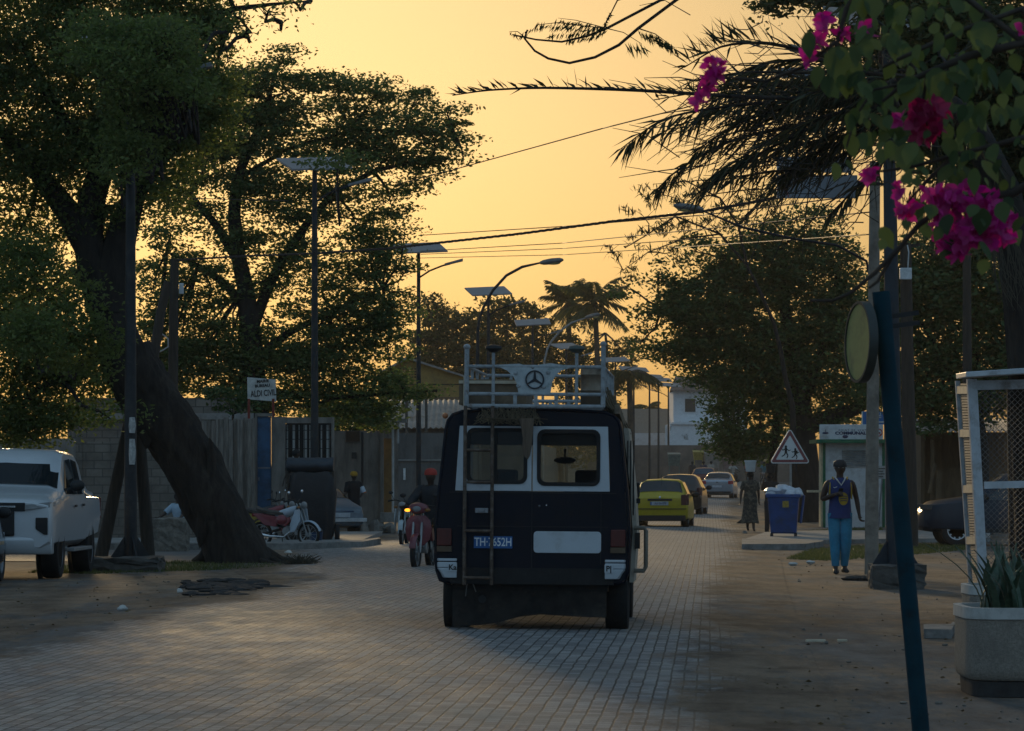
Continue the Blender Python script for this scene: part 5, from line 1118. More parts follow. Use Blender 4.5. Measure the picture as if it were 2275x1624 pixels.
# -- the big leaning tree on the left
YT = 70
T1 = [(60,50,160,120),(225,40,160,130),(385,25,110,110),(450,90,50,90),(60,215,140,90),(230,180,150,110),(385,165,100,100),(485,190,28,80,YT,.5),
 (60,370,110,90),(230,340,130,100),(350,310,110,90),(440,275,70,70),(40,520,70,100,YT,.8),(150,470,60,60,YT,.8),(330,420,100,60),(250,480,60,50),(40,680,70,110),(100,800,90,90),(40,880,80,100),
 (170,850,80,70),(110,930,120,45),(225,820,45,50),(245,930,40,35,68,.6),(60,960,90,30),(-120,250,160,350),(-100,700,120,250),(200,-140,300,90),(460,-90,150,70),(300,250,70,60),
 (523,35,22,35,68,.35),(548,72,20,10,68,.4),(600,18,28,18,68,.3),(622,48,16,12,68,.4),(655,6,36,8,68,.35),(500,110,15,40,68,.35),(190,620,30,60,YT,.5)]
T1 += [(RND.uniform(190,400),RND.uniform(60,150),RND.uniform(24,46),RND.uniform(16,34),RND.uniform(61.5,64.2),.8) for _ in range(34)]+[(RND.uniform(265,440),RND.uniform(130,210),RND.uniform(22,40),RND.uniform(16,30),RND.uniform(61.5,64.2),.7) for _ in range(16)]+[(RND.uniform(265,320),RND.uniform(180,390),RND.uniform(20,34),RND.uniform(18,30),RND.uniform(62.5,64.2),.8) for _ in range(16)]+[(290,330,46,40,63.2,.6),(505,55,26,60,YT,.6),(60,600,90,80,66),(160,700,70,70,66),(70,740,100,70,65),(190,780,70,60,66),(330,260,120,90),(450,210,70,80),(120,320,130,80)]
T1 = [b if len(b) > 4 else b+(YT,) for b in T1]
A = lambda pts: PP(pts, YT)
p1 = [(A([(370,940),(345,905),(312,850),(283,800),(255,730),(228,660),(208,590),(196,520),(205,440),(230,360),(260,280),(280,180),(300,60)]), .50, .13),
      (A([(236,690),(250,610),(270,520),(300,430),(350,360),(420,300)]), .42, .07), (A([(205,560),(150,470),(90,390),(40,330),(-40,250)]), .30, .07), (A([(262,760),(200,800),(130,840),(60,880)]), .20, .04),
      (A([(262,280),(330,190),(400,100),(460,40),(520,20),(600,10),(690,2)]), .14, .012), (A([(400,100),(470,110),(505,70),(545,78)]), .05, .01), (A([(520,20),(580,15),(625,50)]), .025, .008),
      (A([(228,360),(150,280),(90,180),(40,80)]), .16, .04), (A([(196,640),(160,600),(120,640),(60,660)]), .12, .03)]
t0 = tree('leaning_tree', 'huge tree with a bent leaning trunk beside the white pickup', P(520,1250,YT)*1, p1, T1, .10, .048, 5.0, lf1, 21, clump=.42, br=.05, per=70, zf=.5, droop=.45)
# buttress flare and roots at the foot of the leaning trunk
mb = MB(); rr_ = random.Random(3)
for (x0,y0,x1,y1,r) in ((556,1190,606,1246,.13),(560,1205,650,1250,.09),(486,1190,452,1243,.10),(575,1235,690,1252,.05),(560,1238,640,1258,.06)):
    a = P(x0,y0,YT-.1); b = G(x1,y1,.0) if y1 > 1240 else P(x1,y1,YT-.2); b = V(b.x, min(max(b.y, YT-1.6), YT+.9), .02)
    mb.tube([a, a.lerp(b,.35)+V(0,0,-.06), a.lerp(b,.7)+V(0,0,-.08), b, b+(b-a)*.08+V(0,0,-.15)], [r*.9, r*1.1, r, r*.6, r*.3], 9, jit=.12, rng=rr_)
for i in range(26):
    q = rr_.random(); c = A([(512,1215),(468,1111),(410,1000),(320,870)]); k = min(2, int(q*3)); p = c[k].lerp(c[k+1], q*3-k)
    lump(mb, p+V(rr_.uniform(-.36,.36), rr_.uniform(-.40,-.1), rr_.uniform(-.2,.2)), (rr_.uniform(.08,.2), .10, rr_.uniform(.2,.5)), rr_, 8)
# ridged bark of the lower trunk
from mathutils import noise as mnoise
cl = A([(545,1275),(529,1240),(506,1184),(468,1111),(431,1035),(401,988),(363,931),(340,896),(318,862),(296,824),(276,784)]); fine = []
for a, b in zip(cl, cl[1:]): fine += [a.lerp(b, i/5) for i in range(5)]
fine.append(cl[-1])
for _ in range(3): fine = [fine[0]]+[(a+b*2+c)/4 for a, b, c in zip(fine, fine[1:], fine[2:])]+[fine[-1]]
nk_ = 72; vs = []
for i, p in enumerate(fine):
    d = (fine[min(i+1,len(fine)-1)]-fine[max(i-1,0)]).normalized(); a = (V(0,1,0)-d*d.y).normalized(); b = d.cross(a); q = i/(len(fine)-1); R0 = .53+.10*max(0,.18-q)/.18-.03*q
    for j in range(nk_):
        th = 2*math.pi*j/nk_; w_ = p+(a*math.cos(th)+b*math.sin(th))*R0
        k = .17*mnoise.noise(w_*1.5)+.09*mnoise.noise(V(w_.x*5+w_.z*2, w_.y*5, w_.z*2.2))+.055*mnoise.noise(V(w_.x*13, w_.y*13, w_.z*5))+.035*abs(math.sin(th*9+2.4*mnoise.noise(w_*.9)*3))
        vs.append(p+(a*math.cos(th)+b*math.sin(th))*R0*(1+k))
m2 = len(fine); mb.add(vs, [(i*nk_+j, i*nk_+(j+1)%nk_, (i+1)*nk_+(j+1)%nk_, (i+1)*nk_+j) for i in range(m2-1) for j in range(nk_)])
mb.build('root_flare', bark, t0, smooth=50, world=True)
# -- second big tree behind the wall
Y2 = 106
T2 = [(630,118,30,22),(600,165,60,35),(560,230,60,60),(660,190,70,35),(750,185,80,25),(840,205,80,30),(925,215,48,20),(990,240,40,14),(1022,300,34,14),(1000,270,40,18),(960,300,60,28),(880,275,110,45),(740,265,130,60),(600,290,90,70),
 (930,345,70,26),(1010,330,30,12),(985,370,26,28,Y2,.75),(1030,350,14,22,Y2,.72),(920,400,46,48,Y2,.75),(850,360,80,40,Y2,.7),(870,460,48,45,Y2,.75),(900,515,26,14,Y2,.7),(840,530,60,30,Y2,.75),(770,410,70,50,Y2,.72),(700,350,90,40,Y2,.7),(520,370,90,60,Y2,.75),
 (790,500,60,36,Y2,.72),(850,590,60,34),(905,600,22,14,Y2,.7),(800,640,70,44),(880,690,42,44),(905,650,18,14,Y2,.72),(770,720,90,60),(860,770,50,40),(830,840,70,50),(880,872,60,14),(950,868,40,12,Y2,.8),(850,905,44,34),(900,890,40,18,Y2,.75),(780,920,60,30),(840,930,50,24,Y2,.8),
 (640,480,60,40,Y2,.72),(460,470,70,36,Y2,.72),(380,520,60,50,Y2,.72),(620,600,70,40,Y2,.72),(430,590,60,36,Y2,.72),(340,640,46,70,Y2,.72),(470,660,70,40,Y2,.72),(680,690,60,44,Y2,.75),(330,730,40,50,Y2,.72),(620,740,60,30,Y2,.72),(680,560,50,40,Y2,.72),(560,420,50,40,Y2,.72),(560,540,50,40,Y2,.72),
 (430,760,70,34),(410,830,70,50),(490,800,70,46),(580,815,90,56),(690,820,90,60),(740,880,60,46),(640,890,80,40),(500,880,50,36),(560,900,46,26),(530,870,60,40)]
T2 += [(320,800,50,50),(380,860,60,50),(450,775,70,34),(530,775,60,34),(640,785,60,34),(400,790,60,36),(300,880,50,50),(340,720,50,40,Y2,.7),(480,730,60,30,Y2,.7),(740,740,60,36),(520,520,60,46,Y2,.7),(590,640,46,46,Y2,.6),(480,600,56,36,Y2,.7),(650,530,50,40,Y2,.6),(540,430,50,40,Y2,.7),(620,400,60,40,Y2,.7),(400,640,60,50,Y2,.6),(745,352,46,30,86.2,.8),(520,200,50,60),(530,300,70,70),(450,340,80,70),(400,420,70,40,Y2,.7),(600,440,40,50,Y2,.75),(730,460,60,50,Y2,.72),(690,440,60,50,Y2,.72),(800,330,90,50),(420,690,70,40,Y2,.7),(520,740,70,40,Y2,.7),(720,620,70,60,Y2,.7),(720,790,100,50),(840,700,60,50),(820,560,60,50)]
T2 = [b if len(b) > 4 else b+(Y2,) for b in T2]
A = lambda pts: PP(pts, Y2)
p2 = [(A([(572,1200),(570,1000),(566,880),(560,780),(552,700),(545,640),(530,570),(520,480),(525,400),(560,320),(600,220)]), .48, .08), (A([(558,740),(590,650),(625,580),(680,500),(740,430),(830,380),(960,350)]), .17, .03),
      (A([(550,690),(500,630),(440,590),(370,560)]), .15, .03), (A([(536,590),(480,500),(420,430),(350,400)]), .16, .03), (A([(562,800),(640,740),(740,690),(850,640)]), .14, .03), (A([(525,400),(640,330),(780,290),(900,290),(1010,300)]), .07, .015), (A([(565,860),(680,880),(800,880),(900,870),(970,868)]), .10, .012)]
tree('spreading_tree', 'tall layered tree rising behind the plank fence left of the van', GX(570,Y2), p2, T2, .13, .065, 4.6, lf3, 22, clump=.55, br=.05, flat=.6, per=60, zf=.26)
# -- hazy trees far down the street
YF = 262
TF1 = [(960,800,60,40),(1020,740,50,50),(955,690,40,40),(985,715,50,50),(940,760,40,50),(1000,770,60,50),(1050,800,60,40),(930,820,40,40),(985,830,60,40)]
TF2 = [(1090,820,80,40),(1160,820,70,40),(1100,690,34,30),(1060,725,40,44),(1130,690,46,36),(1175,715,46,44),(1110,745,70,44),(1150,785,80,46),(1080,790,50,44),(1210,760,40,50),(1120,840,90,36),(1205,820,60,40)]
TF3 = [(1270,770,60,44,YF,.7),(1330,760,50,60),(1370,720,40,60),(1390,780,44,50),(1340,830,50,50,YF,.7),(1280,840,50,40,YF,.6),(1360,880,30,50,YF,.7)][:1]+[(1300,790,50,34),(1390,790,40,44),(1340,840,50,40,YF,.7),(1280,840,50,40,YF,.6),(1360,880,30,50,YF,.7)]
for nm, lab, bl, tp, sd in (('bushy_tree','hazy bushy tree far away left of the tall curved lamp',TF1,[(975,1000),(975,850),(970,740)],31),('feathery_tree','hazy feathery tree far away behind the emblem plate',TF2,[(1130,1000),(1132,860),(1125,730)],32),('bushy_tree','hazy tree under the two coconut palms',TF3,[(1350,1000),(1348,850),(1345,740)],33)):
    bl = [b if len(b) > 4 else b+(YF,) for b in bl]
    tree(nm, lab, GX(tp[0][0],YF), [(PP(tp,YF), .3, .08)], bl, .36, .16, 3.6, lff, sd, clump=.6, br=.07, bm=barkf, per=14, droop=.35)
tree('bushy_tree', 'low bushy tree above the yard wall, seen through the rear window of the van', GX(1245,232), [(PP([(1245,1090),(1245,1000),(1240,960)],232), .2, .1)], [b+(232,) for b in [(1190,960,70,50),(1260,970,60,44),(1310,980,50,40),(1240,920,70,36),(1330,930,40,50),(1280,1010,60,30)]], .30, .14, 3.0, lff, 35, clump=.6, br=.06, bm=barkf, per=14)
tree('bushy_tree', 'low dark tree over the stained wall between the barred gate and the gabled house', GX(790,128), [(PP([(790,1150),(790,1000),(785,930)],128), .2, .1)], [b+(128,) for b in [(740,925,50,36),(790,930,60,40),(835,925,40,36),(770,890,60,30),(700,930,40,30)]], .17, .08, 4.5, lf3, 36, clump=.5, br=.05, bm=barkf, per=40)
tree('small_bush', 'leafy bush spilling over the block parapet beside the notice board', GX(520,94.5), [(PP([(515,1180),(515,1000),(518,920)],94.5), .05, .03)], [b+(94.3,) for b in [(500,890,40,26),(535,905,34,26),(480,860,26,16),(550,880,16,20)]], .12, .06, 3.2, lf4, 37, clump=.3, br=.02, per=30, cat='bush')
def palm(name, label, base_pts, Y, fl, n, seed, lm, tr=.17, lw=.05, ll=.7, drop=.9, nl=34, up=.5, group=None):
    rs = random.Random(seed); t0 = thing(name, label, 'palm tree', GX(base_pts[0][0], Y), group=group); pts = PP(base_pts, Y); top = pts[-1]
    mb = MB(); mb.tube(pts, [tr*1.2]+[tr]*(len(pts)-1), 8, jit=.06, rng=rs); mb.build('trunk', barkf, t0, smooth=80, world=True)
    mb = MB(); vs = []
    for i in range(n):
        a = 2*math.pi*i/n+rs.uniform(-.2,.2); e = rs.uniform(-.35, 1.15)*up*2; L0 = fl*rs.uniform(.75,1.1); d = V(math.cos(a), math.sin(a), 0); sp = []
        for k in range(9):
            q = k/8; sp.append(top+d*L0*q*math.cos(min(e,1.2)*(1-q*.3))+V(0,0,L0*(math.sin(e)*q-drop*.62*q*q)))
        mb.tube(sp, [.03,.028,.026,.022,.02,.016,.012,.008,.004], 4)
        for j in range(nl):
            q = .12+.88*j/nl; k = min(7, int(q*8)); p = sp[k].lerp(sp[k+1], q*8-k); t_ = (sp[k+1]-sp[k]).normalized(); s = t_.cross(V(0,0,1)).normalized(); l = ll*(.35+1.1*math.sin(math.pi*min(q*.9+.1,1)))*rs.uniform(.8,1.1)*.75
            for sg in (-1,1):
                e_ = p+t_*l*.55+s*sg*l*.6-V(0,0,l*rs.uniform(.25,.75)); m_ = p.lerp(e_,.4)+V(0,0,.06*l); w = t_*lw*.5
                vs += [p-w*.5, m_-w, e_, m_+w]
    mb.build('frond_stems', barkf, t0, world=True, fixn=False); v = np.array(vs); v -= np.array(t0.location); mesh_np('fronds', v, 4, lm, t0); return t0
palm('coconut_palm', 'taller hazy coconut palm on the left of the pair above the roof rack', [(1268,1000),(1266,800),(1262,672)], 262, 2.7, 24, 41, lff, lw=.16, ll=1.0, nl=22, up=.72, drop=.62, group='far coconut palms')
palm('coconut_palm', 'lower hazy coconut palm on the right of the pair above the roof rack', [(1330,1000),(1328,820),(1322,672)], 246, 2.7, 24, 42, lff, lw=.16, ll=1.0, nl=22, up=.72, drop=.62, group='far coconut palms')
palm('coconut_palm', 'drooping dark palm just right of the roof rack among the lamp poles', [(1402,1000),(1400,900),(1398,828)], 225, 2.3, 15, 43, lf2, lw=.13, ll=.9, nl=22, up=.25, group='far coconut palms')
palm('coconut_palm', 'small far palm peeping over the beige building', [(1442,1000),(1441,930),(1440,905)], 330, 1.9, 14, 44, lff, lw=.14, ll=.8, nl=16, up=.5, group='far coconut palms')
# -- right hand trees
Y3 = 130
T3 = [(1490,690,50,44),(1460,620,34,40,Y3,.45),(1545,560,56,34,Y3,.6),(1570,620,60,40),(1650,560,70,44),(1740,540,70,50),(1830,560,70,60),(1880,640,60,80),(1480,770,50,30),(1550,690,70,50),(1640,650,80,50),(1740,640,80,56),(1830,720,80,70),
 (1530,790,60,34),(1610,730,80,50),(1620,800,80,44),(1710,760,90,60),(1560,835,60,20),(1640,870,70,40),(1720,850,70,44),(1800,830,80,60),(1870,830,50,70),(1610,930,40,34),(1650,960,60,46),(1600,985,36,26),(1700,980,56,36),(1590,900,36,20,Y3,.7),(1750,920,60,40),(1850,920,60,40),(1910,880,50,50),(1660,1010,44,16),(1440,700,26,40,Y3,.5),(1425,760,26,22,Y3,.5),(1400,640,26,36,Y3,.3),(1900,760,60,60),(1690,490,60,30,Y3,.5),(1800,490,60,40,Y3,.6)]
T3 += [(1600,700,120,70),(1560,760,70,50),(1680,600,90,60),(1770,600,90,60),(1850,700,60,90),(1520,640,60,40),(1660,820,90,60),(1760,780,80,80),(1690,900,60,40),(1640,1000,50,22)]
T3 = [b if len(b) > 4 else b+(Y3,) for b in T3]
A = lambda pts: PP(pts, Y3)
p3 = [(A([(1795,1160),(1790,1060),(1784,980),(1780,920),(1770,850),(1755,760),(1740,660),(1730,560)]), .62, .10), (A([(1784,960),(1740,880),(1690,820),(1620,770),(1540,730),(1470,690)]), .22, .03), (A([(1784,950),(1840,930),(1900,910),(1960,880)]), .38, .14), (A([(1778,900),(1820,800),(1850,700),(1860,600)]), .25, .05), (A([(1770,850),(1700,760),(1650,660),(1620,570)]), .16, .03), (A([(1740,930),(1690,950),(1640,960)]), .10, .03), (A([(1718,1165),(1716,1060),(1722,960),(1740,880)]), .20, .12)]
tree('shade_tree', 'broad dark tree over the warning sign and kiosk on the right', GX(1790,Y3), p3, T3, .17, .08, 4.6, lf4, 23, clump=.55, br=.06, per=50, zf=.4)
# sparse drooping pod tree in front of the sunset, right of centre
Yd = 122
TD = [(1400,545,40,30),(1440,500,46,26),(1500,440,60,40),(1560,420,60,50),(1620,470,60,40),(1385,600,26,30),(1460,420,40,30),(1680,450,60,50),(1540,510,50,30),(1720,420,60,60)]
TD += [(1420,470,40,30),(1500,560,50,30),(1360,560,24,20),(1480,500,60,24),(1580,500,60,30),(1660,430,50,30)]; TD = [b+(Yd,.42) for b in TD]; A = lambda pts: PP(pts, Yd)
pd = [(A([(1768,1160),(1760,900),(1720,720),(1660,590),(1600,520),(1500,480),(1440,520),(1390,550)]), .12, .012), (A([(1660,590),(1640,500),(1600,440),(1520,400),(1470,420)]), .05, .01), (A([(1600,520),(1520,530),(1440,560),(1385,600),(1365,560)]), .03, .008), (A([(1640,500),(1700,440),(1760,400)]), .05, .01)]
tree('pod_tree', 'thin sparse tree with hanging pods against the sunset right of the curved lamp', GX(1768,Yd), pd, TD, .30, .045, 1.2, lfd, 24, clump=.22, br=.03, flat=.1, droop=1.3, per=12)
# dark trees beyond the poles on the right
Y5 = 104
T5 = [(2060,640,90,60),(1990,700,60,80),(2130,700,90,70),(2220,680,90,90),(2050,790,90,60),(2160,800,110,60),(2260,800,70,90),(2010,860,60,60),(2110,880,100,40),(2220,890,90,50),(1940,780,50,70),(2300,600,80,120),(2000,600,50,40,Y5,.5),(2150,600,70,40,Y5,.6),(2320,850,60,90)]
T5 += [(2060,560,60,50,Y5,.7),(2150,560,70,50),(2250,520,60,70),(2000,650,60,70),(2110,640,90,70),(1960,860,50,50),(2060,930,70,30)]
T5 = [b if len(b) > 4 else b+(Y5,) for b in T5]; A = lambda pts: PP(pts, Y5)
tree('thicket_tree', 'dense dark tree filling the background behind the mesh cage', GX(2180,Y5), [(A([(2180,1200),(2178,1000),(2165,850),(2150,700),(2140,620)]), .35, .08), (A([(2172,950),(2100,820),(2040,700)]), .2, .04), (A([(2170,900),(2240,780),(2290,640)]), .2, .04)], T5, .17, .085, 6.0, lf4, 25, clump=.5, br=.06)
Y4 = 56
T4 = [(1990,20,90,60),(2110,60,120,70),(2230,110,110,110),(2140,180,110,60),(2240,280,100,90),(2060,240,60,60,Y4,.7),(2180,370,90,50,Y4,.8),(2260,450,60,70),(1900,10,80,36),(1800,-10,70,30),(1715,8,46,30),(1970,110,50,50,Y4,.6),(2350,300,90,250),(2150,-60,220,60),(2330,550,60,120),(2100,330,50,40,Y4,.5),(2060,380,40,30,Y4,.4),(2270,560,30,60,Y4,.7),(1880,80,60,30,Y4,.5)]
T4 += [(2040,60,100,50,49),(2130,40,80,50,49),(1960,50,50,36,49),(2000,130,90,70),(2150,270,110,80),(2080,170,90,70),(2240,200,110,100),(2230,380,80,90),(2110,330,70,50),(1950,60,80,60),(2160,120,110,80),(2240,60,110,80),(2040,300,50,50,Y4,.8),(1990,220,60,60,Y4,.7)]
T4 = [b if len(b) > 4 else b+(Y4,) for b in T4]; A = lambda pts: PP(pts, Y4)
p4 = [(A([(2420,1290),(2400,900),(2370,600),(2330,400),(2270,260),(2180,130),(2100,40),(1980,-40)]), .40, .08), (A([(2330,400),(2250,330),(2160,320)]), .14, .03), (A([(2180,130),(2050,120),(1960,110)]), .10, .02), (A([(2100,40),(1900,10),(1760,0)]), .09, .02)]
# feathery twigs hanging into the sky from the same tree
Yq = 50
q = lambda pts: PP(pts, Yq)
for pts, r in (([(1980,-40,56),(1760,-120,53),(1620,-80,50),(1502,0),(1418,63),(1375,100),(1322,127),(1265,140),(1218,130),(1188,113),(1165,85),(1172,66)], .035),([(1760,-120,53),(1560,-50,50),(1468,0),(1348,63),(1305,80),(1248,93),(1191,88),(1138,77)], .03),([(1560,-50,50),(1372,0),(1342,60)], .018),([(1348,63),(1300,58),(1240,50),(1195,55),(1165,82)], .008),([(1348,63),(1280,45),(1240,40)], .007),([(1418,63),(1455,75),(1500,107)], .010),([(1348,63),(1385,72),(1425,97),(1425,130)], .007),([(1165,82),(1150,70),(1132,70)], .008),([(1342,60),(1350,40),(1356,28)], .008)):
    p4.append((q(pts), r, r*.35))
rs = np.random.RandomState(77); ex = []
def pinnate(a, b, n, l, w, Y, down=.9):
    a, b = np.array(P(*a,Y)), np.array(P(*b,Y)); t = np.linspace(0,1,n)[:,None]; c = a+(b-a)*t+rs.normal(size=(n,3))*.01; d = (b-a)/np.linalg.norm(b-a)
    for sg in (1,-1):
        al = np.tile(d*.5+np.array([0, sg*.5, -down]), (n,1)); ex.append(leaf_quads(c+al*l*.4, l, w, rs, 0, 0, al*1.6))
for a, b, n, l in (((1348,63),(1195,52),40,.13),((1340,66),(1225,75),30,.13),((1345,60),(1240,42),30,.11),((1330,75),(1260,88),24,.10),((1342,60),(1356,28),14,.08),((1420,68),(1500,107),44,.13),((1440,70),(1490,100),30,.10),((1385,95),(1428,100),9,.2),((1170,80),(1140,72),8,.10),((1195,60),(1165,72),8,.07)): pinnate(a, b, n, l, .022, Yq)
tree('overhanging_tree', 'dark tree leaning in from the upper right, feathery twigs against the sky', GX(2420,Y4), p4, T4, .12, .055, 6.0, lfd, 26, hubs=[pp[0] for pp in p4[:4]], clump=.3, br=.04, extra=np.concatenate(ex))
# -- near palm: long fronds reaching left across the sky
YP = 42
t0 = thing('date_palm', 'near palm whose long dark fronds reach left across the sky', 'palm tree', G(2310,1374)); rs_ = random.Random(50)
mb = MB(); mb.tube(PP([(2310,1380),(2285,900),(2266,650),(2235,430),(2150,270),(2060,210)], YP), [.24,.2,.19,.18,.17,.14], 12, jit=.1, rng=rs_); mb.build('trunk', bark, t0, smooth=80, world=True)
FR = [([(2060,210),(1860,222,41),(1640,215,40.5),(1420,200,40),(1200,194,40),(1080,200,40),(1005,212,40)], .30, .75, -.4, 44),
      ([(2060,210),(1880,235,42),(1720,225,41.5),(1580,240,41),(1470,262,41),(1380,330,41)], .60, 1.25, .9, 60),
      ([(2050,200),(1860,130,42),(1700,92,42),(1600,100,42),(1520,150,42)], .55, 1.3, -1.1, 40),
      ([(2050,215),(1900,250,43),(1760,280,43),(1620,310,43),(1500,380,43),(1460,420,43)], .55, 1.2, .9, 56),
      ([(2050,220),(1920,320,42),(1820,370,42),(1720,380,42),(1600,400,42)], .45, 1.0, .7, 46),
      ([(2060,220),(1980,330,41.5),(1900,420,41.5),(1840,480,41.5)], .45, 1.0, .8, 36),
      ([(2060,200),(2140,110,42),(2230,70,42),(2300,100,42)], .5, 1.1, .6, 40), ([(2070,210),(2160,280,41),(2220,370,41),(2250,470,41)], .5, 1.0, .9, 44), ([(2060,220),(2080,330,42),(2085,430,42),(2080,520,42)], .45, .9, 1.0, 50),
      ([(2055,200),(1990,80,42),(1900,10,42),(1800,-20,42)], .55, 1.1, .6, 44), ([(2055,215),(1900,300,42.5),(1780,320,42.5),(1660,345,42.5),(1560,420,42.5)], .55, 1.2, .7, 60), ([(2055,205),(1900,200,41.5),(1760,235,41.5),(1640,270,41.5),(1540,340,41.5)], .55, 1.25, .8, 64), ([(2055,215),(1940,270,41.8),(1860,320,41.8),(1790,350,41.8),(1730,400,41.8)], .5, 1.1, .7, 56), ([(2055,200),(1930,150,42.4),(1800,130,42.4),(1690,140,42.4),(1620,180,42.4)], .55, 1.25, .5, 56),
      ([(2050,210),(1880,190,43),(1720,180,43.5),(1600,210,43.5),(1530,280,43.5)], .55, 1.3, .7, 50)]
for i in range(14):
    ex0, ey0 = rs_.uniform(1440,1860), rs_.uniform(170,440); by = rs_.uniform(170,300); mx, my = (2050+ex0)/2+rs_.uniform(-40,40), (by+ey0)/2-rs_.uniform(10,70); dY = rs_.uniform(-1.5,1.5)
    FR.append(([(rs_.uniform(1960,2070),by,42+dY),(mx+120,(by+my)/2-10,42+dY),(mx,my,42+dY),((mx+ex0)/2,(my+ey0)/2-12,42+dY),(ex0,ey0,42+dY)], .5, 1.1, rs_.choice((-.5,.4,.7,.9)), 40))
mb = MB(); vs = []
for pts, ll, ex_, dn, n in FR:
    sp = PP(pts, YP); fine = []
    for a, b in zip(sp, sp[1:]): fine += [a.lerp(b, i/4) for i in range(4)]
    fine.append(sp[-1])
    for _ in range(2): fine = [fine[0]]+[(a+b*2+c)/4 for a, b, c in zip(fine, fine[1:], fine[2:])]+[fine[-1]]
    m = len(fine); mb.tube(fine, [.034*(1-.82*i/(m-1)) for i in range(m)], 6)
    n = int(n*1.35)
    for j in range(n):
        q_ = .10+.9*(j/n)**.9; k = min(m-2, int(q_*(m-1))); p = fine[k].lerp(fine[k+1], q_*(m-1)-k); t_ = (fine[k+1]-fine[k]).normalized()
        for sg in (-1,1):
            if rs_.random() < .12: continue
            l = ll*rs_.uniform(.6,1.15)*(1-.45*q_); sd = V(0,1,0).cross(t_)*0+V(0,sg,0)
            dv = (t_*rs_.uniform(.25,1.2)+sd*rs_.uniform(.1,.9)+V(rs_.gauss(0,.22),0,-dn*rs_.uniform(-.15,1.4)+rs_.gauss(0,.2))).normalized()
            e_ = p+dv*l-V(0,0,.10*l if dn > 0 else -.02); m_ = p.lerp(e_,.35)+V(0,0,.03*l); sx = dv.cross(V(rs_.uniform(-1,1), rs_.uniform(-1,1), .4)).normalized()*rs_.uniform(.007,.019)
            vs += [p-sx*.5, m_-sx, e_, m_+sx]
mb.build('frond_stems', bark, t0, smooth=180, world=True, fixn=False)
v = np.array(vs); v -= np.array(t0.location); mesh_np('leaflets', v, 4, leafmat('palm_leaflet', (.022,.026,.012), (.05,.055,.022), .2), t0)
# tangle of dry stalks among the fronds
mb = MB()
for i in range(420):
    x, y = rs_.gauss(1800,120), rs_.gauss(270,80); a = rs_.gauss(2.75,.55); l = rs_.uniform(60,230)
    p = P(x,y,42+rs_.uniform(-1.2,1.2)); q_ = P(x+l*math.cos(a), y+l*math.sin(a), 42+rs_.uniform(-1.2,1.2)); m_ = p.lerp(q_,.5)+V(0,0,rs_.uniform(-.12,.12)); mb.tube([p,m_,q_], [.007,.006,.003], 4)
mb.build('dry_stalks', mat('palm_dry', (.05,.042,.032), .9, var=.5), t0, world=True, fixn=False)
# -- dry hanging roots and twigs between the posts
mb = MB(); rs_ = random.Random(52)
for i in range(70):
    x = rs_.uniform(2005,2120); y = rs_.uniform(400,450); p = P(x,y,YP+.6); l = rs_.uniform(.25,.75); mb.tube([p, p+V(rs_.uniform(-.06,.06),rs_.uniform(-.1,.1),-l*.5), p+V(rs_.uniform(-.14,.14),0,-l)], [.005,.004,.002], 4)
mb.build('dry_strands', mat('dry_stalk', (.075,.065,.045), .9), t0, world=True, fixn=False); mb = MB()
for i in range(40):
    x = rs_.uniform(2200,2262); p = P(x,rs_.uniform(520,560),YP-.4); mb.tube([p, p+V(rs_.uniform(-.02,.15),0,-rs_.uniform(.2,.4)), p+V(rs_.uniform(.02,.25),0,-rs_.uniform(.4,.75))], [.004,.004,.002], 4)
mb.build('dry_strands', mat('dry_stalk', (.075,.065,.045), .9), t0, world=True, fixn=False)
# -- flowering bush in the near foreground, upper right
YB = 8.6
bt = thing('bougainvillea', 'magenta bougainvillea hanging in from the upper right foreground', 'flowering bush', V(2.1,YB+.2,0))
q = lambda pts: PP(pts, YB)
stm = mat('vine_stem', (.05,.036,.026), .9, var=.4, scale=20); mb = MB()
for pts, r0, r1 in (([(2420,200),(2270,20),(2130,70),(2000,130),(1960,150)], .009,.003),([(2600,260),(2420,200),(2275,95),(2150,125),(2060,162),(2010,185),(1960,225)], .014,.004),([(2275,95),(2100,-40),(1900,-30),(1880,20),(1862,90),(1845,150),(1832,215)], .008,.0035),
    ([(2600,400),(2400,330),(2275,305),(2180,330),(2120,345),(2030,370),(1990,350)], .009,.003),([(2400,330),(2250,430),(2150,440),(2080,470),(2040,500),(1990,560),(1945,605),(1890,650),(1850,668),(1800,668)], .010,.003),([(2250,430),(2200,480),(2150,480)], .006,.003),([(1985,565),(1950,625),(1930,640)], .005,.003),([(1862,90),(1780,150),(1700,180),(1600,170),(1570,190),(1550,220)], .005,.002),([(2030,370),(1960,380),(1935,380)], .004,.002),([(2010,185),(1940,200),(1900,260),(1880,330)], .004,.002),([(2060,162),(2050,230),(2060,280)], .005,.002),([(2120,345),(2060,400),(2015,450),(1995,425)], .005,.002)):
    mb.tube(q(pts), [r0+(r1-r0)*i/(len(pts)-1) for i in range(len(pts))], 7, jit=.1, rng=rs_)
mb.tube([V(2.1,YB+.2,0),V(2.05,YB+.1,1.0),V(1.85,YB,1.8),P(2600,260,YB)], [.05,.045,.03,.014], 8); mb.tube([V(2.05,YB+.1,1.0),V(1.8,YB,1.7),P(2600,400,YB)], [.03,.02,.009], 8)
mb.build('stems', stm, bt, smooth=80, world=True, fixn=False)
bl = leafmat('bougainvillea_leaf', (.035,.062,.02), (.10,.135,.042), .4); br_ = leafmat('magenta_bract', (.38,.03,.18), (.66,.10,.38), .45); brd = leafmat('dark_red_bract', (.26,.018,.07), (.42,.06,.15), .4)
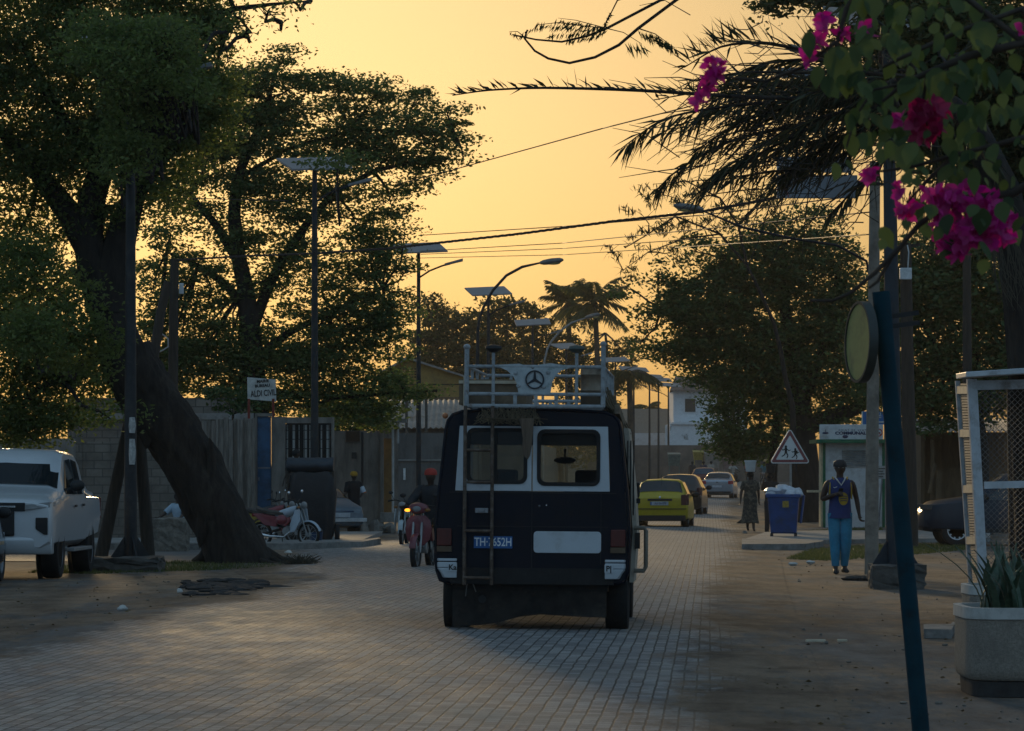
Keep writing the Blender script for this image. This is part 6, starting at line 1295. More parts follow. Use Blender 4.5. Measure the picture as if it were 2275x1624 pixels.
def bigleaf(vs, fs, c, size, nrm, tip, rs):
    n_ = Vector(nrm).normalized(); t_ = Vector(tip); t_ = (t_-n_*t_.dot(n_)).normalized(); s = n_.cross(t_); b = len(vs); out = [(-.5,0),(-.42,.22),(-.2,.40),(.08,.40),(.32,.24),(.6,0)]
    vs += [c+t_*x*size for x in (-.5,-.1,.25,.6)]
    for sg in (1,-1):
        k = len(vs); vs += [c+t_*x*size+s*sg*y*size*.95+n_*(.16*abs(y)*size+.02*size*math.sin(9*x)) for x, y in out[1:-1]]
        f = [(b,k,k+1,b+1),(b+1,k+1,k+2,b+2),(b+2,k+2,k+3,b+3)]
        f = f if sg > 0 else [q_[::-1] for q_ in f]; fs += f
vs, fs = [], []
big = [(1860,140,40,(-.1,-1,.2),(-.1,0,-1)),(2080,185,36,(.2,-1,.1),(-.2,0,-1)),(2185,85,40,(0,-1,.2),(.1,0,-1)),(2020,200,34,(-.2,-1,.2),(-.3,0,-1)),(2010,350,30,(-.3,-1,.1),(.1,0,-1)),(1875,190,26,(.6,-1,.1),(.2,0,-1)),(1840,190,24,(-.8,-1,0),(.1,0,-1)),(1910,190,26,(.5,-1,.2),(.2,0,-1)),(1888,270,20,(.6,-1,.2),(.1,0,-1)),(1915,20,22,(.3,-1,.2),(0,0,-1)),(1940,15,30,(.3,-1,.5),(-.2,0,-1)),(2110,330,26,(.3,-1,.3),(.2,0,-1)),(2130,180,34,(.3,-.6,.8),(.3,0,-1)),(1980,100,30,(.2,-1,.8),(.3,0,-1)),(2130,500,12,(.1,-1,0),(0,0,-1))]
for x, y, s, n_, tp in big: bigleaf(vs, fs, P(x,y,YB-.03), s*2/F*YB, n_, tp, rs_)
for i in range(330):
    x = rs_.gauss(2070,140); y = rs_.gauss(180,110)
    if rs_.random() < .25: x, y = rs_.gauss(2150,90), rs_.gauss(430,70)
    if x < 1780 or y > 600: continue
    bigleaf(vs, fs, P(x, y, YB+rs_.uniform(-.25,.6)), rs_.uniform(.022,.06), (rs_.uniform(-1.6,1.6), -1, rs_.uniform(-.2,1)), (rs_.uniform(-.8,.8), rs_.uniform(-.3,.3), -1), rs_)
mb = MB(); mb.add(vs, fs); mb.build('leaves', bl, bt, smooth=180, world=True, fixn=False)
def bracts(name, m, clusters, sz=.026):
    vs, fs = [], []
    for x, y, rx, ry, n in clusters:
        for i in range(n):
            a = rs_.uniform(0,6.28); k = rs_.random()**.5; c = P(x+rx*k*math.cos(a), y+ry*k*math.sin(a), YB+rs_.uniform(-.05,.05)*min(2,rx/30)); up = Vector((rs_.uniform(-1,1), -rs_.uniform(.1,1), rs_.uniform(-.7,.9))).normalized()
            sx = up.orthogonal().normalized(); sy = up.cross(sx); w0 = rs_.uniform(0,6.28)
            for j in range(3):
                an = w0+j*2.094; d = sx*math.cos(an)+sy*math.sin(an); s_ = sz*rs_.uniform(.75,1.2); bigleaf(vs, fs, c+d*s_*.42+up*s_*.22, s_, (up-d*.75), d+up*.55, rs_)
    mb = MB(); mb.add(vs, fs); return mb.build(name, m, bt, smooth=180, world=True, fixn=False)
for cl_, sz_ in (([(2150,480,78,66,120),(2115,540,36,34,30),(2085,440,30,26,20),(2205,500,50,44,40)],.026),([(1588,160,20,34,16),(1572,190,14,14,6)],.022),([(1548,220,10,10,5)],.022),([(1838,47,18,16,7),(1866,72,12,10,4)],.024),([(1926,72,14,16,5)],.024),([(1812,92,16,18,7)],.024),([(1796,130,8,8,3)],.024),([(1932,383,12,12,6)],.024),([(1997,420,12,16,5)],.024),([(2014,466,16,20,8)],.024),([(2003,268,8,8,3)],.024),([(2272,68,6,8,3)],.024)): bracts('flower_cluster', br_, cl_, sz_)
bracts('flower_cluster', brd, [(2062,262,36,40,26),(2056,300,22,16,8)], .026)
# fallen leaves, twigs and pebbles on the dirt
rs = np.random.RandomState(91); pts = []
def scatter(x0, x1, y0, y1, n):
    for _ in range(n):
        y = rs.uniform(y0, y1); p = G(rs.uniform(x0, x1), y, .012); pts.append((p.x, p.y, p.z))
scatter(1600,2270,1240,1620,150); scatter(-60,640,1275,1420,200); scatter(600,1600,1220,1600,60); scatter(1650,2130,1190,1260,80)
v = leaf_quads(np.array(pts), .045, .022, rs, .95, 0); v[:,2] = np.maximum(v[:,2], .006); tag(mesh_np('fallen_leaves', v, 4, leafmat('dead_leaf', (.06,.04,.022), (.20,.14,.07), .15)), kind='stuff')
mb = MB(); rr_ = random.Random(92)
for i in range(130):
    x, y = (rr_.uniform(1610,2270), rr_.uniform(1245,1610)) if i % 2 else (rr_.uniform(-60,600), rr_.uniform(1285,1420)); s = rr_.uniform(.006,.02); lump(mb, G(x,y,s*.2), (s*1.2,s,s*.7), rr_, 6)
tag(mb.build('gravel', mat('pebble_grey', (.20,.17,.14), .9, var=.5, scale=3), smooth=60), kind='stuff')
# ---------------------------------------------------------------- cars
tint = mat('tinted_glass', (.012,.016,.018), .04, spec=.8, var=.05); chrome = MATS['chrome']; lens = mat('lamp_lens', (.22,.22,.22), .3); tail_r = mat('tail_lamp_red', (.20,.012,.010), .2, var=.1)
def car_ring(st):
    y, zl, zb, zt, wl, wb, wt = st; d = zt-zb; lo = [(0,zl),(wl*.85,zl),(wl,zl+.09),(max(wl,wb)+.012,(zl+zb)/2+.06),(wb+.006,zb-.05),(wb+(wt-wb)*.06,zb+min(.02,d*.3)),(wt+.015,zt-min(.07,d*.4)),(wt*.84,zt-.008),(0,zt+.016)]
    h = [V(x,y,z) for x, z in lo]; return h+[V(-p.x,p.y,p.z) for p in h[-2:0:-1]]
def lerp_st(S, y):
    for a, b in zip(S, S[1:]):
        if a[0] <= y <= b[0]: q = (y-a[0])/(b[0]-a[0]+1e-9); return [u+(v-u)*q for u, v in zip(a, b)]
    return S[-1]
def dense(S, step=.25):
    out = []
    for a, b in zip(S, S[1:]):
        k = max(1, int((b[0]-a[0])/step)); out += [[u+(v-u)*i/k for u, v in zip(a, b)] for i in range(k)]
    return out+[S[-1]]
def car(name, label, cat, loc, rz, S, paint, wheels, r, tw, sides, front=None, rear=None, scale=1., gm=None, group=None, spokes=0, rimm=None, lower=None):
    root = thing(name, label, cat, loc, rz, group, scale); gm = gm or tint
    mb = MB(); mb.loft([car_ring(s) for s in dense(S)]); b = mb.build('body', paint, root, smooth=40)
    cs = []
    for (x, y) in wheels:
        c = MB(); sg = 1 if x > 0 else -1; c.cyl((sg*(abs(x)-tw*.62),y,r), (sg*(abs(x)+.4),y,r), r*1.16, n=28); cs.append(c)
    cut(b, cs); md = b.modifiers.new('edge','BEVEL'); md.width = .012; md.segments = 2; md.limit_method = 'ANGLE'; md.angle_limit = math.radians(50)
    for x, y in wheels: tyre(root, (x,y,r), r, tw, spokes=spokes, rimm=rimm, n=24)
    for x, y in wheels:
        mb = MB(); sg = 1 if x > 0 else -1; mb.cyl((sg*(abs(x)-tw*.60),y,r),(sg*(abs(x)-tw*.66),y,r), r*1.12, n=20); mb.build('wheel_well', MATS['black_trim'], root)
    def pane(nm, y0, y1, ins=.07):           # windscreen or rear window: lies on the loft between two stations
        a, c = car_ring(lerp_st(S,y0)), car_ring(lerp_st(S,y1)); mb = MB(); n = (c[8]-a[8]).cross(V(1,0,0)); n.normalize()
        if n.z < 0: n = -n
        pts = []
        for rg in (a, c): pts.append([rg[k]*1.0 for k in (6,7,8,9,10)])
        rows = []
        for q in (ins, .5, 1-ins):
            row = [p.lerp(s, q)+n*.008 for p, s in zip(pts[0], pts[1])]; ctr = row[2]; rows.append([ctr+(p-ctr)*(1-ins*.6)+n*.002 for p in row])
        vs = [p for r_ in rows for p in r_]; mb.add(vs, [(i*5+j, i*5+j+1, i*5+6+j, i*5+5+j) for i in range(2) for j in range(4)]); return mb.build(nm, gm, root, smooth=180)
    w1 = pane('windscreen', *front, .045) if front else None; w2 = pane('rear_window', *rear) if rear else None
    for poly in sides:
        for sg in (1,-1):
            vs = []
            for y, z in poly:
                st = lerp_st(S, y); q = (z-st[2])/(st[3]-st[2]+1e-6); vs.append(V(sg*(st[5]+(st[6]-st[5])*min(q,1)+.012), y, z))
            mb = MB(); mb.add(vs, [tuple(range(len(vs)))]); mb.build('side_window', gm, root)
    return root, w1, w2
def cbox(root, name, c, d, m, bevel=.008, rx=0., rz=0., ry=0.): mb = MB(); mb.box(c, d, rx=rx, rz=rz, ry=ry); return mb.build(name, m, root, bevel=bevel)
def mirror(root, x, y, z, m=None):
    mb = MB(); sg = 1 if x > 0 else -1; mb.ell((x,y,z), (.11,.06,.085), 14, 10); mb.beam((x-sg*.08,y,z-.03),(x-sg*.2,y+.02,z-.07), .04); mb.build('wing_mirror', m or MATS['black_trim'], root, smooth=60)
# pickup
pw = mat('pickup_white', (.60,.62,.64), .28, var=.04, metal=.1, coat=.5)
S = [(0,.60,1.0,1.05,.84,.88,.84),(.04,.52,1.10,1.16,.88,.91,.88),(1.52,.46,1.12,1.17,.90,.91,.88),(1.60,.44,1.14,1.20,.90,.91,.86),(1.68,.44,1.15,1.70,.90,.91,.78),(1.95,.44,1.15,1.84,.90,.91,.75),(2.95,.44,1.14,1.86,.90,.91,.74),(3.25,.44,1.15,1.82,.90,.91,.75),(4.02,.44,1.16,1.325,.90,.91,.82),(4.10,.44,1.15,1.305,.90,.91,.82),(4.75,.44,1.10,1.22,.90,.905,.82),(5.08,.42,1.08,1.16,.90,.90,.80),(5.20,.42,1.05,1.13,.89,.885,.78),(5.26,.46,1.02,1.09,.865,.86,.74)]
root, w1, _ = car('pickup_truck', 'white double cab pickup parked facing us at the left edge', 'pickup', V(-7.94,63.75,0), math.pi-.02, S, pw, [(-.77,.95),(.77,.95),(-.77,4.22),(.77,4.22)], .39, .27,
   [[(2.0,1.20),(2.0,1.68),(2.52,1.72),(2.58,1.20)],[(2.66,1.20),(2.62,1.72),(3.12,1.70),(3.72,1.30),(3.72,1.21)]], front=(4.05,3.20), rear=(1.62,1.92), scale=1.09, gm=glassmat('pickup_glass', (.20,.24,.25), .55))
cbox(root, 'grille', (0,5.265,1.03), (1.06,.04,.12), MATS['black_trim'], .01); cbox(root, 'lower_grille', (0,5.27,.80), (.76,.04,.36), MATS['black_trim'], .02); cbox(root, 'grille_bar', (0,5.295,1.03), (.8,.02,.03), chrome, .005)
for s in (-1,1):
    mb = MB(); mb.hexa([V(s*.53,5.30,.985),V(s*.87,5.26,1.02),V(s*.925,5.0,1.04),V(s*.53,5.1,.985)],[V(s*.53,5.28,1.06),V(s*.87,5.22,1.10),V(s*.92,4.9,1.10),V(s*.53,5.1,1.06)]); mb.build('headlight', lens, root, bevel=.01)
    mb = MB(); mb.ext([V(s*.68,5.255,.72),V(s*.80,5.255,.64),V(s*.85,5.255,.64),V(s*.85,5.255,.88),V(s*.68,5.255,.88)], (0,.03,0)); mb.build('fog_lamp_recess', MATS['black_trim'], root, bevel=.01)
    mirror(root, s*1.06, 3.72, 1.33); cbox(root, 'door_handle', (s*.945,2.15,1.04), (.02,.20,.035), MATS['black_trim']); cbox(root, 'door_handle', (s*.945,3.0,1.03), (.02,.20,.035), MATS['black_trim'])
    cbox(root, 'tail_light', (s*.87,.03,.98), (.10,.10,.32), tail_r); cbox(root, 'side_step', (s*.93,2.7,.40), (.16,2.0,.05), mat('trim_grey', (.25,.25,.25), .5))
mb = MB(); mb.loft([[V(x,5.17+k+.14*(1-(x/.95)**2),z) for x in (-.90,-.6,0,.6,.90)]+[V(x,4.98,z) for x in (.90,-.90)] for z, k in ((.36,-.04),(.44,.02),(.58,.02),(.62,-.02))]); mb.build('front_bumper', pw, root, bevel=.02, smooth=40)
mb = MB(); mb.box((0,.75,1.13),(1.5,1.35,.02)); mb.build('bed_liner', MATS['black_trim'], root)
mb = MB()
for s in (-1,1): mb.tube([(s*.80,1.5,1.17),(s*.80,1.35,1.36),(s*.80,.9,1.24),(s*.80,.25,1.19)], .03, 8)
mb.tube([(-.80,1.35,1.36),(.80,1.35,1.36)], .03, 8); mb.build('sports_bar', pw, root, smooth=60)
cbox(root, 'dashboard', (0,3.7,1.16), (1.4,.4,.06), MATS['black_trim'])
cbox(root, 'number_plate', (0,5.33,.62), (.5,.02,.11), mat('plate_dirty', (.4,.42,.45), .5), .003)
# hatchback body, reused by several cars
def hatch(L_, roof, belt, W_, hood=.95, rearslope=.55):
    w = W_/2; return [(0,.36,.84,.89,w*.92,w*.92,w*.84),(.04,.30,belt-.07,belt-.01,w*.965,w*.96,w*.86),(.12,.25,belt-.02,belt+.05,w*.99,w*.98,w*.85),(.22,.22,belt,belt+.10,w,w*.98,w*.83),(.22+rearslope,.20,belt,roof-.03,w,w*.98,w*.69),(L_*.42,.19,belt,roof,w,w*.98,w*.68),(L_*.56,.19,belt-.01,roof-.04,w,w*.98,w*.69),(L_*.745,.19,belt-.03,hood+.05,w,w*.97,w*.82),(L_*.78,.2,belt-.05,hood+.01,w,w*.97,w*.82),(L_*.93,.22,.76,.80,w*.96,w*.92,w*.78),(L_*.985,.26,.68,.70,w*.86,w*.82,w*.7),(L_,.32,.60,.62,w*.75,w*.72,w*.62)]
yel = mat('taxi_yellow', (.48,.36,.012), .38, var=.08, coat=.3, dirt=(.22,.18,.02), dscale=4, dlo=.6)
blkp = mat('car_black', (.012,.010,.010), .25, coat=.5, var=.2)
S = hatch(3.85, 1.44, .93, 1.64); cg_ = glassmat('car_glass', (.35,.40,.42), .5)
def sidewins(S, roof, belt, L_): return [[(.62,belt+.05),(.80,roof-.10),(L_*.42,roof-.08),(L_*.42,belt+.02)],[(L_*.44,belt+.02),(L_*.44,roof-.08),(L_*.55,roof-.09),(L_*.70,belt+.03)]]
taxi, w1, w2 = car('taxi', 'yellow and black taxi hatchback seen from behind just right of the van', 'taxi', V(W(1466,116),116,g(116)+.0), math.radians(-6), S, yel, [(-.71,.72),(.71,.72),(-.71,3.15),(.71,3.15)], .29, .19, sidewins(S,1.44,.93,3.85), front=(2.86,2.2), rear=(.24,.76), scale=1.05)
def rearset(root, w, zt, plate, lampz=(.62,.92), m=tail_r, px=.5, text_=None, lampx=.16):
    for s in (-1,1):
        mb = MB(); mb.ext([V(s*(w-lampx),-.02,lampz[0]),V(s*(w*.94),-.015,lampz[0]),V(s*(w+.02),.10,lampz[0]),V(s*(w+.02),.26,lampz[0]+.04),V(s*(w-.1),.26,lampz[0]),V(s*(w-lampx),.2,lampz[0])], (0,0,lampz[1]-lampz[0])); mb.build('tail_light', m, root, bevel=.01)
    p = cbox(root, 'number_plate', (0,-.015,plate), (px,.02,.11), mat('plate_dirty', (.4,.42,.45), .5), .003)
    if text_: text('lettering', text_, .095, Matrix.Translation((.02,-.0265,plate)) @ FACE, mat('plate_ink', (.03,.04,.10), .5), p, xs=.8)
    return p
rearset(taxi, .82, .9, .73, (.68,.98), mat('tail_dark_red', (.07,.010,.008), .2), text_='AA 064 MF', lampx=.20)
cbox(taxi, 'plate_recess', (0,-.012,.835), (.72,.02,.06), MATS['black_trim']); cbox(taxi, 'bumper_strip', (0,-.015,.57), (1.56,.05,.022), MATS['black_trim']); cbox(taxi, 'rear_valance', (0,.03,.30), (1.50,.12,.16), MATS['black_trim'])
cbox(taxi, 'plate_edge', (-.26,-.022,.73), (.04,.01,.10), mat('plate_blue', (.012,.10,.30), .4), .002)
mb = MB(); mb.ell((0,-.012,.90),(.035,.015,.045)); mb.build('maker_badge', chrome, taxi)
mb = MB(); mb.cyl((0,.78,1.42),(0,.62,1.56),.006); mb.build('aerial', MATS['black_trim'], taxi)
for s in (-1,1): mirror(taxi, s*.90, 2.55, .98)
# black hatchback
S = hatch(3.9, 1.46, .94, 1.66); bc, _, w2 = car('parked_car', 'dark hatchback between the yellow taxi and the silver saloon', 'car', V(W(1506,147),147,g(147)), math.radians(-7), S, blkp, [(-.72,.72),(.72,.72),(-.72,3.15),(.72,3.15)], .30, .19, sidewins(S,1.46,.94,3.9), front=(2.9,2.22), rear=(.24,.76), scale=1.10)
rearset(bc, .83, .9, .62, (.70,.98), mat('tail_dark_red', (.07,.010,.008), .2)); [mirror(bc, s*.92, 2.55, .98) for s in (-1,1)]
# silver saloon
sil = mat('car_silver', (.40,.42,.46), .25, metal=.5, var=.05, coat=.3)
w = .87; S = [(0,.36,.90,.96,w*.91,w*.92,w*.84),(.04,.30,.96,1.02,w*.96,w*.95,w*.85),(.12,.26,.97,1.05,w*.98,w*.97,w*.86),(.62,.22,.95,1.07,w,w*.98,w*.84),(1.22,.20,.93,1.40,w,w*.98,w*.69),(1.75,.19,.92,1.46,w,w*.98,w*.67),(2.45,.19,.91,1.43,w,w*.98,w*.68),(3.25,.19,.88,.99,w,w*.97,w*.82),(3.4,.2,.86,.95,w,w*.97,w*.82),(4.2,.22,.76,.80,w*.94,w*.9,w*.76),(4.42,.3,.62,.64,w*.78,w*.74,w*.62)]
sc, _, w2 = car('saloon_car', 'silver saloon seen from behind beyond the dark hatchback', 'car', V(W(1593,206),206,g(206)), math.radians(-7.5), S, sil, [(-.75,.85),(.75,.85),(-.75,3.5),(.75,3.5)], .31, .2, [[(1.15,.98),(1.40,1.34),(2.0,1.37),(2.0,.95)],[(2.06,.95),(2.06,1.37),(2.5,1.34),(3.1,.95)]], front=(3.2,2.5), rear=(.66,1.2), scale=1.0)
rearset(sc, .86, .9, .68, (.80,.98), mat('tail_bright_red', (.35,.02,.03), .2), lampx=.26); cbox(sc, 'rear_valance', (0,.02,.34), (1.5,.12,.12), MATS['black_trim']); [mirror(sc, s*.96, 2.75, 1.0) for s in (-1,1)]
cbox(sc, 'badge', (0,-.01,.90), (.10,.02,.05), MATS['black_trim'])
# red car further on
S = hatch(3.9, 1.52, .95, 1.68); rc, _, w2 = car('distant_car', 'red car with a marked dark rear window in front of the silver saloon', 'car', V(W(1563,238),238,g(238)), math.radians(-5), S, mat('car_red', (.16,.035,.025), .3, var=.1), [(-.72,.72),(.72,.72),(-.72,3.15),(.72,3.15)], .30, .19, sidewins(S,1.52,.95,3.9), front=(2.9,2.22), rear=(.24,.76), scale=1.0, gm=mat('blue_dark_glass', (.02,.05,.08), .1))
rearset(rc, .83, .9, .62, (.7,.98)); mk = text('marking', 'CI', .26, Matrix.Translation((-.12,.42,1.18)) @ Matrix.Rotation(-.75,4,'X') @ FACE, MATS['plate_white'], w2, bold=.01)
# dark blue suv beyond the cage, side on
sv = mat('suv_blue', (.008,.018,.034), .35, coat=.15, spec=.35, var=.1); w = .92
S = [(0,.5,.9,.94,w*.85,w*.88,w*.82),(.06,.38,1.0,1.06,w*.96,w*.97,w*.86),(.25,.32,1.02,1.2,w,w*.98,w*.76),(.60,.30,1.02,1.62,w,w*.98,w*.68),(1.5,.3,1.01,1.70,w,w*.98,w*.68),(2.5,.3,1.0,1.66,w,w*.98,w*.69),(3.32,.3,1.0,1.16,w,w*.98,w*.82),(3.42,.3,.99,1.13,w,w*.98,w*.82),(4.2,.32,.93,1.02,w*.98,w*.95,w*.80),(4.42,.36,.84,.88,w*.88,w*.84,w*.7),(4.5,.42,.72,.74,w*.7,w*.66,w*.6)]
suv, w1, _ = car('parked_car', 'dark blue suv parked side-on behind the mesh cage at the right edge', 'car', V(W(2031,89)+4.5,88.5,g(89)), math.pi/2, S, sv, [(-.78,.85),(.78,.85),(-.78,3.65),(.78,3.65)], .37, .24, [[(.62,1.08),(.80,1.50),(1.55,1.56),(1.55,1.05)],[(1.62,1.05),(1.62,1.56),(2.45,1.52),(3.0,1.06)]], front=(3.26,2.54), rear=(.27,.58), spokes=10, rimm=mat('alloy', (.45,.45,.46), .3, metal=.8))
for s in (-1,1): mirror(suv, s*1.05, 2.98, 1.14); cbox(suv, 'headlight', (s*.70,4.28,.90), (.34,.30,.12), mat('suv_lamp_dark', (.05,.05,.05), .5), rz=-s*.4); cbox(suv, 'arch_trim', (s*.90,2.25,.36), (.08,2.2,.10), MATS['black_trim'])
# blue car cut by the left edge
S = hatch(4.0, 1.5, .98, 1.74); ec, _, _ = car('parked_car', 'dark blue car mostly cut off by the left edge beside the pickup', 'car', V(-8.60,53.75,0), math.radians(-.5), S, mat('car_deep_blue', (.012,.028,.05), .22, coat=.6, var=.1), [(-.75,.75),(.75,.75),(-.75,3.28),(.75,3.28)], .33, .21, sidewins(S,1.5,.98,4.0), front=(2.98,2.28), rear=(.24,.76), scale=1.02)
rearset(ec, .87, .9, .62, (.7,1.0)); [mirror(ec, s*.97, 2.6, 1.03) for s in (-1,1)]
for s in (-1,1): cbox(ec, 'rub_strip', (s*.885,2.0,.58), (.02,2.4,.05), mat('strip_beige', (.42,.30,.18), .5))
# old pale car behind the cart
S = hatch(3.8, 1.36, .88, 1.58); oc, _, _ = car('parked_car', 'old pale blue car half hidden behind the tarpaulin cart', 'car', V(W(640,104),106.5,g(104)), math.radians(-157), S, mat('car_pale_blue', (.12,.15,.18), .4, var=.2, dirt=(.12,.13,.14), dscale=2), [(-.68,.7),(.68,.7),(-.68,3.1),(.68,3.1)], .28, .18, sidewins(S,1.36,.88,3.8), front=(2.83,2.15), rear=(.24,.76))
cbox(oc, 'front_bumper', (0,3.82,.42), (1.5,.12,.10), mat('bumper_white', (.5,.5,.5), .5)); cbox(oc, 'number_plate', (0,3.90,.55), (.5,.02,.12), MATS['plate_dirty']); cbox(oc, 'grille', (0,3.74,.62), (.8,.1,.10), mat('grille_navy', (.01,.02,.06), .4))
for s in (-1,1): cbox(oc, 'headlight', (s*.52,3.70,.63), (.24,.1,.13), lens)
# ---------------------------------------------------------------- tarpaulin cart, bucket
tarp = mat('tarpaulin_black', (.012,.012,.014), .55, var=.5, scale=5, bump=.9, bscale=7); tarb = mat('tarpaulin_roll', (.025,.034,.045), .5, var=.4, scale=6, bump=.7, bscale=9)
t0 = thing('tarpaulin_cart', 'hand cart wrapped in black tarpaulin with a rolled top beside the parked moped', 'cart', V(W(691,89.6),89.6,0)); rr_ = random.Random(61)
mb = MB(); rings = []
for z, hx, hy in ((.12,.50,.40),(.35,.54,.45),(.8,.56,.48),(1.2,.57,.5),(1.6,.53,.46),(1.72,.50,.42)):
    rings.append([p+V(rr_.uniform(-.03,.03), rr_.uniform(-.03,.03), rr_.uniform(-.03,.03)) for p in ringxy((.02*z,0,z), hx, hy, 28, 5)])
mb.loft(rings); mb.build('tarpaulin', tarp, t0, smooth=60)
mb = MB(); rings = []
for i in range(12):
    x = -.56+1.10*i/11; rings.append([V(x, .34*math.cos(a)+rr_.uniform(-.015,.015), 1.87+.19*math.sin(a)+.012*math.sin(i*2)+rr_.uniform(-.012,.012)) for a in [2*math.pi*j/18 for j in range(18)]])
mb.loft(rings); mb.build('rolled_cover', tarb, t0, smooth=60)
mb = MB()
for s in (-1,1): mb.tube([(s*.5,-.3,.3),(s*.54,-.34,1.75)], .02, 6)
mb.tube([(-.55,-.2,1.72),(-.62,-.3,1.55),(-.66,-.32,1.38)], .015, 6); mb.build('frame', wpole, t0)
mb = MB(); mb.lathe([(.19,-.04),(.23,-.05),(.25,-.02),(.25,.02),(.23,.05),(.19,.04)], 22, (.62,.0,.25), 'X', closed=True); wl_ = mb.build('wheel', rubber, t0, smooth=50)
mb = MB(); mb.lathe([(.02,-.03),(.18,-.02),(.18,.02),(.02,.03)], 20, (.62,.0,.25), 'X'); mb.build('rim', MATS['dull_steel'], wl_, smooth=40)
mb = MB(); mb.lathe([(.12,0),(.15,.30),(.155,.31),(.145,.31),(.115,.02),(.01,.02)], 22); o = mb.build('bucket', mat('bucket_blue', (.015,.05,.12), .45, var=.3, dirt=(.03,.04,.06)), smooth=40); o.location = V(W(703,88.2),88.2,0.0); tag(o, 'dark blue plastic bucket on the ground in front of the tarpaulin cart', 'bucket')
mb = MB(); mb.tube([(0.15*math.cos(a), 0, .30+.13*math.sin(a)) for a in [math.pi*i/10 for i in range(11)]], .005, 5); mb.build('handle', MATS['dull_steel'], o)
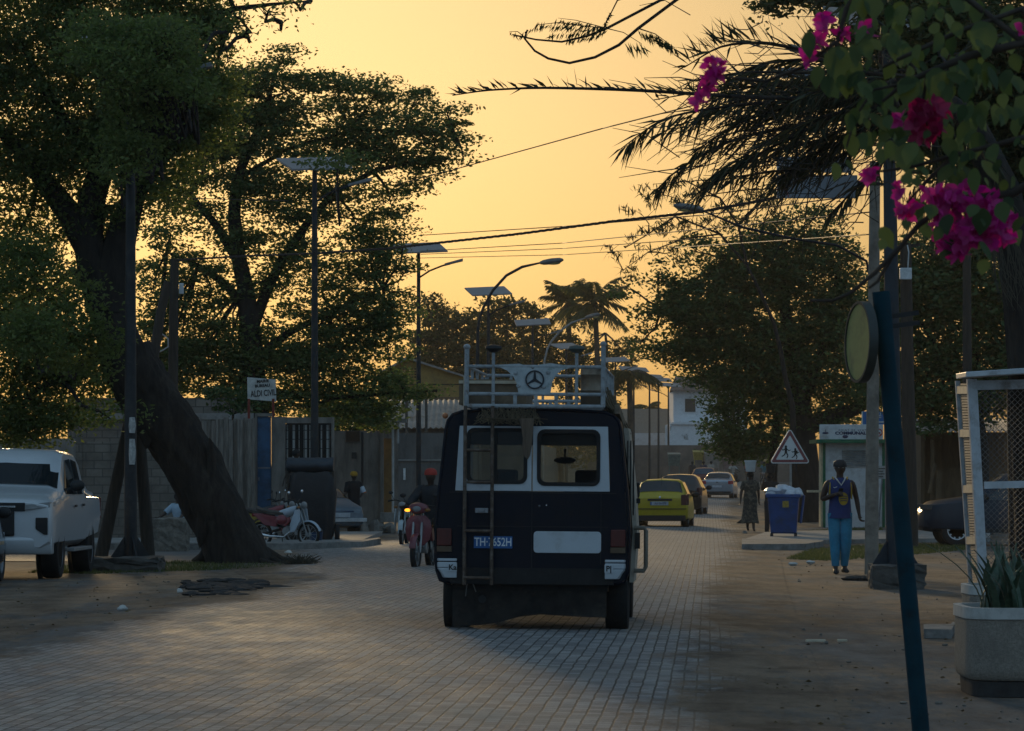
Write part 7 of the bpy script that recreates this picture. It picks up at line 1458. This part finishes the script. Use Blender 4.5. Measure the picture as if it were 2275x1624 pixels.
# ---------------------------------------------------------------- motorcycles
whm = mat('moped_white', (.42,.48,.54), .35, var=.1, coat=.2); redpnt = mat('moped_red', (.20,.025,.035), .35, var=.15, coat=.3); steelm = mat('engine_alloy', (.32,.33,.33), .4, metal=.7, var=.3)
def moto(name, label, loc, rz, kind, c1, c2, scale=1., lean=0., indicator=None, spokes=True, mirror_m=None, group='motorcycles and mopeds'):
    t0 = thing(name, label, 'motorcycle', loc, rz, group, scale); t0.rotation_euler = (0, lean, rz); r = .285; tw = .075 if kind != 'scooter' else .095
    yf, yr = .62, -.62
    for y in (yf, yr):
        mb = MB(); mb.lathe([(r*.80,-tw*.4),(r*.92,-tw*.5),(r,-tw*.2),(r,tw*.2),(r*.92,tw*.5),(r*.80,tw*.4)], 26, (0,y,r), 'X', closed=True); wl = mb.build('wheel', rubber, t0, smooth=50)
        mb = MB(); mb.lathe([(r*.74,-.02),(r*.82,-.025),(r*.82,.025),(r*.74,.02)], 26, (0,y,r), 'X', closed=True); mb.cyl((-.05,y,r),(.05,y,r),.045)
        for k in range(12 if spokes else 5): a = 2*math.pi*k/(12 if spokes else 5); mb.beam((.02*(-1)**k,y,r),(0,y+r*.76*math.cos(a),r+r*.76*math.sin(a)), .006 if spokes else .035)
        mb.build('rim', steelm, wl)
    hx, hz = .42, 1.00                                     # steering head
    mb = MB()
    for s in (-.07,.07): mb.tube([(s,yf,r),(s,hx+.02,hz-.18),(s,hx-.06,hz-.02)], .02, 8)
    mb.build('fork', steelm, t0)
    mb = MB(); mb.loft([[V(x*w_,yf+ (r+.03)*math.sin(a),r+(r+.03)*math.cos(a)+dz) for x, w_, dz in ((-1,.055,-.02),(-.5,.06,.005),(.5,.06,.005),(1,.055,-.02))] for a in [math.radians(d) for d in range(-60,75,12)]], cap=False); mb.build('front_mudguard', c1, t0, smooth=60)
    mb = MB(); mb.loft([[V(x*.07,yr-(r+.05)*math.sin(a),r+.02+(r+.05)*math.cos(a)+dz) for x, dz in ((-1,-.02),(-.5,.005),(.5,.005),(1,-.02))] for a in [math.radians(d) for d in range(-30,80,14)]], cap=False); mb.build('rear_mudguard', MATS['black_trim'], t0, smooth=60)
    mb = MB(); mb.tube([(-.33,hx-.20,hz+.04),(-.16,hx-.10,hz+.06),(0,hx-.07,hz+.02),(.16,hx-.10,hz+.06),(.33,hx-.20,hz+.04)], .014, 8); hb = mb.build('handlebar', MATS['black_trim'], t0, smooth=60)
    mb = MB(); [mb.cyl((s*.24,hx-.15,hz+.055),(s*.35,hx-.21,hz+.035),.02) for s in (-1,1)]; mb.build('grips', rubber, hb)
    for s in (-1,1):
        mb = MB(); mb.tube([(s*.2,hx-.12,hz+.06),(s*.27,hx-.10,hz+.20)], .006, 5); mb.build('mirror_stem', MATS['black_trim'], t0)
        mb = MB(); mb.ell((s*.28,hx-.11,hz+.235), (.055,.018,.038), 14, 8); mb.build('mirror', mirror_m or MATS['black_trim'], t0, smooth=60)
    mb = MB()
    if kind == 'scooter':      # leg shield, cowl
        mb.loft([[V(-w,y,z),V(-w*.6,y+.06,z),V(0,y+.09,z),V(w*.6,y+.06,z),V(w,y,z),V(w*.5,y-.05,z),V(-w*.5,y-.05,z)] for z, w, y in ((.40,.10,.42),(.50,.19,.40),(.68,.23,.38),(.82,.20,.40),(.90,.12,.40))]); mb.build('leg_shield', c1, t0, smooth=60)
        mb = MB(); mb.loft([[V(hw*math.cos(a),y,hz+.02+hh*math.sin(a)) for a in [2*math.pi*j/14 for j in range(14)]] for y, hw, hh in ((hx-.16,.10,.06),(hx-.08,.17,.09),(hx+.04,.16,.10),(hx+.12,.09,.07))]); mb.build('headlamp_cowl', c1, t0, smooth=60)
        mb = MB(); mb.ell((0,hx+.115,hz+.01),(.075,.025,.05)); mb.build('headlight', lens, t0, smooth=180)
    else:
        mb.loft([[V(w_*math.cos(a)+0,y,z+h_*math.sin(a)) for a in [2*math.pi*j/12 for j in range(12)]] for y, z, w_, h_ in ((.34,.86,.06,.08),(.18,.80,.12,.11),(-.05,.74,.11,.10),(-.2,.72,.07,.07))]); mb.build('tank', c1, t0, smooth=60)
        mb = MB(); mb.ell((0,hx+.10,hz-.06),(.085,.07,.085)); mb.build('headlight', lens, t0, smooth=180)
        for s in (-1,1):
            mb = MB(); mb.ext([V(s*.15,.50,.86),V(s*.17,.52,.60),V(s*.17,.36,.36),V(s*.17,.25,.34),V(s*.16,.24,.52),V(s*.12,.36,.84)], (s*.02,0,0)); mb.build('leg_shield', c1, t0, bevel=.01)
    mb = MB(); mb.tube([(0,hx-.08,hz-.1),(0,.3,.62),(0,.05,.42),(0,-.3,.52),(0,-.55,.72)], .035, 8); mb.tube([(0,-.1,.40),(0,yr,r)], .03, 8); mb.build('frame', MATS['black_trim'], t0, smooth=60)
    mb = MB(); mb.loft([[V(w_*x,y,z+dz) for x, dz in ((-1,0),(-1,.06),(0,.09),(1,.06),(1,0),(0,-.03))] for y, z, w_ in ((.16,.70,.06),(.02,.72,.12),(-.3,.74,.13),(-.62,.80,.11),(-.70,.84,.06))]); mb.build('seat', mat('seat_brown', (.06,.05,.042), .6, var=.3), t0, smooth=60)
    for s in (-1,1):
        mb = MB(); mb.ext([V(s*.09,-.05,.68),V(s*.10,-.15,.46),V(s*.10,-.45,.50),V(s*.09,-.75,.74),V(s*.08,-.6,.76)], (s*.04,0,0)); mb.build('side_panel', c2, t0, bevel=.012)
    mb = MB(); mb.cyl((-.09,.08,.36),(.09,.08,.36),.10,n=14); mb.box((0,.17,.42),(.12,.22,.12)); mb.build('engine', steelm, t0, bevel=.01, smooth=50)
    mb = MB(); mb.tube([(.10,.2,.36),(.12,.05,.24),(.13,-.3,.25),(.13,-.78,.33)], [.015,.02,.035,.042], 10); mb.build('exhaust', chrome, t0, smooth=60)
    mb = MB(); mb.box((0,-.78,.72),(.16,.06,.07)); mb.build('tail_light', tail_r, t0, bevel=.01)
    for s in (-1,1):
        lit = indicator == s; mb = MB(); mb.ell((s*(.17 if kind == 'scooter' else .15),hx+.05,hz-.01 if kind == 'scooter' else hz-.10),(.05,.035,.028)); mb.build('indicator', mat('indicator_lit', (.8,.35,.02), .3, emit=(1,.33,.02), estr=2.6) if lit else mat('indicator_amber', (.25,.10,.02), .3), t0, smooth=180)
    mb = MB(); mb.beam((-.03,-.1,.34),(-.16,-.16,.02),.018); mb.build('side_stand', MATS['black_trim'], t0)
    return t0
mirr = mat('mirror_sky', (.8,.8,.8), .05, metal=1.)
moto('moped', 'white and red parked moped beside the tarpaulin cart', V(W(634,86.2),86.2,0.0), math.radians(-118), 'moped', whm, redpnt, 1.02, .06, mirror_m=mirr)
sc_ = moto('scooter', 'red scooter with its amber indicator lit beside the left of the van', V(W(940,65.2),65.2,0), math.radians(170), 'scooter', mat('scooter_red', (.17,.035,.045), .35, var=.15, coat=.3), redpnt, 1.03, indicator=1, spokes=False)
moto('motorcycle', 'dark motorcycle with a pale tank behind the red scooter', V(W(897,88.5),88.8,g(88)), math.radians(176), 'moped', mat('tank_pale', (.38,.44,.46), .3, coat=.3), mat('moped_green', (.03,.07,.05), .4), 1.0)
moto('moped', 'second parked moped with red panels behind the white and red one', V(W(600,88.6),88.8,0.0), math.radians(-100), 'moped', redpnt, mat('moped_yellow', (.25,.18,.02), .4), 1.02, .08, mirror_m=mirr)
moto('moped', 'dark parked moped nearest the leaning trunk', V(W(580,91),91,0.0), math.radians(-75), 'moped', mat('moped_dark', (.03,.03,.035), .35), MATS['black_trim'], 1.0, .05)
mb = MB(); mb.ell((0,0,0),(.13,.14,.12),16,12); o = mb.build('crash_helmet', redpnt, smooth=180); o.location = V(W(625,85.8),85.9,.62); tag(o, 'shiny red crash helmet hung on the parked moped', 'helmet')
# ---------------------------------------------------------------- people
skinm = mat('skin_dark', (.045,.026,.018), .5, var=.15); hairm = mat('hair_black', (.008,.007,.007), .8)
BASE = dict(pel=(0,0,.95), sp=(0,.01,1.12), ch=(0,.0,1.32), nk=(0,.005,1.475), nk2=(0,-.005,1.54), hd=(0,-.02,1.63), ht=(0,-.01,1.715),
  shL=(.17,.01,1.42), elL=(.235,.03,1.14), wrL=(.245,-.05,.90), hipL=(.09,0,.91), knL=(.095,-.02,.50), anL=(.10,.03,.085), toL=(.115,-.13,.035),
  shR=(-.17,.01,1.42), elR=(-.235,.03,1.14), wrR=(-.245,-.05,.90), hipR=(-.09,0,.91), knR=(-.095,-.02,.50), anR=(-.10,.03,.085), toR=(-.115,-.13,.035))
RAD = dict(pel=.125, sp=.115, ch=.135, nk=.06, nk2=.052, hd=.088, ht=.07, sh=.062, el=.043, wr=.029, hip=.088, kn=.056, an=.038, to=.034)
def person(label, loc, rz, scale, pose=None, group=None, curl=.5, build=1.):
    J = {k: Vector(v) for k, v in BASE.items()}
    for k, v in (pose or {}).items(): J[k] = Vector(v)
    t0 = thing('person', label, 'person', loc, rz, group, scale); vs, es, rs, ids = [], [], [], {}
    def add(p, r, par=None):
        vs.append(Vector(p)); rs.append(r); k = len(vs)-1
        if par is not None: es.append((par, k))
        return k
    pel = add(J['pel'], RAD['pel']*build); sp = add(J['sp'], RAD['sp']*build, pel); ch = add(J['ch'], RAD['ch']*build, sp); nk = add(J['nk'], RAD['nk'], ch); n2 = add(J['nk2'], RAD['nk2'], nk)
    hd = add(J['hd'], RAD['hd'], n2); ht = add(J['ht'], RAD['ht'], hd)
    fw = (J['hd']-J['nk2']); up = (J['ht']-J['hd']).normalized(); f = V(0,-1,0) if 'face' not in J else J['face'].normalized(); sd = up.cross(f).normalized()
    add(J['hd']+f*.092+up*.005, .018, hd); 
    for s in (1,-1): add(J['hd']+sd*s*.088+up*.0, .017, hd)
    for S_ in 'LR':
        s = 1 if S_ == 'L' else -1; a = add(J['sh'+S_], RAD['sh']*build, ch); e0 = J['sh'+S_].lerp(J['el'+S_],.5); a = add(e0, .05*build, a); e = add(J['el'+S_], RAD['el'], a); e = add(J['el'+S_].lerp(J['wr'+S_],.35), .042*build, e); w = add(J['wr'+S_], RAD['wr'], e)
        d = (J['wr'+S_]-J['el'+S_]).normalized(); q = V(s,0,0); side = (V(0,-1,0)-d*d.dot(V(0,-1,0))); side = side.normalized() if side.length > .1 else V(0,0,1); pn = d.cross(side).normalized()*s
        pm = add(J['wr'+S_]+d*.055, .034, w)
        for k, (o_, ln) in enumerate(((.030,.075),(.010,.085),(-.010,.080),(-.028,.062))):
            r0 = J['wr'+S_]+d*.095+side*o_; k1 = add(r0, .0105, pm); m_ = r0+d*ln*.5*(1-curl*.4)-pn*ln*.45*curl; k2 = add(m_, .0095, k1); add(m_+d*ln*.45*(1-curl)-pn*ln*.5*curl, .008, k2)
        k1 = add(J['wr'+S_]+d*.045+side*.042, .013, pm); add(J['wr'+S_]+d*.085+side*.058-pn*.02, .0105, k1)
        h = add(J['hip'+S_], RAD['hip']*build, pel); h = add(J['hip'+S_].lerp(J['kn'+S_],.45), .078*build, h); k = add(J['kn'+S_], RAD['kn'], h); k = add(J['kn'+S_].lerp(J['an'+S_],.3), .056*build, k); an = add(J['an'+S_], RAD['an'], k)
        add(J['to'+S_], RAD['to'], an); dd = (J['an'+S_]-J['to'+S_]); add(J['an'+S_]+V(dd.x*.25,dd.y*.25,-.045), .034, an)
    me = bpy.data.meshes.new('body'); me.from_pydata(vs, es, []); o = bpy.data.objects.new('body', me); COL.objects.link(o)
    md = o.modifiers.new('s', 'SKIN'); md.branch_smoothing = .3
    for i, sv_ in enumerate(me.skin_vertices[0].data): sv_.radius = (rs[i], rs[i]*(.78 if i in (pel,sp,ch) else 1)); sv_.use_root = (i == pel); 
    ss = o.modifiers.new('u', 'SUBSURF'); ss.levels = 1; ss.render_levels = 1
    baked(o); o.data.materials.clear(); o.data.materials.append(skinm); o.data.shade_smooth(); o.parent = t0
    t0['_'] = 0; del t0['_']; return t0, J
def limbtube(mb, pts, rs_, n=12): mb.tube([Vector(p) for p in pts], rs_, n)
def top(t0, J, m, sleeve=.0, hem=.90, wide=1., name='shirt', v=False, build=1.):
    mb = MB(); c = J['ch']; b = build; pel = J['pel']; ax = (J['nk']-J['pel'])
    def at(q): return J['pel']+ax*q
    rings = [ringdir(at((hem-.95)/.525), ax, .168*wide*b, .150*b, 20), ringdir(at(.12), ax, .155*wide*b, .138*b, 20), ringdir(at(.40), ax, .160*b, .122*b, 20), ringdir(at(.62), ax, .185*b, .135*b, 20), ringdir(at(.80), ax, .20*b, .128*b, 20), ringdir(at(.92), ax, .185*b, .105*b, 20), ringdir(at(1.0), ax, .13*b, .085*b, 20), ringdir(at(1.03), ax, .085, .075, 20)]
    mb.loft(rings, cap=False)
    for S_ in 'LR':
        sh, el, wr = J['sh'+S_], J['el'+S_], J['wr'+S_]; ins = J['ch'].lerp(sh, .6)
        if sleeve > 0:
            e1 = sh.lerp(el, min(1, sleeve)); pts = [ins+V(0,0,.05), sh, e1]; rr = [.07*b,.078*b,.07*b*(.95 if sleeve < 1 else .85)]
            if sleeve > 1: pts.append(el.lerp(wr, sleeve-1)); rr.append(.045)
            mb.tube(pts, rr, 12, cap=False)
    return mb.build(name, m, t0, smooth=60, fixn=True)
def trousers(t0, J, m, r=(.10,.085,.068,.062), name='trousers', end=.0, build=1.):
    mb = MB(); ax = V(0,0,1); b = build; p = J['pel']
    mb.loft([ringdir(p+V(0,0,.06), ax, .150*b, .118*b, 16), ringdir(p, ax, .160*b, .128*b, 16), ringdir(p-V(0,0,.08), ax, .165*b, .132*b, 16)])
    for S_ in 'LR':
        h, k, a = J['hip'+S_], J['kn'+S_], J['an'+S_]; mb.tube([h+V(0,0,.03), h.lerp(k,.5), k, k.lerp(a,.5), k.lerp(a,1-end)+V(0,0,.01)], [r[0]*b,(r[0]+r[1])/2*b,r[1],r[2],r[3]], 14)
    return mb.build(name, m, t0, smooth=60)
def shoes(t0, J, m):
    for S_ in 'LR':
        a, t_ = J['an'+S_], J['to'+S_]; d = V(t_.x-a.x, t_.y-a.y, 0).normalized(); h = a-d*.05; mb = MB(); base = V(0,0,a.z-.085); rings = []
        for q, w, z in ((-.06,.034,.07),(-.02,.042,.10),(.06,.043,.095),(.13,.048,.062),(.19,.042,.05),(.225,.02,.035)):
            c = V(a.x,a.y,0)+d*q+V(0,0,a.z-.085); s = V(-d.y,d.x,0); rings.append([c+s*w*math.cos(t)+V(0,0,z/2+z/2*math.sin(t)) for t in [2*math.pi*j/12 for j in range(12)]])
        mb.loft(rings); mb.build('shoe', m, t0, smooth=70)
def cap(t0, J, m, peak=True, name='cap', back=False):
    mb = MB(); c = J['hd']+V(0,.008,.03); mb.lathe([(.106,.0),(.108,.03),(.096,.075),(.06,.105),(.01,.115)], 20, c); o = mb.build(name, m, t0, smooth=70)
    if peak:
        s = 1 if back else -1; mb = MB(); mb.ext([c+V(x,s*(.085+y),.005-.02*abs(x)/.08-y*.25) for x, y in ((-.085,0),(-.075,.05),(-.04,.085),(0,.095),(.04,.085),(.075,.05),(.085,0))], (0,0,.008)); mb.build('peak', m, o)
    return o
def hair(t0, J, r=.100, m=None, bun=False, name='hair'):
    mb = MB(); c = J['hd']+V(0,.018,.025); mb.ell(c, (r,r*1.05,r*.98), 18, 12)
    if bun: mb.ell(c+V(0,.05,.07), (.06,.06,.05), 12, 8)
    return mb.build(name, m or hairm, t0, smooth=180)
def onground(px, py, Y): return V(W(px,Y), Y, g(Y))
# man in the blue vest
Ym = 61.9; t0, J = person('man in a blue sleeveless vest and pale blue trousers walking towards us', onground(1866,1275,Ym), .06, 1.055,
  dict(elR=(-.275,.03,1.15), wrR=(-.10,-.20,1.235), elL=(.27,.05,1.16), wrL=(.30,.0,.93), shL=(.19,.01,1.42), shR=(-.19,.01,1.42), knL=(.085,-.06,.50), anL=(.075,.06,.10), toL=(.085,-.09,.04), knR=(-.08,-.03,.50), anR=(-.075,-.06,.085), toR=(-.09,-.22,.035)), curl=.9, build=1.08)
jb = mat('vest_blue', (.016,.035,.15), .7, var=.15, scale=8, bump=.2, bscale=20); jy = mat('vest_yellow', (.42,.27,.015), .6)
j_ = top(t0, J, jb, 0, hem=.86, wide=1.10, name='vest', build=1.03)
ax = J['nk']-J['pel']
def onchest(x, z, off=.004):            # a point on the front of the vest
    q = (z-.95)/ax.z; rx, ry = .205, .138; y = -ry*math.sqrt(max(0,1-(x/rx)**2)); return V(x, y+.01-off-.012*(1 if z < 1.25 else 0), z)
mb = MB()
for s in (-1,1):
    pts = [onchest(s*.155,1.42,-.03), onchest(s*.165,1.36,.002), onchest(s*.17,1.26,.002), onchest(s*.172,1.16,.0)]; mb.tube(pts, [.012,.014,.014,.012], 6)
    mb.tube([V(s*.105,.06,1.482), V(s*.115,0,1.500), V(s*.10,-.07,1.462)], .012, 6)
mb.build('yellow_piping', jy, j_)
mb = MB(); mb.tube([V(-.082,-.03,1.50),V(-.055,-.105,1.455),V(0,-.142,1.375),V(.055,-.105,1.455),V(.082,-.03,1.50)], .012, 6); mb.build('white_collar', mat('collar_white', (.62,.60,.56), .7), j_)
mb = MB(); mb.add([onchest(.035+.075*math.cos(a), 1.165+.10*math.sin(a), .006) for a in [2*math.pi*i/24 for i in range(24)]], [tuple(range(24))]); em = mb.build('round_emblem', jy, j_)
mb = MB()
for zz in (1.20,1.165,1.13): mb.tube([onchest(-.025,zz,.008), onchest(.035,zz+.01,.010), onchest(.095,zz,.008)], .005, 4)
mb.build('emblem_lines', jb, j_)
mb = MB(); mb.tube([onchest(-.115,1.345,.004), onchest(-.10,1.335,.006), onchest(-.06,1.352,.006)], .006, 5); mb.build('small_tick', MATS['collar_white'], j_)
trousers(t0, J, mat('jeans_pale_blue', (.03,.22,.36), .8, var=.3, scale=5, dirt=(.06,.28,.42), dscale=3, bump=.3, bscale=16), (.100,.088,.072,.060), build=1.04, end=.06)
shoes(t0, J, mat('shoe_black', (.012,.012,.014), .6)); cap(t0, J, mat('cap_black', (.01,.01,.012), .5), back=True)
for s in (-1,1): mb = MB(); mb.ell(J['hd']+V(s*.034,-.082,.018), (.011,.006,.007), 8, 6); mb.build('eye', mat('eye_white', (.35,.33,.30), .3), t0)
mb = MB(); p = J['wrR']+V(.075,-.02,.03); mb.box((p.x,p.y,p.z), (.075,.012,.15), rz=.3, rx=.5); o = mb.build('mobile_phone', MATS['black_trim'], bevel=.005); o.location = t0.location; o.rotation_euler = t0.rotation_euler; o.scale = t0.scale; tag(o, 'black mobile phone held at the chest of the man in the blue vest', 'phone')
# woman with a white tub on her head
Yw = 109; prt = mat('dress_print', (.10,.085,.062), .85, var=.9, scale=16, dirt=(.03,.03,.028), dscale=11, dlo=.48, dhi=.54)
t0, J = person('woman in a patterned dress balancing a white tub on her head', onground(1667,1181,Yw), .12, 1.0, dict(elL=(.25,.05,1.16), wrL=(.26,.06,.92), elR=(-.26,.03,1.16), wrR=(-.29,-.02,.92), knL=(.07,-.10,.50), anL=(.07,-.14,.09), toL=(.07,-.29,.04), anR=(-.05,.16,.12), toR=(-.05,.03,.05)), build=1.05)
top(t0, J, prt, .75, hem=.90, wide=1.15, name='blouse', build=1.12)
mb = MB(); rings = []
for z, rx, ry in ((1.06,.165,.135),(.95,.20,.165),(.7,.20,.17),(.45,.215,.19),(.26,.24,.22)): rings.append([V(x*(1+.07*math.sin(5*a+z*9))-(.05 if z < .5 and x < 0 else 0)*(1-z), y*(1+.07*math.sin(5*a+z*9)), z+.02*math.sin(3*a)) for a, (x, y) in [(2*math.pi*j/28, (rx*math.cos(2*math.pi*j/28), ry*math.sin(2*math.pi*j/28))) for j in range(28)]])
mb.loft(rings, cap=False); mb.ext([V(-.2,.0,.40),V(-.36,.02,.30),V(-.42,.0,.25),V(-.2,.0,.24)], (0,.03,0)); mb.build('skirt', prt, t0, smooth=60)
hair(t0, J, .102, bun=False)
def tub(label, t0, J, r, h, m, cat='tub', dz=.11):
    mb = MB(); mb.lathe([(r*.78,0),(r*.80,.01),(r*.97,h-.06),(r*1.06,h-.055),(r*1.06,h),(r*.98,h),(r*.93,h-.03),(r*.76,.02),(.01,.02)], 26); o = mb.build(cat.replace(' ','_'), m, smooth=40)
    hd = J['hd']+V(0,.01,dz); R_ = Matrix.Rotation(t0.rotation_euler.z,3,'Z'); o.location = t0.location+R_ @ hd*t0.scale.x; tag(o, label, cat)
tub('white plastic tub carried on the head of the woman in the patterned dress', t0, J, .165, .33, mat('tub_white', (.58,.60,.60), .5, var=.1, dirt=(.45,.43,.42)))
# second carrier half hidden behind the bin
t0, J = person('person behind the blue bin, hand raised, dark bucket on the head', onground(1712,1192,103.5), .2, .98, dict(elR=(-.26,-.05,1.26), wrR=(-.25,-.14,1.48)), build=1.0)
top(t0, J, mat('shirt_dark_brown', (.03,.022,.018), .85), .6, build=1.05); trousers(t0, J, mat('trouser_dark', (.02,.02,.024), .85)); hair(t0, J, .098); tub('dark bucket carried on the head of the person behind the blue bin', t0, J, .14, .27, mat('bucket_dark', (.018,.016,.015), .5), 'bucket', .10)
# man in the yellow cap
t0, J = person('man in a yellow cap and dark clothes beside the old pale car', onground(786,1187,105.5), .25, .99, dict(elR=(-.24,-.08,1.16), wrR=(-.40,-.20,1.06), elL=(.28,-.02,1.16), wrL=(.18,-.20,1.10)), build=1.0)
dk = mat('cloth_black', (.012,.012,.014), .9); top(t0, J, dk, .9, build=1.08, name='jacket'); trousers(t0, J, mat('trouser_dark', (.02,.02,.024), .85)); shoes(t0, J, MATS['shoe_black']); cap(t0, J, mat('cap_yellow', (.42,.22,.012), .7))
mb = MB(); mb.tube([J['shL'].lerp(J['elL'],.35), J['shL'].lerp(J['elL'],.95)], [.088,.085], 12); mb.build('white_sleeve', mat('sleeve_white', (.55,.60,.66), .8), t0, smooth=60)
mb = MB(); mb.tube([J['shL'].lerp(J['elL'],.95), J['shL'].lerp(J['elL'],1.06)], [.088,.084], 12); mb.build('orange_cuff', mat('cuff_orange', (.45,.12,.03), .8), t0, smooth=60)
# rider of the red scooter
seat = dict(pel=(0,.30,.84), sp=(0,.29,1.0), ch=(0,.25,1.2), nk=(0,.22,1.35), nk2=(0,.20,1.41), hd=(0,.18,1.50), ht=(0,.18,1.585), shL=(.18,.24,1.29), elL=(.30,.02,1.10), wrL=(.33,-.14,1.02), shR=(-.18,.24,1.29), elR=(-.30,.02,1.10), wrR=(-.33,-.14,1.02),
  hipL=(.10,.28,.80), knL=(.19,-.12,.70), anL=(.20,-.04,.30), toL=(.22,-.20,.25), hipR=(-.10,.28,.80), knR=(-.19,-.12,.70), anR=(-.20,-.04,.30), toR=(-.22,-.20,.25))
t0, J = person('rider in dark clothes and a red cap sitting on the red scooter', V(W(952,65.4),65.4,.0), math.radians(170)-math.pi, 1.06, seat, curl=.9)
top(t0, J, mat('rider_jacket', (.018,.020,.024), .8, var=.4), 1.9, hem=.93, name='jacket', build=1.12); trousers(t0, J, mat('trouser_dark', (.02,.02,.024), .85)); shoes(t0, J, MATS['shoe_black']); cap(t0, J, mat('cap_red', (.38,.035,.02), .7), peak=False)
# person sitting high behind the cart, person resting by the rock
sit = dict(seat); t0, J = person('person sitting high behind the tarpaulin cart with head and shoulders showing', V(W(667,91.5),91.3,.62), .5, 1.02, {k: v for k, v in sit.items()}, curl=.6)
top(t0, J, dk, .8, build=1.05); trousers(t0, J, dk); hair(t0, J, .10)
mb = MB(); mb.box((0,.33,.32),(.5,.4,.64)); o = mb.build('stool', wpole, bevel=.02); o.location = V(W(667,91.5),91.3,0); o.scale = (1,1,2.13); tag(o, 'tall timber box used as a seat behind the tarpaulin cart', 'box')
sit2 = dict(seat); low = {k: (v[0], v[1], v[2]-.34 if k not in ('anL','anR','toL','toR','knL','knR') else (v[2]-.22 if 'kn' in k else v[2]-.21)) for k, v in sit2.items()}
low.update(knL=(.14,-.10,.52), knR=(-.14,-.10,.52), anL=(.14,-.16,.09), anR=(-.14,-.16,.09), toL=(.15,-.32,.04), toR=(-.15,-.32,.04))
t0, J = person('person in a pale blue shirt sitting behind the rock beside the leaning tree', V(W(384,84),84,.04), -.6, .95, low)
top(t0, J, mat('shirt_pale_blue', (.36,.46,.55), .8, var=.15), .8, hem=.90, build=1.08); trousers(t0, J, dk); hair(t0, J, .10)
mb = MB(); bm = bmesh.new(); bmesh.ops.create_cube(bm, size=1); bmesh.ops.subdivide_edges(bm, edges=bm.edges[:], cuts=7, use_grid_fill=True); r_ = random.Random(2)
for v_ in bm.verts:
    n_ = v_.co.normalized(); v_.co = v_.co*.86+n_*.10; v_.co += V(r_.uniform(-1,1), r_.uniform(-1,1), r_.uniform(-1,1))*.028; v_.co = V(v_.co.x*.78, v_.co.y*.7, v_.co.z*.74)
me = bpy.data.meshes.new('rock'); bm.to_mesh(me); bm.free(); me.materials.append(mat('rock_grey', (.20,.175,.145), .92, var=.45, scale=7, bump=.9, bscale=16, dirt=(.06,.05,.04), dscale=4)); o = bpy.data.objects.new('rock', me); COL.objects.link(o); o.location = V(W(377,81),81,.33); tag(o, 'rough pale boulder left of the leaning trunk', 'rock')
# far passers-by and riders at the end of the street
for i, (px, Yp, c, lab, b_) in enumerate([(1665,262,(.25,.05,.03),'far person in red on a bicycle by the white tub',True),(1700,265,(.03,.16,.20),'far person in turquoise beside the orange stall',True),(1630,258,(.30,.29,.26),'far rider in pale clothes facing us in the middle of the road',True),(1538,268,(.035,.035,.04),'far person in black by the ochre stall',False),(1563,270,(.05,.05,.08),'far dark figure standing right of the ochre stall',False),(1580,272,(.30,.28,.25),'far person in a pale robe behind the red car',False)]):
    t0, J = person(lab, onground(px,0,Yp)+V(0,0,.12 if b_ else 0), RND.uniform(-.6,.6), 1.0, seat if b_ else None, group='people at the end of the street')
    top(t0, J, mat('far_cloth_%s' % 'abcdef'[i], c, .9), .9, build=1.1); trousers(t0, J, dk); hair(t0, J, .10)
    if b_: moto('motorcycle', ['motorbike under the far person in red','motorbike under the far person in turquoise','motorbike under the far rider in pale clothes'][i], onground(px,0,Yp)+V(0,.02,0), math.pi+RND.uniform(-.5,.5), 'moped', MATS['black_trim'], MATS['black_trim'])
# ---------------------------------------------------------------- dusty evening air
mb = MB(); mb.box((0, 250, 9.2), (640, 660, 24.4))
m, t, o = nt('haze_air'); vol = t.nodes.new('ShaderNodeVolumePrincipled'); vol.inputs['Color'].default_value = (.95,.90,.80,1); vol.inputs['Density'].default_value = HAZE; vol.inputs['Anisotropy'].default_value = .35
L(t, vol.outputs[0], o.inputs['Volume']); hz = mb.build('haze', m); tag(hz, kind='stuff')
SC.cycles.volume_bounces = 0
